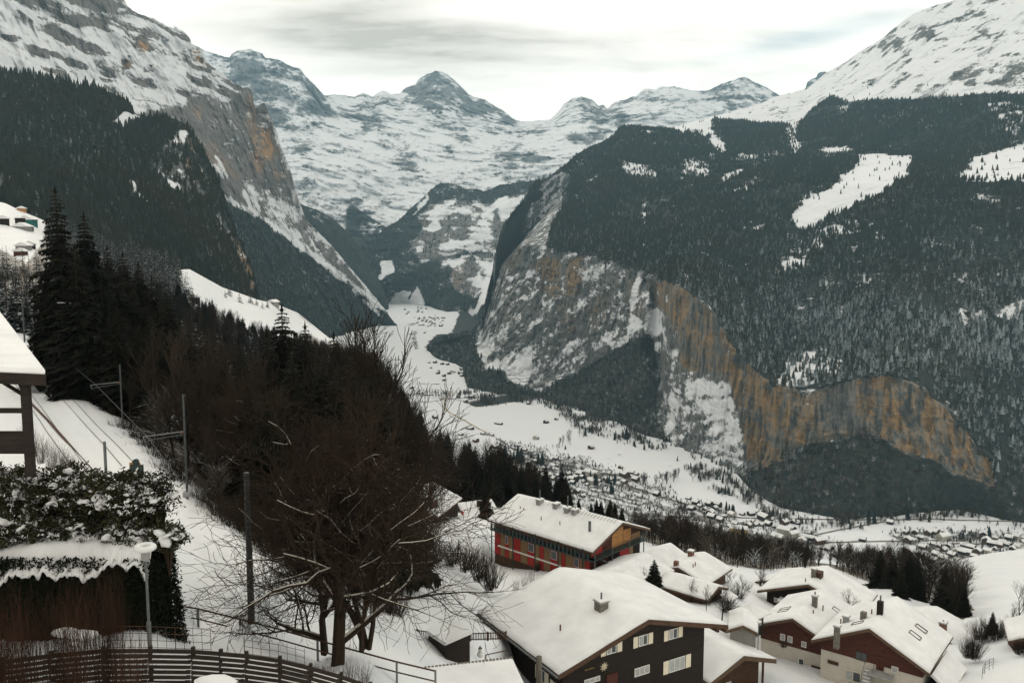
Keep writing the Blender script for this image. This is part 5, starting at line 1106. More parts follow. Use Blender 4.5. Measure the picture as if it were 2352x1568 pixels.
rt = prism_thing('garage', 'flat snowy garage roof edged with tiles at the bottom of the view', 'garage', [(1172, 1521, 56), (1235, 1660, 48), (820, 1690, 46), (860, 1556, 52)], [-34, -34, -34, -34], M_GREYPL, .25, .1)
a, b_ = unp(862, 1553, 52.2), unp(1174, 1517, 56.2); c0 = np.array(rt.location)
for k in range(38):
    p = a + (b_ - a) * k / 37; mb = MB(); mb.box(p - c0 + np.array([0, 0, .16]), (.17, .22, .20)); mb.build('ridge_tile', M_STONE, rt)
# pavilion with pyramid roof
p0 = unp(1722, 1440, 98); rt = empty('pavilion', p0, 'small square pavilion with a snowy pyramid roof between garden and chalets', 'pavilion', rz=.7)
mb = MB(); mb.box((0, 0, .6), (2.2, 2.2, 2.6)); mb.build('wall', M_WDARK, rt)
mb = MB(); v = [(-1.7, -1.7, 1.9), (1.7, -1.7, 1.9), (1.7, 1.7, 1.9), (-1.7, 1.7, 1.9), (0, 0, 3.0), (-1.7, -1.7, 1.75), (1.7, -1.7, 1.75), (1.7, 1.7, 1.75), (-1.7, 1.7, 1.75)]
mb.add(v, [(0, 1, 4), (1, 2, 4), (2, 3, 4), (3, 0, 4), (5, 6, 1, 0), (6, 7, 2, 1), (7, 8, 3, 2), (8, 5, 0, 3), (8, 7, 6, 5)]); mb.build('snow_roof', M_SNOW, rt)
for x in (-.45, .45): mb = MB(); mb.box((x, -1.13, .9), (.5, .06, .8)); mb.build('window', M_GREYPL, rt)
h = House('garage', 'little snow covered gable roof left of the red brown chalets', 'garage', tuple(unp(1707, 1436, 93)), 15, 5, 1.7, .75, 3.5, wall=M_GREYPL, ovs=.3, ovf=.4, snow_t=.25)

# ================================================================ RAILWAY AND STREET FURNITURE
def seg_tube(name, pts, r_, mat, parent=None, sides=6):
    mb = MB(); mb.tube(pts, [r_] * len(pts), sides, cap=True); return mb.build(name, mat, parent)
def mast(px, base_y, top_y, Y, arm_len, arm_py, label, lamp=False, r0=.14, mat=None):
    b0 = unp(px, base_y, Y); topz = unp(px, top_y, Y)[2]; h_ = topz - b0[2]; rt = empty('catenary_mast', b0, label, 'mast', 'catenary masts beside the railway')
    mb = MB(); mb.tube([(0, 0, -.6), (0, 0, h_)], [r0, r0 * .75], 8, cap=True); mb.build('pole', mat or M_MAST, rt)
    if arm_len:
        az_ = unp(px, arm_py, Y)[2] - b0[2]
        d = np.array([-1.0, -.35, 0]); d /= np.linalg.norm(d)
        e = d * arm_len + np.array([0, 0, az_ - .15]); mb = MB()
        mb.tube([(0, 0, az_ + .05), tuple(e)], [.05, .035], 5); mb.tube([(0, 0, az_ - .15), tuple(e * np.array([.9, .9, 1]) - np.array([0, 0, .30]))], [.02, .02], 4); mb.tube([tuple(e), tuple(e - np.array([-.2, 0, .42]))], [.04, .04], 4)
        mb.build('cantilever_arm', M_METAL, rt)
        mb = MB(); 
        for q_ in (.12, .2, .28): mb.tube([tuple(d * q_ + np.array([0, 0, az_ - .0])), tuple(d * (q_ + .05) + np.array([0, 0, az_ - .0]))], [.09, .09], 6)
        mb.build('insulator', M_BRICK, rt)
    if lamp:
        mb = MB(); mb.tube([(0, 0, h_), (-1.1, 0, h_ + .05)], [.05, .05], 5); mb.box((-1.3, 0, h_ + .05), (.7, .25, .12)); mb.build('lamp_head', M_CONC, rt)
    if arm_len: mb = MB(); mb.box((0, 0, -.1), (.5, .5, .35)); mb.build('footing', M_CONC, rt)
    return b0
mast(57, 790, 695, 172, 0, 0, 'farthest mast by the railway, at the left edge above the shelter roof', lamp=True, r0=.18)
mast(173, 896, 696, 111, 3.4, 855 + 25, 'tall dark mast with a lamp arm in front of the big spruces', lamp=True, r0=.20)
mast(283, 996, 838, 91, 2.9, 878, 'catenary mast with bracket arm, second from the left spruces', r0=.11)
mast(430, 1131, 906, 64, 2.9, 992, 'catenary mast whose bracket arm shows against the dark wood', r0=.10)
mast(577, 1405, 1085, 44, 0, 0, 'thick grey catenary mast close behind the path railing', r0=.19, mat=M_MAST)
o = seg_tube('contact_wire', [unp(57, 730, 165) + (2, 0, 0), unp(120, 800, 130), unp(218, 882, 90), unp(339, 1003, 63), unp(470, 1180, 43)], .012, M_METAL, None, 4); tagp(o, 'thin overhead contact wire above the snowy track', 'wire')
p = unp(244, 1095, 68); rt = empty('marker_post', p, 'short grey steel post standing in the snow beside the track', 'post'); seg_tube('pole', [(0, 0, -1), (0, 0, 2.9)], .12, M_METAL, rt, 8)
# rails of two tracks, just showing as lines in the snow
for (off, lab) in ((0.0, 'snowed in railway track nearest the wood'), (-3.6, 'snowed in railway track nearest the shelter')):
    base_pts = [unpz(25, 742, -19), unpz(57, 795, -19), unpz(150, 884, -19), unpz(262, 992, -19), unpz(340, 1068, -19)]
    c0 = np.array(base_pts[3]); rt = empty('railway_track', c0, lab, 'track')
    for g_ in (-.5, .5):
        pts = []
        for i, q in enumerate(base_pts):
            d = np.array(base_pts[min(i + 1, 4)]) - np.array(base_pts[max(i - 1, 0)]); d[2] = 0; d /= np.linalg.norm(d); nn_ = np.array([d[1], -d[0], 0])
            if nn_[0] < 0: nn_ = -nn_
            P_ = np.array(q) + nn_ * (off - 1.6 + g_); pp = projp(P_); gz = ground(float(pp[0]), float(pp[1])); 
            pts.append(np.array([P_[0], P_[1], gz[2] + (P_[1] - gz[1]) * -.02 + .04]) - c0)
        fine_ = [pts[0]]
        for a, b_ in zip(pts[:-1], pts[1:]):
            for k in range(1, 17): fine_.append(a + (b_ - a) * k / 16)
        for q_ in fine_:
            w_q = q_ + c0; pp = projp(w_q); gz = ground(float(pp[0]), float(pp[1])); q_[2] = gz[2] + .05 - c0[2]
        seg_tube('rail', fine_, .032, M_STONE, rt, 4)
a = [unpz(57, 911, -18.9), unpz(110, 965, -18.9), unpz(165, 1027, -18.9), unpz(215, 1083, -18.9)]
mb = MB(); c0 = np.array(a[0]); mb.tube([np.array(q) - c0 for q in a], [.16] * 4, 4); o = mb.build('track_kerb', M_WBROWN, None, loc=c0); tagp(o, 'dark timber kerb running along the near side of the track', 'kerb')
# ground signal
p = unp(314, 1098, 60); rt = empty('ground_signal', p, 'small railway signal with round head over an orange and dark box with white mark', 'signal')
seg_tube('post', [(0, 0, -1), (0, 0, .9)], .05, M_METAL, rt)
mb = MB(); mb.box((.05, 0, .62), (.86, .22, .74)); mb.build('signal_box', M_GREENM, rt); mb = MB(); mb.box((-.14, .12, .80), (.74, .1, .62)); mb.build('back_plate', M_ORANGE, rt)
mb = MB(); mb.tube([(0, -.13, 1.20), (0, .08, 1.20)], [.21, .21], 14, cap=True); mb.build('round_head', M_GREENM, rt)
mb = MB(); mb.box((.04, -.12, .60), (.10, .02, .50), frame=[(.8, 0, -.6), (0, 1, 0), (.6, 0, .8)]); mb.box((.0, -.121, .40), (.12, .02, .16)); mb.build('white_mark', M_FRAME, rt)
# street lamp with ring shaped snowy head
p = unp(345, 1500, 33); ztop = unp(345, 1262, 33)[2] - p[2]; rt = empty('street_lamp', p, 'street lamp with a snow capped ring shaped head beside the clipped hedge', 'lamp')
mb = MB(); mb.tube([(0, 0, -.5), (0, 0, 1.3), (0, 0, 1.32), (0, 0, ztop - .3)], [.085, .085, .055, .05], 10, cap=True); mb.build('pole', M_METAL, rt)
mb = MB(); mb.tube([(0, 0, ztop - .42), (0, 0, ztop + .02)], [.14, .19], 16, cap=True); mb.build('lamp_shade', M_CONC, rt)
mb = MB(); n1_, n2_ = 24, 10; vs = [((.29 + .135 * math.cos(j * 6.2832 / n2_)) * math.cos(i * 6.2832 / n1_), (.29 + .135 * math.cos(j * 6.2832 / n2_)) * math.sin(i * 6.2832 / n1_), ztop + .09 + .12 * math.sin(j * 6.2832 / n2_)) for i in range(n1_) for j in range(n2_)]
mb.add(vs, [(i * n2_ + j, ((i + 1) % n1_) * n2_ + j, ((i + 1) % n1_) * n2_ + (j + 1) % n2_, i * n2_ + (j + 1) % n2_) for i in range(n1_) for j in range(n2_)]); mb.build('snow_ring', M_SNOW, rt, True)
p = unp(1741, 1478, 92); rt = empty('street_lamp', p, 'thin street lamp with a small pale head before the left red brown chalet', 'lamp'); seg_tube('pole', [(0, 0, -1), (0, 0, 2.5)], .05, M_METAL, rt); mb = MB(); mb.tube([(0, 0, 2.45), (0, 0, 2.62)], [.2, .3], 10, cap=True); mb.build('lamp_head', M_SNOW, rt)
# wooden utility pole before the chalet
p = unp(1238, 1507, 58); o = seg_tube('utility_pole', [(0, 0, -12), (0, 0, 0)], .21, simple('weathered_pole_wood', (.075, .068, .055), .9, .35, 2, (1, 1, .2)), None, 10); o.location = p; tagp(o, 'thick weathered wooden pole standing in front of the big chalet', 'pole')

# path railing
top = [(403, 1389), (454, 1397), (551, 1421), (640, 1444), (729, 1469), (820, 1494), (911, 1519), (1000, 1540)]
P_ = [unp(x, y, 44.0 - (x - 400) * .002) for x, y in top]; c0 = P_[0] - np.array([0, 0, 1.1]); rt = empty('path_railing', c0, 'grey steel railing with two bars running down beside the snowy path', 'railing')
for i, q in enumerate(P_):
    if i in (3, 5): continue
    mb = MB(); mb.box(q - c0 - np.array([0, 0, .75]), (.10, .10, 1.55)); mb.build('post', M_METAL, rt)
seg_tube('top_bar', [q - c0 for q in P_], .045, M_WBROWN, rt, 6); seg_tube('lower_bar', [q - c0 - np.array([0, 0, .56]) for q in P_], .038, M_WBROWN, rt, 6)
# curved retaining fence of boards, snow lying on every course
top = [(-40, 1521), (0, 1516), (114, 1501), (234, 1490), (342, 1489), (441, 1491), (505, 1496), (564, 1501), (641, 1512), (712, 1529), (783, 1549), (850, 1572)]
Yb = [26.5, 26.5, 27, 27.5, 28, 28.5, 28.7, 29, 29.3, 29.6, 30, 30.3]
P_ = [unp(x, y, Y_) for (x, y), Y_ in zip(top, Yb)]; c0 = P_[4] - np.array([0, 0, 1.1]); rt = empty('board_fence', c0, 'curved dark fence of horizontal boards with snow on each board', 'fence')
M_PLANK = simple('weathered_fence_board', (.020, .015, .011), .85, .4, 2, (1, 1, 8), .3)
for cse in range(7):
    for i in range(len(P_) - 1):
        off = np.array([0, -.035 * cse, -.165 * cse]); a, b_ = P_[i] - c0 + off, P_[i + 1] - c0 + off; d = b_ - a; l = np.linalg.norm(d); d = d / l; n_ = np.cross(d, (0, 0, 1)); n_ /= np.linalg.norm(n_); u_ = np.cross(n_, d)
        mb = MB(); mb.box((a + b_) / 2 - u_ * .07, (l - .01, .05, .135), frame=[d, n_, u_]); o = mb.build('plank', M_PLANK, rt)
        if random.random() < .85 and cse > 0:
            mb = MB(); mb.box((a + b_) / 2 + u_ * .003 - n_ * .0, (l * random.uniform(.7, 1), .05, .022), frame=[d, n_, u_]); mb.build('snow_strip', M_SNOW, o)
for i in range(len(P_)): mb = MB(); mb.box(P_[i] - c0 + np.array([0, .1, -.6]), (.12, .12, 1.3)); mb.build('post', M_PLANK, rt)
# wire mesh panels above it
def mesh_panel(pts, Ys, hgt, label):
    P_ = [unp(x, y, Y_) for (x, y), Y_ in zip(pts, Ys)]; c0 = P_[0]; rt = empty('mesh_fence', c0, label, 'fence', 'wire mesh panels above the board fence')
    fl_ = [P_[0]]
    for a, b_ in zip(P_[:-1], P_[1:]):
        n = max(1, int(np.linalg.norm(b_ - a) / .27)); fl_ += [a + (b_ - a) * k / n for k in range(1, n + 1)]
    for k in range(int(hgt / .25) + 1): seg_tube('wire', [q - c0 + np.array([0, 0, .05 + k * .25]) for q in fl_], .011, M_WBROWN, rt, 3)
    for j, q in enumerate(fl_): seg_tube('upright', [q - c0, q - c0 + np.array([0, 0, hgt + .05])], .018 if j % 8 == 0 else .010, M_WBROWN, rt, 3)
mesh_panel([(236, 1490), (300, 1489), (342, 1489), (485, 1494)], [28.2, 28.4, 28.6, 29.2], .75, 'rusty wire mesh in front of the street lamp')
mesh_panel([(562, 1502), (600, 1508), (640, 1513), (700, 1528)], [29.6, 29.8, 30, 30.2], .6, 'short rusty wire mesh right of the lamp')

# garden fences
def pickets(a, b_, n, hgt, label):
    A_, B_ = unp(*a), unp(*b_); rt = empty('picket_fence', A_, label, 'fence')
    for k in range(n): q = (B_ - A_) * k / (n - 1); mb = MB(); mb.box(q + np.array([0, 0, hgt / 2]), (.06, .04, hgt)); mb.build('picket', M_WBROWN, rt)
    for z in (.15, .9): seg_tube('rail', [np.array([0, 0, hgt * z]), B_ - A_ + np.array([0, 0, hgt * z])], .04, M_WBROWN, rt, 4)
    for k in range(3): q = (B_ - A_) * k / 2; mb = MB(); mb.box(q + np.array([0, 0, hgt / 2]), (.13, .13, hgt + .1)); mb.build('post', M_WBROWN, rt)
pickets((930, 1460, 70), (989, 1470, 66), 16, .75, 'brown picket fence left of the dark shed'); pickets((1080, 1470, 68), (1162, 1468, 66), 22, .65, 'brown picket fence between the shed and the big chalet')
a, b_ = unp(1116, 1503, 62), unp(1163, 1493, 62); rt = empty('handrail', a - np.array([0, 0, .9]), 'thin wooden handrail above the flat garage roof', 'railing'); seg_tube('bar', [np.array([0, 0, .9]), b_ - a + np.array([0, 0, .9])], .04, M_WBROWN, rt); seg_tube('post', [(0, 0, -.3), (0, 0, .9)], .05, M_WBROWN, rt)
p = unp(1103, 1508, 65); rt = empty('snowman', p, 'small greyish snowman standing in the garden behind the garage', 'snowman')
def blob(parent, name, c, r_, mat, sq=1., seed=0):
    me = bpy.data.meshes.new(name); bm = bmesh.new(); bmesh.ops.create_icosphere(bm, subdivisions=2, radius=1)
    for v in bm.verts:
        k = 1 + (.22 if name == 'snow_clump' else .08) * (math.sin(v.co.x * 4 + seed) * math.cos(v.co.y * 5 + seed) + .6 * math.sin(v.co.z * 6 + v.co.x * 5 + seed * 2)); v.co = Vector((v.co.x * r_ * k, v.co.y * r_ * k, v.co.z * r_ * sq * k))
    for f in bm.faces: f.smooth = True
    bm.to_mesh(me); bm.free(); me.materials.append(mat); o = bpy.data.objects.new(name, me); o.location = c; COL.objects.link(o); o.parent = parent; return o
M_OLDSNOW = simple('old_snow', (.45, .45, .43), .8, .15, 5)
blob(rt, 'body', (0, 0, .22), .26, M_OLDSNOW); blob(rt, 'head', (0, 0, .58), .16, M_OLDSNOW); mb = MB(); mb.tube([(0, 0, .70), (0, 0, .72), (0, 0, .721), (0, 0, .86)], [.17, .17, .11, .10], 10, cap=True); mb.build('hat', M_METAL, rt)
p = unp(1060, 1192, 178); rt = empty('flag', p, 'red flag hanging from a pole before the house with two dark chimneys', 'flag'); seg_tube('pole', [(0, 0, -2), (0, 0, 1.9)], .05, M_METAL, rt)
mb = MB(); mb.add([(0, 0, 1.8), (.5, .1, 1.6), (.42, -.05, .9), (.55, .05, .1), (0, 0, .2)], [(0, 1, 2, 3, 4)]); o = mb.build('flag_cloth', M_FLAG, rt); md = o.modifiers.new('s', 'SOLIDIFY'); md.thickness = .02
a = unp(2256, 1552, 84); rt = empty('stair_railing', a, 'low curved steel railing on the snowy slope near the right edge', 'railing')
q0 = [unp(2256, 1552, 84), unp(2262, 1540, 86), unp(2272, 1532, 88), unp(2281, 1529, 90)]
for z in (.2, .55, .9): seg_tube('bar', [q - a + np.array([0, 0, z]) for q in q0], .025, M_METAL, rt, 4)
for q in q0: seg_tube('post', [q - a - np.array([0, 0, .3]), q - a + np.array([0, 0, .95])], .03, M_METAL, rt, 4)

# open shelter at the left edge
A_ = unp(105, 858, 28); c0 = np.array([A_[0], A_[1], A_[2] - 4.2]); rt = empty('timber_shelter', c0, 'dark timber shelter with thick snow on its roof at the left edge', 'shelter')
B_ = unp(-6, 712, 50); Lf = np.array([-14, -1.5, .9]); q = [A_, B_, B_ + Lf, A_ + Lf]; q = [k - c0 for k in q]
def slab4(q, t0, t1, name, mat, bev=0):
    mb = MB(); mb.add([k + np.array([0, 0, t0]) for k in q] + [k + np.array([0, 0, t1]) for k in q], [(3, 2, 1, 0), (4, 5, 6, 7), (0, 1, 5, 4), (1, 2, 6, 5), (2, 3, 7, 6), (3, 0, 4, 7)]); o = mb.build(name, mat, rt)
    if bev: md = o.modifiers.new('b', 'BEVEL'); md.width = bev; md.segments = 3
    return o
slab4(q, -.40, -.05, 'roof', M_WDARK); slab4([k * 1.0 + (np.array([-.02, .03, 0])) for k in q], -.046, .16, 'snow_cover', M_SNOW, .07)
for dx, dy in ((-.88, .35), (-4.2, .35)): mb = MB(); mb.box(q[0] + np.array([dx, dy, -1.95]), (.24, .24, 3.1)); mb.build('post', M_WDARK, rt)
for z, hh in ((-1.28, .16), (-2.35, .75)): mb = MB(); mb.box(q[0] + np.array([-2.6, .35, z]), (3.2, .12, hh)); mb.build('rail' if hh < .3 else 'parapet', M_WDARK, rt)
mb = MB(); mb.tube([q[0] + np.array([-.9, .35, -.8]), q[0] + np.array([-1.6, .35, -.35])], [.07, .07], 4); mb.build('brace', M_WDARK, rt)
mb = MB(); mb.box(q[0] + np.array([-5, .4, -1.9]), (8.0, .1, 3.0)); 
# chalets on the far left meadow and huts on the snow shoulder
def far_hut(px, py, Y, w_, hgt, label, wall=M_WBROWN, rz=0., roofm=None, group=None, cat='house', name='farm_house', L=None):
    b0 = ground(px, py + 2); kk = b0[1] / Y; w_ *= kk; hgt *= kk; L = (L * kk) if L else w_ * .8; o = empty(name, b0, label, cat, group, rz); mb = MB(); mb.box((0, 0, hgt / 2 - 2), (w_, L, hgt + 4)); mb.build('wall', wall, o)
    mb = MB(); e = w_ * .62; ft = L * .62; z0 = hgt - .1; z1 = hgt + w_ * .26
    mb.add([(-e, -ft, z0), (0, -ft, z1), (e, -ft, z0), (-e, ft, z0), (0, ft, z1), (e, ft, z0), (-e, -ft, z0 - .35), (e, -ft, z0 - .35), (-e, ft, z0 - .35), (e, ft, z0 - .35)], [(0, 1, 4, 3), (1, 2, 5, 4), (0, 6, 7, 2, 1), (3, 4, 5, 9, 8), (0, 3, 8, 6), (2, 7, 9, 5), (6, 8, 9, 7)]); mb.build('snow_roof', roofm or M_SNOW, o); return o
far_hut(62, 515, 700, 13, 4, 'long green sided barn on the far left meadow', simple('green_cladding', (.02, .12, .10), .7, .2), rz=0, cat='barn', L=8); far_hut(47, 514, 700, 6, 6, 'narrow dark house at the end of the green barn', M_WDARK, rz=1.5)
far_hut(52, 523, 690, 11, 2.5, 'low stone coloured farmhouse below the green barn', M_GREYPL, rz=.1); far_hut(7, 515, 700, 9, 5, 'dark chalet at the left edge of the meadow', M_WDARK, rz=.5); far_hut(68, 525, 690, 5, 3, 'small shed beside the spruce on the meadow', M_WBROWN, rz=.2)
far_hut(50, 481, 730, 6, 2.4, 'small orange brown hut at the upper rim of the meadow', M_ORANGE, rz=.3); far_hut(55, 570, 600, 8, 3, 'long low roofed house among trees below the meadow', M_GREYPL, rz=0); far_hut(48, 585, 580, 7, 3, 'red brown hut under the low roofed house', M_WRED, rz=.2); far_hut(68, 568, 600, 7, 3, 'dark hut beside the bare tree on the meadow', M_WDARK, rz=.4)
far_hut(444, 691, 560, 8, 3, 'dark wooden hut on the snow shoulder above the woods', M_WDARK, rz=.3, roofm=M_SNOW); far_hut(628, 699, 820, 8, 3, 'lone white roofed hut on the crest of the snow shoulder', M_GREYPL, rz=-.5)
o = far_hut(548, 950, 190, 4.5, 1.5, 'snow covered shed roof showing between the dark trees', M_WDARK, rz=.6)
# ================================================================ NEAR VEGETATION
def gdepth(px, Y_):
    """ground point in picture column px at world depth Y_ (nearest visible one)"""
    c = int(np.clip(round((px - G.xs[0]) / (G.xs[1] - G.xs[0])), 0, len(G.xs) - 1)); ys = np.exp(G.LY[:, c])
    d = np.abs(ys - Y_) / Y_; r_ = len(ys) - 1 - int(np.argmin(d[::-1])); return unp(px, G.PY[r_, c], ys[r_])
def by_top(px, ty, hgt_):
    c = int(np.clip(round((px - G.xs[0]) / (G.xs[1] - G.xs[0])), 0, len(G.xs) - 1)); ys = np.exp(G.LY[:, c])
    r_ = int(np.argmin(np.abs(G.PY[:, c] - hgt_ * FOC / ys - ty) + 1e4 * (ys < 190))); return unp(px, G.PY[r_, c], ys[r_])
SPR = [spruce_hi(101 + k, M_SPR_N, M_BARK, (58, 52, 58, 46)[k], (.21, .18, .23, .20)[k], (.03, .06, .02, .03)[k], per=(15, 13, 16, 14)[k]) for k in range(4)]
SPM = [spruce_hi(121 + k, M_SPR_M, M_BARK, 20, (.17, .14, .20, .16)[k], .03, per=7) for k in range(4)]
def spruce(px, top_y, Y_, label, group=None, width=1.0, protos=SPR, name='spruce_tree', hgt=None, base=None):
    b0 = gdepth(px, Y_) if base is None else base
    Hh = hgt or max(3., unp(px, top_y, b0[1])[2] - b0[2])
    o = empty(name, b0, label, 'tree', group, rz=random.random() * 6.28); o.scale = (Hh * width, Hh * width, Hh)
    c, t_ = random.choice(protos)
    for nm, me in (('crown', c), ('trunk', t_)):
        q = bpy.data.objects.new(nm, me); COL.objects.link(q); q.parent = o
    return o
# the tall black spruces on the left
for i, (px, ty, Y_, wd_, lab) in enumerate([(152, 428, 116, 1.08, 'tallest black spruce, left of the group above the railway'), (213, 488, 122, .95, 'second tallest black spruce, close right of the tallest one'), (190, 560, 108, 1.1, 'black spruce standing before the two tallest ones'),
        (262, 562, 140, .9, 'narrow black spruce right of the two tallest'), (298, 578, 134, 1.1, 'dark spruce in the middle of the left group'), (332, 600, 142, 1.0, 'dark spruce with snow specks right in the left group'), (362, 632, 128, 1.0, 'rightmost tall spruce of the left group'),
        (392, 668, 120, 1.05, 'lower spruce at the right edge of the left group'), (120, 640, 122, 1.1, 'low wide spruce under the left side of the tallest'), (245, 640, 112, 1.1, 'low spruce filling the left group near the rails'), (320, 680, 118, 1.2, 'low dark spruce over the second mast'),
        (280, 700, 104, 1.1, 'dark spruce directly behind the second mast'), (225, 690, 116, 1.2, 'low dark spruce behind the tall lamp mast'), (355, 720, 105, 1.1, 'low dark spruce left of the leafless trees'), (660, 700, 120, 1.15, 'ragged spruce rising above the leafless wood in the centre'), (776, 762, 112, 1.1, 'spruce whose tip stands over the big leafless tree'),
        (700, 770, 126, 1.1, 'spruce between the two central spruce tips'), (725, 860, 100, 1.2, 'dark spruce deep inside the central wood'), (640, 880, 104, 1.2, 'dark spruce inside the wood, left part'), (830, 880, 104, 1.2, 'dark spruce inside the wood, right part'), (560, 930, 90, 1.1, 'dark spruce behind the third mast'), (880, 960, 110, 1.2, 'dark spruce near the right flank of the wood')]):
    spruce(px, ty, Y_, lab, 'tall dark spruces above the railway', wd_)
for k in range(20):
    px = (236, 252, 270, 286, 305, 318, 338, 350, 372, 384, 402, 300, 262, 330, 365, 395, 420, 445, 470, 410)[k]; ty = (600, 640, 600, 640, 620, 660, 640, 690, 650, 700, 690, 720, 720, 740, 730, 740, 740, 770, 800, 780)[k]
    spruce(px, ty, (150, 125, 148, 120, 150, 120, 145, 118, 140, 116, 136, 108, 106, 104, 102, 118, 130, 128, 126, 104)[k], 'black spruce filling the dark stand between the tallest spruces and the third mast', 'black spruces filling the stand by the railway', 1.15)
for px, ty, Y_ in [(520, 800, 92), (560, 780, 96), (600, 830, 88), (625, 760, 104), (680, 790, 84), (712, 740, 100), (745, 800, 82), (780, 830, 78), (812, 800, 90), (845, 850, 84), (870, 830, 96), (580, 890, 76), (660, 900, 74), (735, 920, 70), (820, 930, 74), (880, 900, 88), (910, 960, 92), (940, 1010, 100)]:
    spruce(px, ty, Y_, 'near black spruce standing among the leafless trees of the central wood', 'near black spruces of the central wood', 1.0)
# isolated trees on the snow shoulder
for px, ty, hp, Y_, lab in [(455, 638, 22, 740, 'small lone spruce high on the snow shoulder'), (482, 641, 14, 760, 'tiny spruce right of the lone one on the shoulder'), (527, 642, 48, 720, 'large bushy spruce on the rim of the shoulder'), (518, 664, 28, 700, 'spruce leaning against the bushy one'), (551, 668, 44, 720, 'spruce right below the bushy one'),
        (576, 660, 52, 740, 'tall slim spruce on the crest of the shoulder'), (590, 680, 36, 740, 'spruce right of the tall slim crest spruce'), (603, 690, 28, 740, 'low spruce before the white roofed hut'), (615, 686, 26, 760, 'spruce just left of the white roofed hut'), (84, 500, 30, 690, 'spruce on the left meadow beside the green barn'), (73, 478, 20, 740, 'spruce on the small snow patch above the meadow')]:
    b0 = gdepth(px, Y_); b0 = unp(px, ty + hp, b0[1]); spruce(px, ty, Y_, lab, 'lone spruces on the snow shoulder', 1.15, SPM, hgt=hp / FOC * b0[1] * 1.02, base=b0)
r = random.Random(12)
def topline(x): return float(np.interp(x, [400, 440, 474, 540, 600, 640, 700, 760, 800, 860], [700, 712, 694, 704, 744, 764, 785, 792, 815, 845]))
for k in range(105):
    px = r.uniform(405, 850); row = r.random(); ty = topline(px) + 8 + row * 130 + r.uniform(-14, 12); hgt_ = r.uniform(11, 18); Y_ = 300; b0 = b1 = by_top(px, ty, hgt_)
    spruce(px, ty, Y_, 'bluish spruce in the stand below the snow shoulder', 'bluish spruces below the snow shoulder', 1.0, SPM, hgt=hgt_, base=b0 if abs(b0[2] - b1[2]) < 14 else b1)
# left edge trees under the meadow
for k in range(26):
    px = r.uniform(-30, 100) if k > 6 else (8, 18, 35, 70, 50, 2, 85)[k]; hh_ = r.uniform(9, 15); b0 = by_top(px, r.uniform(562, 690), hh_); spruce(px, 0, 0, 'dark spruce among leafless trees under the left meadow', 'spruces under the left meadow', 1.1, SPM, hgt=hh_, base=b0)
# spruce wood along the edge of the terrace, left of and behind the red lodge
for k, (px, ty) in enumerate([(1000, 1010), (1015, 1025), (1035, 1030), (1060, 1036), (1078, 1040), (1092, 1022), (1108, 1045), (1122, 1040), (1140, 1062), (1152, 1066), (1170, 1080), (1186, 1085), (1200, 1087), (1215, 1100), (1230, 1085), (1248, 1100), (1262, 1106), (1280, 1094), (1300, 1092), (1306, 1110), (1290, 1120),
         (1045, 1060), (1068, 1070), (1100, 1080), (1130, 1090), (1160, 1105), (1190, 1110), (1220, 1120), (1250, 1128), (1010, 1060), (985, 1030), (1080, 1095), (1115, 1105), (1145, 1120)]):
    Y_ = r.uniform(215, 300) - (40 if k > 20 else 0); b0 = gdepth(px, Y_); spruce(px, ty, Y_, 'dark spruce in the row that edges the village terrace behind the lodge', 'spruces edging the terrace behind the lodge', 1.05, SPR)
for px, ty, by, Y_, lab in [(1329, 1144, 1178, 200, 'small spruce over the ridge of the red lodge'), (1358, 1153, 1190, 190, 'left spruce of the dark clump behind the lodge'), (1370, 1143, 1192, 195, 'tallest spruce of the dark clump behind the lodge'), (1380, 1148, 1194, 190, 'right spruce of the dark clump behind the lodge'), (1401, 1145, 1198, 185, 'spruce behind the front end of the lodge roof'),
        (1412, 1151, 1200, 185, 'slim spruce behind the front end of the lodge roof'), (1428, 1163, 1205, 185, 'short spruce right of the lodge ridge end')]:
    b0 = unp(px, by, Y_); spruce(px, ty, Y_, lab, None, 1.2, SPR, hgt=(by - ty) / FOC * Y_ * 1.06, base=b0)
for px, ty, by, Y_, wd_, lab in [(1501, 1284, 1388, 99, 1.7, 'bushy lone spruce behind the right slope of the big chalet roof'), (2017, 1262, 1400, 165, 1.3, 'leftmost spruce of the dark cluster right of the broad chalet'), (2046, 1260, 1405, 160, 1.2, 'tall spruce in the dark cluster right of the broad chalet'), (2084, 1270, 1400, 152, 1.2, 'middle spruce of the dark cluster'),
        (2102, 1276, 1405, 150, 1.3, 'stout spruce in the dark cluster with pointed tip'), (2066, 1300, 1400, 145, 1.4, 'low broad spruce in front of the dark cluster'), (2166, 1305, 1410, 140, 1.3, 'spruce right of the cluster before the snowfield'), (2180, 1312, 1415, 138, 1.2, 'spruce touching the one before the snowfield'), (2200, 1328, 1425, 135, 1.3, 'spruce at the right end before the snowfield'),
        (2213, 1345, 1430, 132, 1.2, 'lowest spruce at the right end before the snowfield'), (2277, 1402, 1470, 112, 1.3, 'dark spruce over the bushes on the right'), (2293, 1370, 1384, 150, 1.4, 'tiny round conifer alone on the right snowfield'), (2307, 1417, 1436, 130, 1.1, 'tiny spruce under the right snowfield'), (1929, 1372, 1402, 112, 2.0, 'snowy conifer bush between the chalet roofs')]:
    b0 = unp(px, by, Y_); spruce(px, ty, Y_, lab, None, wd_, SPR, hgt=(by - ty) / FOC * Y_ * 1.08, base=b0)

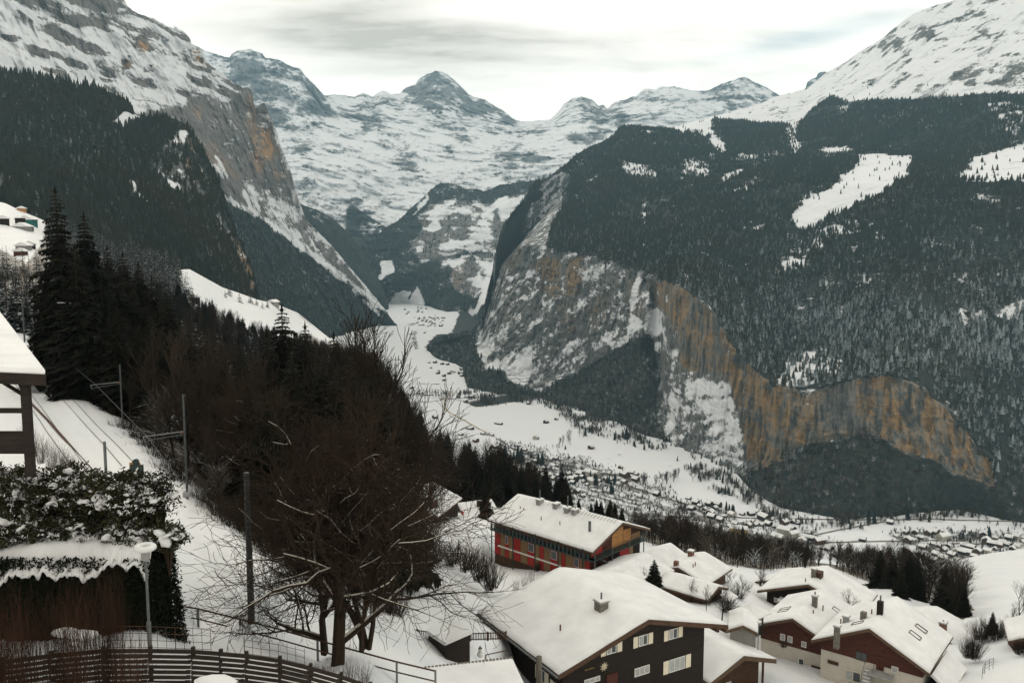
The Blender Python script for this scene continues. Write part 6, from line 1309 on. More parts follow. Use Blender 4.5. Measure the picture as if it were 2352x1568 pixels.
# leafless trees
def tree_from(mbs, name, loc, Hh, label, group, W_=1.0, rz=0., cat='tree', mats=(M_TWIG, M_BRSNOW)):
    wood_, sn_ = mbs; o = empty(name, loc, label, cat, group, rz); o.scale = (Hh * W_, Hh * W_, Hh)
    for nm, me in (('branches', wood_), ('branch_snow', sn_)):
        if me is not None:
            q = bpy.data.objects.new(nm, me); COL.objects.link(q); q.parent = o
            if nm == 'branch_snow': q['kind'] = 'stuff'
    return o
def bt(seed, mat=M_TWIG, snowmat=None, **kw):
    a, s_ = bare_tree(seed, None, **kw); return (a.mesh('branches', mat), s_.mesh('branch_snow', snowmat or M_BRSNOW) if s_.n else None)
BT = [bt(201 + k, depth=4, R=.016, spread=(.42, .5, .38, .6)[k], kids=(3, 4), upward=.45, twigr=.0013) for k in range(4)]
print('bare', [len(m[0].polygons) for m in BT])
BTD = [bt(221 + k, depth=5, R=.018, spread=.5, kids=(2, 4), upward=.35, twigr=.0010, bend=.25) for k in range(2)]
# the great snow-lined tree in the foreground
M_BARKN = foliage_mat('foreground_bark', (.010, .007, .005), (.040, .028, .019), frost=-.05, nsc=4)
b0 = unp(776, 1535, 40)
big1 = bt(303, M_BARKN, depth=5, R=.026, spread=.80, upward=.20, kids=(3, 5), twigr=.0008, start=.12, snow=True, bend=.44, ratio=(.56, .84))
tree_from(big1, 'leafless_tree', b0, 13.5, 'great leafless tree with snow lined branches in the centre foreground', None, 1.02, .4)
big2 = bt(307, M_BARKN, depth=5, R=.018, spread=.72, upward=.25, kids=(2, 4), twigr=.0008, start=.15, snow=True, bend=.40, stems=4, ratio=(.6, .85))
tree_from(big2, 'leafless_tree', unp(838, 1480, 42.5), 12.0, 'many stemmed leafless tree joined to the right of the great one', None, 1.15, 2.0)
tree_from(big1, 'leafless_tree', unp(745, 1490, 44), 10.0, 'slender leafless tree just left behind the great one', None, .85, 3.6)
tree_from(big2, 'leafless_tree', unp(900, 1345, 62), 8.5, 'leafless tree with arching branches over the snow towards the chalets', None, 1.1, 5.0)
tree_from(big2, 'leafless_tree', unp(640, 1235, 78), 15.0, 'leafless tree at the lower rim of the railway bench', None, 1.0, 1.0)
for px, ty, Y_, k, lab in [(430, 745, 84, 0, 'tall brownish leafless tree behind the third mast'), (490, 790, 88, 1, 'leafless tree right of the third mast'), (370, 760, 96, 2, 'leafless tree between dark spruces and third mast'), (545, 860, 82, 3, 'rounded leafless tree in front of the central wood'), (600, 800, 100, 0, 'leafless tree under the ragged spruce'), (855, 742, 104, 1, 'tall leafless tree at the top of the central wood'), (822, 752, 108, 2, 'leafless tree left of the tallest twigs'), (884, 745, 112, 0, 'leafless tree whose twigs reach over the valley snow'),
        (905, 850, 104, 3, 'leafless tree on the right flank of the wood'), (940, 950, 108, 1, 'lower leafless tree on the right flank of the wood'), (740, 800, 92, 2, 'leafless tree between the central spruce tips'), (690, 850, 84, 3, 'leafless tree before the central spruces'), (790, 860, 84, 0, 'leafless tree above the crown of the great tree'), (860, 900, 82, 2, 'leafless tree right above the great tree'), (965, 1040, 120, 0, 'leafless tree left of the terrace spruces'), (600, 930, 74, 1, 'leafless tree left above the great tree'), (480, 960, 74, 3, 'leafless tree close to the bench edge')]:
    b0 = gdepth(px, Y_); Hh = unp(px, ty, b0[1])[2] - b0[2]; tree_from(BT[k] if k != 1 else BTD[0], 'leafless_tree', b0, Hh, lab, 'leafless trees of the central wood', .95 if Hh > 18 else 1.1, random.random() * 6)
for px, ty, by, Y_, k, lab in [(1658, 1335, 1425, 98, 3, 'small garden tree with a straight trunk between chalets'), (1530, 1165, 1290, 190, 0, 'tall leafless tree rising above the roofs behind the lodge end'), (1550, 1150, 1292, 195, 1, 'tallest of the leafless trees behind the snowy roofs'), (1570, 1190, 1295, 190, 2, 'leafless tree right of the tallest ones behind the roofs'), (77, 538, 573, 610, 0, 'lone leafless tree on the left meadow'),
        (1478, 1300, 1360, 108, 3, 'thin leafless garden tree left of the lone spruce'), (1948, 1352, 1412, 116, 2, 'pale twiggy tree between the broad chalet and its neighbour'), (1588, 1330, 1385, 112, 3, 'leafless tree before the low house porch'), (1622, 1345, 1400, 106, 3, 'leafless tree in the garden beyond the big chalet'), (1700, 1320, 1390, 125, 2, 'leafless tree left of the broad chalet'), (1742, 1305, 1370, 140, 0, 'leafless tree behind the left end of the broad chalet'), (1676, 1310, 1385, 130, 0, 'slim leafless tree in the gap before the broad chalet'),
        (2340, 1335, 1440, 118, 0, 'leafless tree at the right edge of the picture'), (2322, 1380, 1450, 110, 3, 'low leafless tree near the right edge'), (1405, 1170, 1235, 170, 2, 'leafless tree behind the front end of the lodge'), (962, 1185, 1262, 118, 3, 'leafless tree standing before the large roofed house'), (1010, 1195, 1265, 118, 0, 'leafless tree near the house with the flag')]:
    tree_from(BT[k], 'leafless_tree', unp(px, by, Y_), (by - ty) / FOC * Y_ * 1.08, lab, None, 1.15, random.random() * 6)

# shrubs
def shrub_mesh(seed, mat, n=120, h=1., w=.7, tw=5, wd=.008, dome=True, droop=0.):
    r = random.Random(seed); mb = MB()
    for k in range(n):
        a = r.random() * 6.28; q = math.sqrt(r.random()) * .28 * w; ang = r.uniform(0, .95) * w; l = h * r.uniform(.6, 1.0) * (1 - .25 * (ang / w if dome else 0))
        p = np.array([math.cos(a) * q, math.sin(a) * q, -.03]); d = np.array([math.cos(a) * math.sin(ang), math.sin(a) * math.sin(ang), math.cos(ang)]); s_ = np.array([-math.sin(a + .6), math.cos(a + .6), 0]) * wd
        m1 = p + d * l * .5 + np.array([r.gauss(0, .03), r.gauss(0, .03), .02]); e = p + d * l + np.array([r.gauss(0, .05), r.gauss(0, .05), -droop])
        mb.add([p - s_, p + s_, m1 + s_ * .8, m1 - s_ * .8, e], [(0, 1, 2, 3), (3, 2, 4)])
        for _ in range(tw):
            u = r.uniform(.35, .95); q_ = p + (m1 - p) * min(1, u * 2) if u < .5 else m1 + (e - m1) * (u * 2 - 1); d2 = d + np.array([r.gauss(0, .55), r.gauss(0, .55), r.gauss(.1, .3)])
            mb.add([q_ - s_ * .6, q_ + s_ * .6, q_ + d2 * l * r.uniform(.12, .3)], [(0, 1, 2)])
    return mb.mesh('twigs', mat)
M_REDTW = foliage_mat('reddish_twigs', (.014, .008, .006), (.042, .022, .014), frost=-.2, nsc=2)
M_PALETW = foliage_mat('pale_twigs', (.09, .07, .045), (.20, .16, .11), frost=-.2, nsc=2)
SH = [shrub_mesh(401 + k, M_TWIG, 170, 1., .85, 6, .007) for k in range(3)]; SHR = [shrub_mesh(411 + k, M_REDTW, 110, 1., .55, 4, .0035, droop=.03) for k in range(3)]; SHP = [shrub_mesh(421, M_PALETW, 50, 1., .8, 4, .006)]
def shrub(px, by, Y_, hgt, wid, label, group=None, protos=SH, name='bare_shrub'):
    b0 = unp(px, by, Y_); o = empty(name, b0, label, 'shrub', group, random.random() * 6); o.scale = (wid, wid, hgt); q = bpy.data.objects.new('twigs', random.choice(protos)); COL.objects.link(q); q.parent = o; return o
for px, by, Y_, hg, wd_, lab in [(1128, 1350, 104, 4.2, 3.6, 'rounded brown shrub at the right end of the garden thicket'), (1102, 1330, 108, 4.4, 3.6, 'tall brown shrub in the garden thicket left of the rounded one'), (1070, 1308, 114, 4.2, 4.0, 'brown shrub in the middle of the garden thicket'), (1040, 1295, 118, 4.0, 4.0, 'brown shrub at the left end of the garden thicket'), (1000, 1290, 118, 3.6, 3.6, 'lower brown shrub left of the garden thicket'),
        (880, 1420, 70, 3.6, 2.8, 'brown shrub on the snow right of the great tree'), (905, 1425, 72, 2.8, 2.6, 'smaller brown shrub right of the great tree'), (2237, 1510, 98, 3.4, 2.6, 'upright brown shrub beside the pale walled house'), (2222, 1508, 98, 2.6, 2.2, 'lower brown shrub next to the pale walled house'), (2255, 1468, 108, 3.2, 4.0, 'dark brown thicket below the right snowfield'), (2292, 1470, 108, 3.0, 3.6, 'dark brown thicket near the right edge'),
        (2342, 1500, 96, 2.0, 2.2, 'small shrub beside the house at the right edge'), (1800, 1485, 96, .9, 1.2, 'little green brown bush by the left red brown chalet'), (1630, 1390, 112, 2.2, 3.2, 'brown garden shrub before the broad chalet'), (1670, 1402, 108, 1.8, 2.8, 'low brown garden shrub with snow, left of the pavilion'), (1690, 1380, 116, 2.4, 3.0, 'brown garden shrub behind the pavilion'),
        (1560, 1400, 104, 2.0, 2.2, 'brown shrub right of the bushy lone spruce'), (1235, 1310, 118, 1.6, 1.2, 'dark clipped shrub against the front wall of the red lodge')]:
    shrub(px, by, Y_, hg, wd_, lab)
for px, by, Y_, hg, lab in [(1205, 1345, 100, 1.9, 'pale leafless bush on the snow behind the big chalet'), (1222, 1338, 102, 2.2, 'pale taller bush before the red lodge'), (1185, 1352, 100, 1.4, 'pale low bush left of the taller one')]:
    shrub(px, by, Y_, hg, 1.6, lab, None, SHP)
# reddish twigs in the lower left corner and below the great tree
for i, (px, by, Y_, hg) in enumerate([(20, 1590, 23.5, 3.6), (75, 1600, 22.5, 3.4), (130, 1605, 22.8, 4.0), (185, 1610, 22.5, 4.2), (235, 1600, 23.5, 4.6), (270, 1590, 24.5, 4.6), (45, 1560, 25.2, 3.0), (160, 1580, 24.5, 3.2), (310, 1620, 22.5, 2.6), (0, 1620, 22, 3.0)]):
    shrub(px, by, Y_, hg, 1.5, 'reddish brown rods growing before the board fence in the lower left corner', 'reddish rods in the lower left corner', SHR, 'twig_shrub')
for i, (px, by, Y_, hg) in enumerate([(750, 1570, 34, 1.3), (800, 1580, 34, 1.6), (835, 1585, 34, 1.4), (770, 1600, 32, 1.2), (715, 1560, 33, .9)]):
    shrub(px, by, Y_, hg, 1.2, 'reddish shrub at the foot of the great leafless tree', 'reddish shrubs at the foot of the great tree', SHR, 'twig_shrub')
for i, (px, by, Y_, hg) in enumerate([(75, 1050, 60, 2.6), (95, 1062, 58, 2.4), (118, 1075, 56, 2.4), (140, 1085, 54, 2.2), (62, 1030, 64, 2.4), (160, 1092, 54, 1.8)]):
    shrub(px, by, Y_, hg, 1.6, 'upright brown rods between the shelter and the track', 'brown rods beside the track', SHR, 'twig_shrub')
# brushwood under the bench
br = [(200, 895), (225, 925), (250, 955), (275, 985), (300, 1008), (330, 1030), (350, 1050), (375, 1080), (400, 1105), (440, 1148), (470, 1170), (500, 1190), (530, 1212), (560, 1232), (590, 1256), (620, 1280), (650, 1296), (690, 1330), (720, 1350), (150, 862), (120, 838), (100, 822), (85, 800)]
for i, (px, py) in enumerate(br):
    g_ = ground(px + 12, py - 2); o = empty('bare_shrub', g_ + np.array([0, 0, -.8]), 'brown brushwood on the bank just below the railway bench', 'shrub', 'brushwood along the bank below the railway', random.random() * 6); o.scale = (3.4, 3.4, random.uniform(2.0, 3.4)); q = bpy.data.objects.new('twigs', SH[i % 3]); COL.objects.link(q); q.parent = o

# clipped evergreen hedge with snow on top, and the snow-laden shrubs behind it
M_HEDGE = foliage_mat('hedge_leaves', (.004, .006, .004), (.016, .020, .010), frost=-.22, nsc=5)
M_RHODO = foliage_mat('shrub_leaves', (.006, .008, .004), (.040, .038, .018), frost=.03, nsc=2.6)
def leaf_cloud(seed, n, fn, size, mat, name, parent, droop=.3):
    g = np.random.default_rng(seed); P_ = fn(g, n); a = g.random((n, 3)) * 2 - 1; a /= np.linalg.norm(a, axis=1, keepdims=True); b_ = np.cross(a, g.random((n, 3)) - .5); b_ /= np.linalg.norm(b_, axis=1, keepdims=True); sz = size * (.6 + .9 * g.random((n, 1)))
    V = np.stack([P_ - a * sz, P_ + b_ * sz * .35, P_ + a * sz, P_ - b_ * sz * .35], 1).reshape(-1, 3)
    me = bpy.data.meshes.new(name); me.from_pydata(V.tolist(), [], [(4 * i, 4 * i + 1, 4 * i + 2, 4 * i + 3) for i in range(n)]); me.materials.append(mat); me.update()
    o = bpy.data.objects.new(name, me); COL.objects.link(o); o.parent = parent; return o
# hedge body
hb = unp(200, 1500, 33); rt = empty('clipped_hedge', hb, 'tall clipped black green hedge with a blanket of snow on top', 'hedge')
x0, x1 = unp(-60, 1400, 35)[0], unp(398, 1400, 38)[0]; ztp = unp(300, 1300, 36)[2]; zbt = unp(380, 1425, 38)[2] - 1.2
def hedge_core():
    mb = MB(); mb.box(((x0 + x1) / 2 - hb[0], 37.2 - hb[1], (ztp + zbt) / 2 - hb[2]), (x1 - x0 - .25, 2.0, ztp - zbt - .25)); return mb.build('core', M_HEDGE, rt)
hedge_core()
def hf(g, n):
    u = g.random((n, 3)); face = g.random(n); P_ = np.stack([x0 + (x1 - x0) * u[:, 0], 36.1 + 2.2 * u[:, 1], zbt + (ztp - zbt) * u[:, 2]], 1)
    m1 = face < .55; P_[m1, 1] = 36.1 + .12 * g.standard_normal(m1.sum()); m2 = (face >= .55) & (face < .75); P_[m2, 0] = x1 + .10 * g.standard_normal(m2.sum()) + .10 * (ztp - P_[m2, 2]) ; m3 = face >= .75; P_[m3, 2] = ztp + .10 * g.standard_normal(m3.sum()); return P_ - hb
o = leaf_cloud(5, 26000, hf, .085, M_HEDGE, 'leaves', rt)
# snow blanket on the hedge: uneven sheet with ragged hanging front
nx, ny = 120, 30; xs_ = np.linspace(x0 - .6, x1 - .3, nx); vs = []
for j in range(ny):
    t_ = j / (ny - 1); q_ = np.stack([xs_ * 1.1, np.full(nx, j * .16), xs_ * 0], -1); n_ = fbm(q_, 3, 5); rag = fbm(np.stack([xs_ * 2.3, xs_ * 0 + 3.3, xs_ * 0], -1), 3, 6); px_ = projp(np.stack([xs_, xs_ * 0 + 36., xs_ * 0 + ztp], -1))[0]
    drop = np.clip((px_ - 300) / 100, 0, 1.2)
    yy = 39.2 - (3.45 - .6 * drop) * t_ + .10 * n_; zz_ = ztp + .95 - .35 * t_ - (.75 + .75 * rag) * sstep(t_, .72, 1.0) - .45 * drop + .16 * n_ - .5 * sstep(-px_, -120, 60)
    vs += [(a_ - hb[0], b_ - hb[1], c_ - hb[2]) for a_, b_, c_ in zip(xs_, yy, zz_)]
fs = [(j * nx + i, j * nx + i + 1, (j + 1) * nx + i + 1, (j + 1) * nx + i) for j in range(ny - 1) for i in range(nx - 1)]
mb = MB(); mb.add(vs, fs); o = mb.build('snow_cover', M_SNOW, rt, True); md = o.modifiers.new('s', 'SOLIDIFY'); md.thickness = .12
def hf2(g, n):
    u = g.random((n, 3)); return np.stack([x0 + (x1 - x0 - .3) * u[:, 0], 35.85 + .5 * u[:, 1], ztp + .35 - 1.3 * u[:, 2] ** .8], 1) - hb
leaf_cloud(6, 5000, hf2, .10, M_HEDGE, 'leaf_fringe', rt)
# snowy evergreen shrubs
def snowy_shrub(px, py, Y_, rx, rz_, label, seed, n=5200):
    c = unp(px, py, Y_); rt = empty('evergreen_shrub', c - np.array([0, 0, rz_]), label, 'shrub', 'snow laden evergreen shrubs above the hedge')
    def f(g, n):
        # leafy tufts spread through the crown
        k = 95; T = g.standard_normal((k, 3)); T /= np.linalg.norm(T, axis=1, keepdims=True); T *= (g.random((k, 1)) ** .35); T = T * np.array([rx, rx * .75, rz_]); T[:, 2] += .12 * rz_
        idx = g.integers(0, k, n); return T[idx] + g.standard_normal((n, 3)) * np.array([.17, .17, .13]) + np.array([0, 0, rz_])
    leaf_cloud(seed, n, f, .095, M_RHODO, 'leaves', rt)
    def f3(g, n):
        a = g.random(n) * 6.28; q = np.sqrt(g.random(n)); cz = rz_ * (1 + np.sqrt(np.clip(1 - q * q, 0, 1)) * (.15 + .85 * g.random(n))); c3 = np.stack([np.cos(a) * q * rx, np.sin(a) * q * rx * .75 - .2, cz], 1)
        k3 = g.integers(0, max(4, n // 9), n); return c3[k3] + g.standard_normal((n, 3)) * np.array([.09, .07, .035])
    o = leaf_cloud(seed + 300, int(n * .13), f3, .075, M_SNOW, 'snow_flecks', rt); o['kind'] = 'stuff'
    r = random.Random(seed); mb = MB()
    for k in range(16):
        a = r.random() * 6.28; e = np.array([math.cos(a) * rx * .85, math.sin(a) * rx * .6, rz_ * r.uniform(.9, 1.8)]); mb.tube([(0, 0, -1.2), tuple(e * .45 + np.array([0, 0, .1])), tuple(e)], [.05, .03, .012], 4)
    mb.build('stems', M_BARK, rt)
    for k in range(16):
        a = r.random() * 6.28; q = math.sqrt(r.random()) * .95; z = rz_ * (1 + math.sqrt(max(0, 1 - q * q)) * r.uniform(.3, .98)); s_ = r.choice([.08, .10, .14, .20, .24])
        o = blob(rt, 'snow_clump', (math.cos(a) * q * rx, math.sin(a) * q * rx * .75 - .15, z), s_, M_SNOW, r.uniform(.35, .7), k * 1.7); o.scale = (r.uniform(.8, 1.5), 1, 1); o.rotation_euler = (r.uniform(-.5, .5), r.uniform(-.7, .7), r.random() * 3)
for i, (px, py, Y_, rx, rz_, lab) in enumerate([(20, 1135, 40, 1.6, 1.3, 'snow laden evergreen shrub under the shelter post'), (95, 1150, 39.5, 1.6, 1.4, 'snow laden evergreen shrub second from the left edge'), (170, 1150, 39, 1.5, 1.5, 'snow laden evergreen shrub in the middle above the hedge'), (245, 1160, 38.5, 1.5, 1.5, 'snow laden evergreen shrub below the grey post'), (310, 1165, 38, 1.35, 1.5, 'snow laden evergreen shrub below the ground signal'),
         (362, 1150, 38, .85, 1.25, 'loose evergreen shrub with bare twigs at the right end'), (385, 1235, 37, .7, .5, 'drooping evergreen branches right of the street lamp'), (60, 1215, 38, 1.9, .9, 'dark shrub in the shade under the snowy shrubs, left'), (200, 1225, 38, 1.8, .8, 'dark shrub in the shade under the snowy shrubs, middle'), (300, 1225, 37.6, 1.4, .8, 'dark shrub in the shade left of the street lamp')]):
    snowy_shrub(px, py, Y_, rx, rz_, lab, 50 + i, n=5200 if rx > 1 else 1800)
def clump_rock(px, py, Y_, w_, label):
    c = unp(px, py, Y_); o = blob(None, 'snow_heap', c, w_, M_SNOW, .45, px); o.scale = (1.6, 1, 1); tagp(o, label, 'snow heap')
clump_rock(150, 1452, 29.5, .32, 'rounded heap of snow among the red twigs left'); clump_rock(192, 1458, 29, .34, 'second heap of snow among the red twigs'); clump_rock(492, 1568, 25, .42, 'snow heap lying at the foot of the board fence'); clump_rock(170, 1478, 28.5, .12, 'tiny clump of snow below the two heaps')

# dense woods as masses
PB = [bpy.data.objects.new('bare_tree_shape', m[0]) for m in BT]; PS = [bpy.data.objects.new('spruce_shape', m[0]) for m in SPM[:2]] + [bpy.data.objects.new('spruce_shape', m[0]) for m in SPR[:1]]
GX, GY, GYd = G.PX, G.PY, np.exp(G.LY)
m_c = GW * pmask(GX, GY, [(120,600),(250,640),(420,700),(600,790),(760,830),(870,860),(905,895),(945,960),(985,1030),(1060,1085),(1200,1135),(1300,1170),(1120,1165),(990,1130),(900,1130),(870,1200),(800,1300),(740,1310),(600,1240),(440,1120),(300,990),(170,880)], 6)
wood('central_wood', G, m_c, 1 / 34., (10, 16), .0, 'dense brown leafless and spruce wood falling away below the railway', PB + PS[2:] * 3, mx=3000)
m_s = GW * pmask(GX, GY, [(100,470),(200,500),(300,560),(425,600),(415,650),(440,700),(380,720),(250,650),(120,600)], 5)
wood('shoulder_wood', G, m_s, 1 / 50., (12, 20), .0, 'dark spruce wood on the shoulder behind the tall spruces', PS[:2], mx=1600)
wood('lower_brushwood', G, m_c * sstep(-GYd, -190, -120), 1 / 9., (3, 7), .0, 'brown brushwood filling the wood below the railway', PB[:2] + PUFF, mx=2600)
m_l = GW * pmask(GX, GY, [(-120,640),(0,650),(100,650),(120,700),(130,820),(30,740),(-120,720)], 6)
wood('left_wood', G, m_l, 1 / 60., (6, 10), .0, 'leafless wood below the meadow at the left edge', PB + PS[:1], mx=900)
m_r = GW * sstep(GX, 1420, 1450)
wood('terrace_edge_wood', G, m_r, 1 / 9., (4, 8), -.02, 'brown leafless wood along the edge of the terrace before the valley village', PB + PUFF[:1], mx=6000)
# ================================================================ VALLEY FLOOR: HOUSES, TREES, ROADS
M_VW = [simple('valley_house_dark', (.022, .018, .015), .85, .3, .5), simple('valley_house_brown', (.07, .042, .026), .85, .3, .5), simple('valley_house_pale', (.34, .32, .27), .85, .15, .5), simple('valley_house_yellow', (.36, .27, .12), .85, .15, .5)]
def vh_mesh(w_, L, hh, pitch, wall):
    mb = MB(); mb.box((0, 0, hh / 2 - 1), (w_, L, hh + 2)); rise = w_ / 2 * pitch; mb.add([(-w_ / 2, -L / 2, hh), (w_ / 2, -L / 2, hh), (0, -L / 2, hh + rise), (-w_ / 2, L / 2, hh), (w_ / 2, L / 2, hh), (0, L / 2, hh + rise)], [(0, 1, 2), (4, 3, 5)]); wm = mb.mesh('wall', wall)
    mb = MB(); e = w_ / 2 + .9; f_ = L / 2 + .8; z0 = hh - .9 * pitch; z1 = hh + rise + .35
    mb.add([(-e, -f_, z0), (0, -f_, z1), (e, -f_, z0), (-e, f_, z0), (0, f_, z1), (e, f_, z0)], [(0, 1, 4, 3), (1, 2, 5, 4)]); mb.add([(-e, -f_, z0 - .5), (0, -f_, z1 - .6), (e, -f_, z0 - .5), (-e, f_, z0 - .5), (0, f_, z1 - .6), (e, f_, z0 - .5)], [(0, 3, 4, 1), (1, 4, 5, 2)])
    rm = mb.mesh('snow_roof', M_SNOW)
    mb = MB(); 
    for sg in (-1, 1):
        for k in range(3):
            x = (k - 1) * w_ * .28; mb.box((x, sg * (L / 2 + .02), hh * .55), (w_ * .12, .06, hh * .22))
    return wm, rm, mb.mesh('window', M_VW[0] if wall is not M_VW[0] else M_VW[2])
VH = {}
def vhouse(px, py, size, wi, label, group, rz=None, r=random.Random(8)):
    key = (size, wi)
    if key not in VH: w_, L, hh = {'s': (8, 9, 4), 'm': (11, 12, 6.5), 'l': (13, 20, 9), 'x': (16, 34, 13), 'b': (9, 26, 5)}[size]; VH[key] = vh_mesh(w_, L, hh, .55, M_VW[wi])
    p = floor_at(px, py); o = bpy.data.objects.new('valley_house', None); o.empty_display_size = 1; COL.objects.link(o); o.location = p; k = r.uniform(.85, 1.12); o.scale = (k, k, k); o.rotation_euler = (0, 0, rz if rz is not None else r.choice([.6, .75, .5, .9, -.6, 2.1]) + r.uniform(-.2, .2))
    tagp(o, label, 'house', group)
    for nm, me in (('wall', VH[key][0]), ('snow_roof', VH[key][1])):
        q = bpy.data.objects.new(nm, me); COL.objects.link(q); q.parent = o
    if size in 'lx': q = bpy.data.objects.new('window', VH[key][2]); COL.objects.link(q); q.parent = o
r = random.Random(21)
def cl(pts, ox, oy, s_, label, group, small=.55):
    for q in pts:
        x, y = q[0] * s_ + ox, q[1] * s_ + oy
        if len(q) > 2: vhouse(x, y, q[2], q[3], q[4], group, q[5] if len(q) > 5 else None)
        else: vhouse(x, y, 's' if r.random() < small else 'm', r.choice([0, 0, 0, 1, 1, 2]), label, group)
cl([(1470,680),(1540,655),(1550,715,'m',1,'brown chalet with wide snow roof in the middle of the right village part'),(1640,695),(1690,665),(1735,660),(1795,700,'l',2,'pale house, largest of the right village part'),(1720,730),(1810,650),(2070,680,'l',0,'big dark house with broad roof near the right village edge'),(2160,695),(2200,725),(2250,700),(2300,690),(2340,720),(2090,725),(2130,745),(2180,755),(1940,745),(1990,765),(1880,780),(1860,810),(1930,795),(1800,770),(1750,805),(1700,830),(1560,785),(1600,795),
    (2240,745),(2310,760),(1960,800),(1720,850),(1660,810),(2030,790),(3600,690),(1600,660),(1760,745),(1830,745),(1655,755),(2010,820),(1890,840),(1800,840),(2270,775),(2100,790),(2150,775),(1840,870),(1770,880)], 1568, 1004.5, .3333, 'chalet in the right part of the village below the snowfield', 'chalets in the right part of the valley village')
cl([(1430,592,'m',0,'lone barn at the foot of the wood above the right village'),(1240,712,'m',0,'lone dark hut on the snow between the two village parts')], 1568, 1004.5, .3333, '', None)
cl([(40,420),(60,500),(120,480),(180,470),(220,490),(190,530),(240,470),(290,550),(340,545),(260,580),(200,560),(450,615),(500,605),(540,605),(590,605),(640,620),(560,565,'l',0,'long dark house at the upper rim of the village centre'),(610,565),(700,595),(760,585),(790,590),(750,640),(385,660,'x',3,'big yellowish hotel in the village centre',1.2),(220,660),(260,680),(320,705),(700,660,'l',2,'grey hall shaped building at the village centre',.9),(760,680,'l',2,'long pale building beside the hall'),(830,685,'b',2,'low long shed at the right of the village centre'),(655,715,'l',2,'pale house below the hall shaped building'),(820,720),(900,705),(940,725,'l',1,'brown house at the right end of the centre'),(90,630,'l',2,'pale snow roofed house beside the bend of the road'),(60,600),(110,650),(640,790),(300,775),(470,530),(520,520),(410,530),(960,760),(1010,775),(1060,820),(1090,800),(620,795),(700,830),(1150,775),(480,580),(430,590),(360,600),(330,620),(150,500),(90,460),(240,640)], 1568, 1004.5, .3333, 'chalet in the crowded village centre under the ochre cliff', 'chalets in the village centre')
cl([(110,30,'b',0,'long low barn nearest the winding road'),(20,92),(280,78,'b',0,'long dark barn on the open snow'),(350,88),(182,160,'m',1,'lone brown hut on the open snow'),(815,122),(1390,228,'m',1,'brown chalet alone on the upper slope'),(1020,345),(1740,525,'l',1,'broad brown house at the road fork'),(1700,440),(1400,530,'x',2,'tall pale hotel among spruces'),(1410,565),(1400,600,'l',2,'lower pale wing before the tall hotel'),(1300,540),(1230,545),(1190,560),(1200,600),(1820,490),(1870,505),(1200,660),(1640,600),(1680,615),(500,410,'x',2,'long pale hall left in the valley behind the spruces',.3),(560,440),(1900,740),(2080,720),(380,220),(460,232),(700,240),(650,262),(820,380),(760,365),(740,400),(1180,700),(600,480),(660,500),(740,470),(860,470),(940,520),(1000,560),(1050,520),(1100,590),(1320,590),(1350,620),(1480,580),(1540,560),(1600,560),(1740,590),(1860,560),(1240,700),(1300,740),(700,440),(900,440),(1150,500),(1270,510)], 1053.5, 980, .21875, 'small chalet scattered along the valley road', 'chalets scattered along the valley road')
cl([(540,1117,'b',0,'long barn at the left rim of the valley floor'),(690,1162),(870,1152,'b',0,'long dark barn at the track across the valley'),(800,1152),(850,1182),(1075,1327,'b',0,'dark barn alone on the wide snowfield'),(880,1367,'b',0,'long dark barn right of the winding road'),(1000,1402),(820,1412),(920,1452,'m',1,'small brown hut below the barns'),(1280,1192),(1470,1302),(1330,1427),(1400,1322),(1720,1497),(600,912),(640,912),(690,922),(665,967,'m',2,'pale house in the middle of the valley'),(750,982),(770,977),(700,1032),(735,987),(640,1290),(480,1085),(570,712),(500,602),(620,640),(560,650),(600,600),(640,590),(520,640)], 784, 527, .3359, 'tiny hut on the far valley floor', 'tiny huts on the far valley floor')
far_p = [(r.uniform(430, 710), r.uniform(500, 590)) for _ in range(34)] + [(r.uniform(300, 560), r.uniform(400, 470)) for _ in range(10)] + [(r.uniform(560, 900), r.uniform(940, 1080)) for _ in range(10)]
cl(far_p, 857.5, 612.5, .2343, 'hardly visible house of the hamlet at the valley head', 'houses of the hamlet at the valley head', .3)
# spruces and leafless trees on the valley floor
VS = [spruce_lo(501 + k, 7, 8, M_SPR_M, (.16, .2, .14)[k]) for k in range(3)]; VB = [m[0] for m in BT[:3]]
def vtree(px, by, ty, label, group, kind=0):
    p = floor_at(px, by); hgt_ = (by - ty) / FOC * p[1] * 1.03; nm = 'valley_spruce' if kind == 0 else 'valley_leafless_tree'; me = r.choice(VS if kind == 0 else VB); o = bpy.data.objects.new(nm, me); COL.objects.link(o); o.location = p; o.scale = (hgt_ * 1.1, hgt_ * 1.1, hgt_); o.rotation_euler = (0, 0, r.random() * 6); tagp(o, label, 'tree', group)
g_ = lambda x, y: (1053.5 + .21875 * x, 980 + .21875 * y)
for x, y0_, y1_ in [(50, 165, 232), (490, 175, 330), (420, 230, 310), (505, 260, 350), (580, 230, 350), (620, 185, 340), (640, 240, 330), (660, 210, 380), (760, 250, 350), (840, 270, 400), (880, 265, 415), (870, 280, 390), (1120, 190, 240), (1090, 440, 500), (1240, 510, 580), (1320, 470, 570), (1385, 455, 540), (1430, 470, 610), (1450, 480, 620), (1560, 500, 590), (1580, 490, 600), (1640, 470, 610), (1600, 560, 710), (1620, 600, 700), (1720, 440, 520), (1120, 520, 700), (1020, 510, 640), (1150, 600, 720), (1760, 0, 130), (1330, 0, 100), (970, 540, 650), (1000, 580, 680)]:
    a, b_ = g_(x, y1_); vtree(a, b_, 980 + .21875 * y0_, 'dark spruce standing by the houses along the valley road', 'spruces by the valley road')
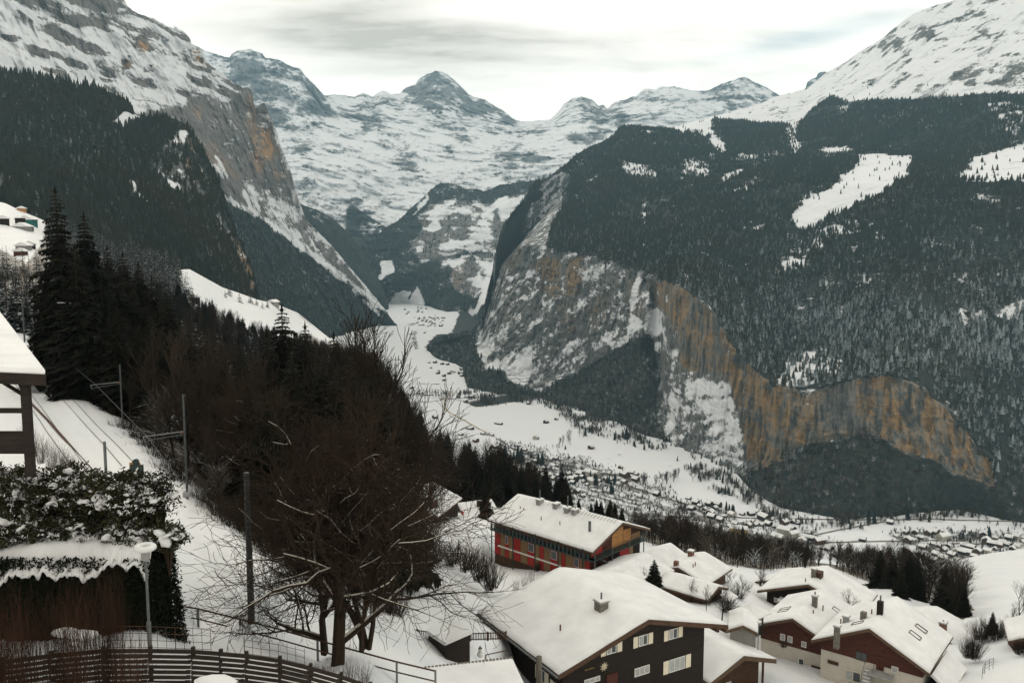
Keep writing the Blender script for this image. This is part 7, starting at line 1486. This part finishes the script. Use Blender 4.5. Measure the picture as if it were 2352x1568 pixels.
for x, y0_, y1_ in [(300, 430, 500), (320, 450, 520), (340, 450, 520), (350, 455, 520), (410, 600, 740), (560, 690, 800), (860, 690, 790), (720, 760, 850), (1340, 770, 860), (1430, 740, 860), (1930, 620, 690), (1910, 640, 690), (2110, 600, 680), (1280, 480, 590), (1320, 500, 590), (1550, 480, 570), (1680, 480, 530), (1400, 480, 540), (640, 390, 430), (815, 530, 570), (1980, 680, 720), (1720, 640, 690), (1130, 740, 830)]:
    vtree(1568 + .3333 * x, 1004.5 + .3333 * y1_, 1004.5 + .3333 * y0_, 'dark spruce standing among the village chalets', 'spruces among the village chalets')
for k in range(170):
    ln = r.choice([[(1240, 1050), (1320, 1010), (1400, 985)], [(1400, 1100), (3600, 1085), (1570, 1060)], [(1470, 1110), (1530, 1105), (1560, 1095)], [(1000, 905), (1080, 925), (1225, 900)], [(1560, 1170), (1620, 1220), (1700, 1230)], [(1850, 1215), (1950, 1200), (2060, 1192)], [(1240, 1100), (1380, 1120), (3600, 1160)], [(1150, 1050), (1260, 1075), (1330, 1095)], [(1700, 1140), (1760, 1170), (1850, 1185)], [(940, 905), (1010, 908), (1060, 915)]])
    i = r.randrange(2); t_ = r.random(); x = ln[i][0] + (ln[i + 1][0] - ln[i][0]) * t_; y = ln[i][1] + (ln[i + 1][1] - ln[i][1]) * t_; hp = r.uniform(14, 30) * (1 if y > 950 else .6); vtree(x, y + r.uniform(-3, 6), y - hp, 'leafless tree in the rows that line streams and roads of the valley', 'leafless trees in rows on the valley floor', 1)
# roads: thin sheets just above the valley floor
M_ROAD = simple('valley_road', (.15, .14, .125), .9, .35, .1); M_ROADB = simple('trodden_road', (.30, .25, .17), .9, .2, .1)
def road(pts, w_, mat, nm='valley_road'):
    P_ = []
    for a, b_ in zip(pts[:-1], pts[1:]):
        n = max(2, int(math.hypot(b_[0] - a[0], b_[1] - a[1]) / 4)); P_ += [floor_at(a[0] + (b_[0] - a[0]) * k / n, a[1] + (b_[1] - a[1]) * k / n) for k in range(n)]
    P_.append(floor_at(*pts[-1])); P_ = smooth2(np.array(P_), 4, 0); V = []; n = len(P_)
    for k in range(n):
        d = P_[min(k + 1, n - 1)] - P_[max(k - 1, 0)]; d[2] = 0; d /= np.linalg.norm(d); s_ = np.array([d[1], -d[0], 0]) * w_ / 2; V += [P_[k] - s_ + (0, 0, .9), P_[k] + s_ + (0, 0, .9), P_[k] - s_ * 1.4 + (0, 0, -1.5), P_[k] + s_ * 1.4 + (0, 0, -1.5)]
    mb = MB(); mb.add(V, [q for k in range(n - 1) for q in ((4 * k, 4 * k + 1, 4 * k + 5, 4 * k + 4), (4 * k + 2, 4 * k, 4 * k + 4, 4 * k + 6), (4 * k + 1, 4 * k + 3, 4 * k + 7, 4 * k + 5))]); o = mb.build(nm, mat); tagp(o, kind='structure')
road([(1042, 893), (1035, 905), (1022, 918), (1020, 932), (1030, 945), (1060, 962), (1100, 985), (1140, 1003)], 5, M_ROADB); road([(1140, 1003), (1180, 1030), (1245, 1055), (1300, 1070), (1400, 1090), (1460, 1100)], 4.5, M_ROAD)
road([(1440, 1115), (1480, 1127), (1530, 1145), (1580, 1160), (1620, 1180), (1645, 1195), (1618, 1215), (1615, 1230), (1640, 1250), (1660, 1262)], 8, M_ROAD); road([(1590, 1190), (1630, 1196), (1640, 1205)], 22, M_ROAD)
road([(1790, 1255), (1880, 1225), (1960, 1210), (2060, 1192)], 4, M_ROAD); road([(2130, 1262), (2160, 1250), (2210, 1245), (2260, 1250), (2352, 1252)], 5, M_ROAD); road([(2100, 1240), (2150, 1262), (2140, 1290)], 5, M_ROAD); road([(1320, 1130), (1400, 1150), (1450, 1185), (3600, 1215), (1560, 1250)], 5, M_ROAD)
road([(900, 905), (1000, 908), (1042, 898)], 3, M_ROAD, 'field_track'); road([(930, 925), (1020, 918), (1120, 912), (1225, 893)], 4, M_ROAD, 'field_track')

wv = (vil * (1.0 + .8 * fbm(Pf / 30, 3, 68))).clip(0) * (np.abs(np.gradient(FX, axis=1)) * np.abs(np.gradient(FY, axis=0)))
cs = np.cumsum(wv.ravel()); k_ = np.searchsorted(cs, rng.random(3600) * cs[-1]); vp = Pf.reshape(-1, 3)[np.clip(k_, 0, cs.size - 1)] + rng.normal(0, 5, (3600, 3)) * np.array([1, 1, 0]); hh_ = rng.uniform(3, 9, 3600)
scatter_obj('village_garden_trees', vp, hh_, hh_ * 1.2, np.zeros(3600) - .02, PUFF + PROTO[:1], 'small garden trees and hedges between the valley houses', 'bushes')

ft = np.zeros(FX.shape)
for poly in [[(1690,1095),(1760,1150),(1850,1165),(1950,1182),(2100,1165),(2352,1185),(2352,1212),(2200,1190),(2080,1205),(1950,1212),(1860,1215),(1780,1195),(1700,1150)], [(1060,895),(1230,900),(1330,940),(1420,975),(1520,1008),(1560,1035),(1500,1035),(1400,1010),(1330,985),(1280,945),(1220,925),(1080,930)], [(1560,1035),(1640,1075),(1700,1110),(1690,1150),(1620,1110),(1560,1070)]]:
    ft = np.maximum(ft, pmask(fpx, fpy, poly, 5, jx * 2, jy * 2))
wv = (ft * sstep(fbm(Pf / 40, 4, 69, .6), -.15, .25)) * (np.abs(np.gradient(FX, axis=1)) * np.abs(np.gradient(FY, axis=0)))
cs = np.cumsum(wv.ravel()); k_ = np.searchsorted(cs, rng.random(1900) * cs[-1]); vp = Pf.reshape(-1, 3)[np.clip(k_, 0, cs.size - 1)] + rng.normal(0, 6, (1900, 3)) * np.array([1, 1, 0]); hh_ = rng.uniform(8, 17, 1900)
scatter_obj('cliff_foot_trees', vp, hh_, hh_ * 1.1, np.zeros(1900), PUFF + PROTO[:1], 'loose trees where the woods under the cliffs run out onto the snow', 'trees')
# ================================================================ AIR
def haze():
    me = bpy.data.meshes.new('haze'); bm = bmesh.new()
    bmesh.ops.create_cube(bm, size=1); bm.to_mesh(me); bm.free()
    o = bpy.data.objects.new('haze', me); COL.objects.link(o)
    x0, x1, y0, y1, z0, z1 = -11000, 11000, -200, 16000, -3400, 2900
    o.scale = (x1 - x0, y1 - y0, z1 - z0); o.location = ((x0 + x1) / 2, (y0 + y1) / 2, (z0 + z1) / 2)
    m = bpy.data.materials.new('haze_air'); m.use_nodes = True; t = m.node_tree; t.nodes.clear()
    v = nn(t, 'ShaderNodeVolumePrincipled'); v.inputs['Color'].default_value = (.44, .74, .93, 1); v.inputs['Density'].default_value = 3.0e-5
    out = nn(t, 'ShaderNodeOutputMaterial'); t.links.new(v.outputs[0], out.inputs['Volume'])
    me.materials.append(m)
    tagp(o, kind='stuff')
haze()
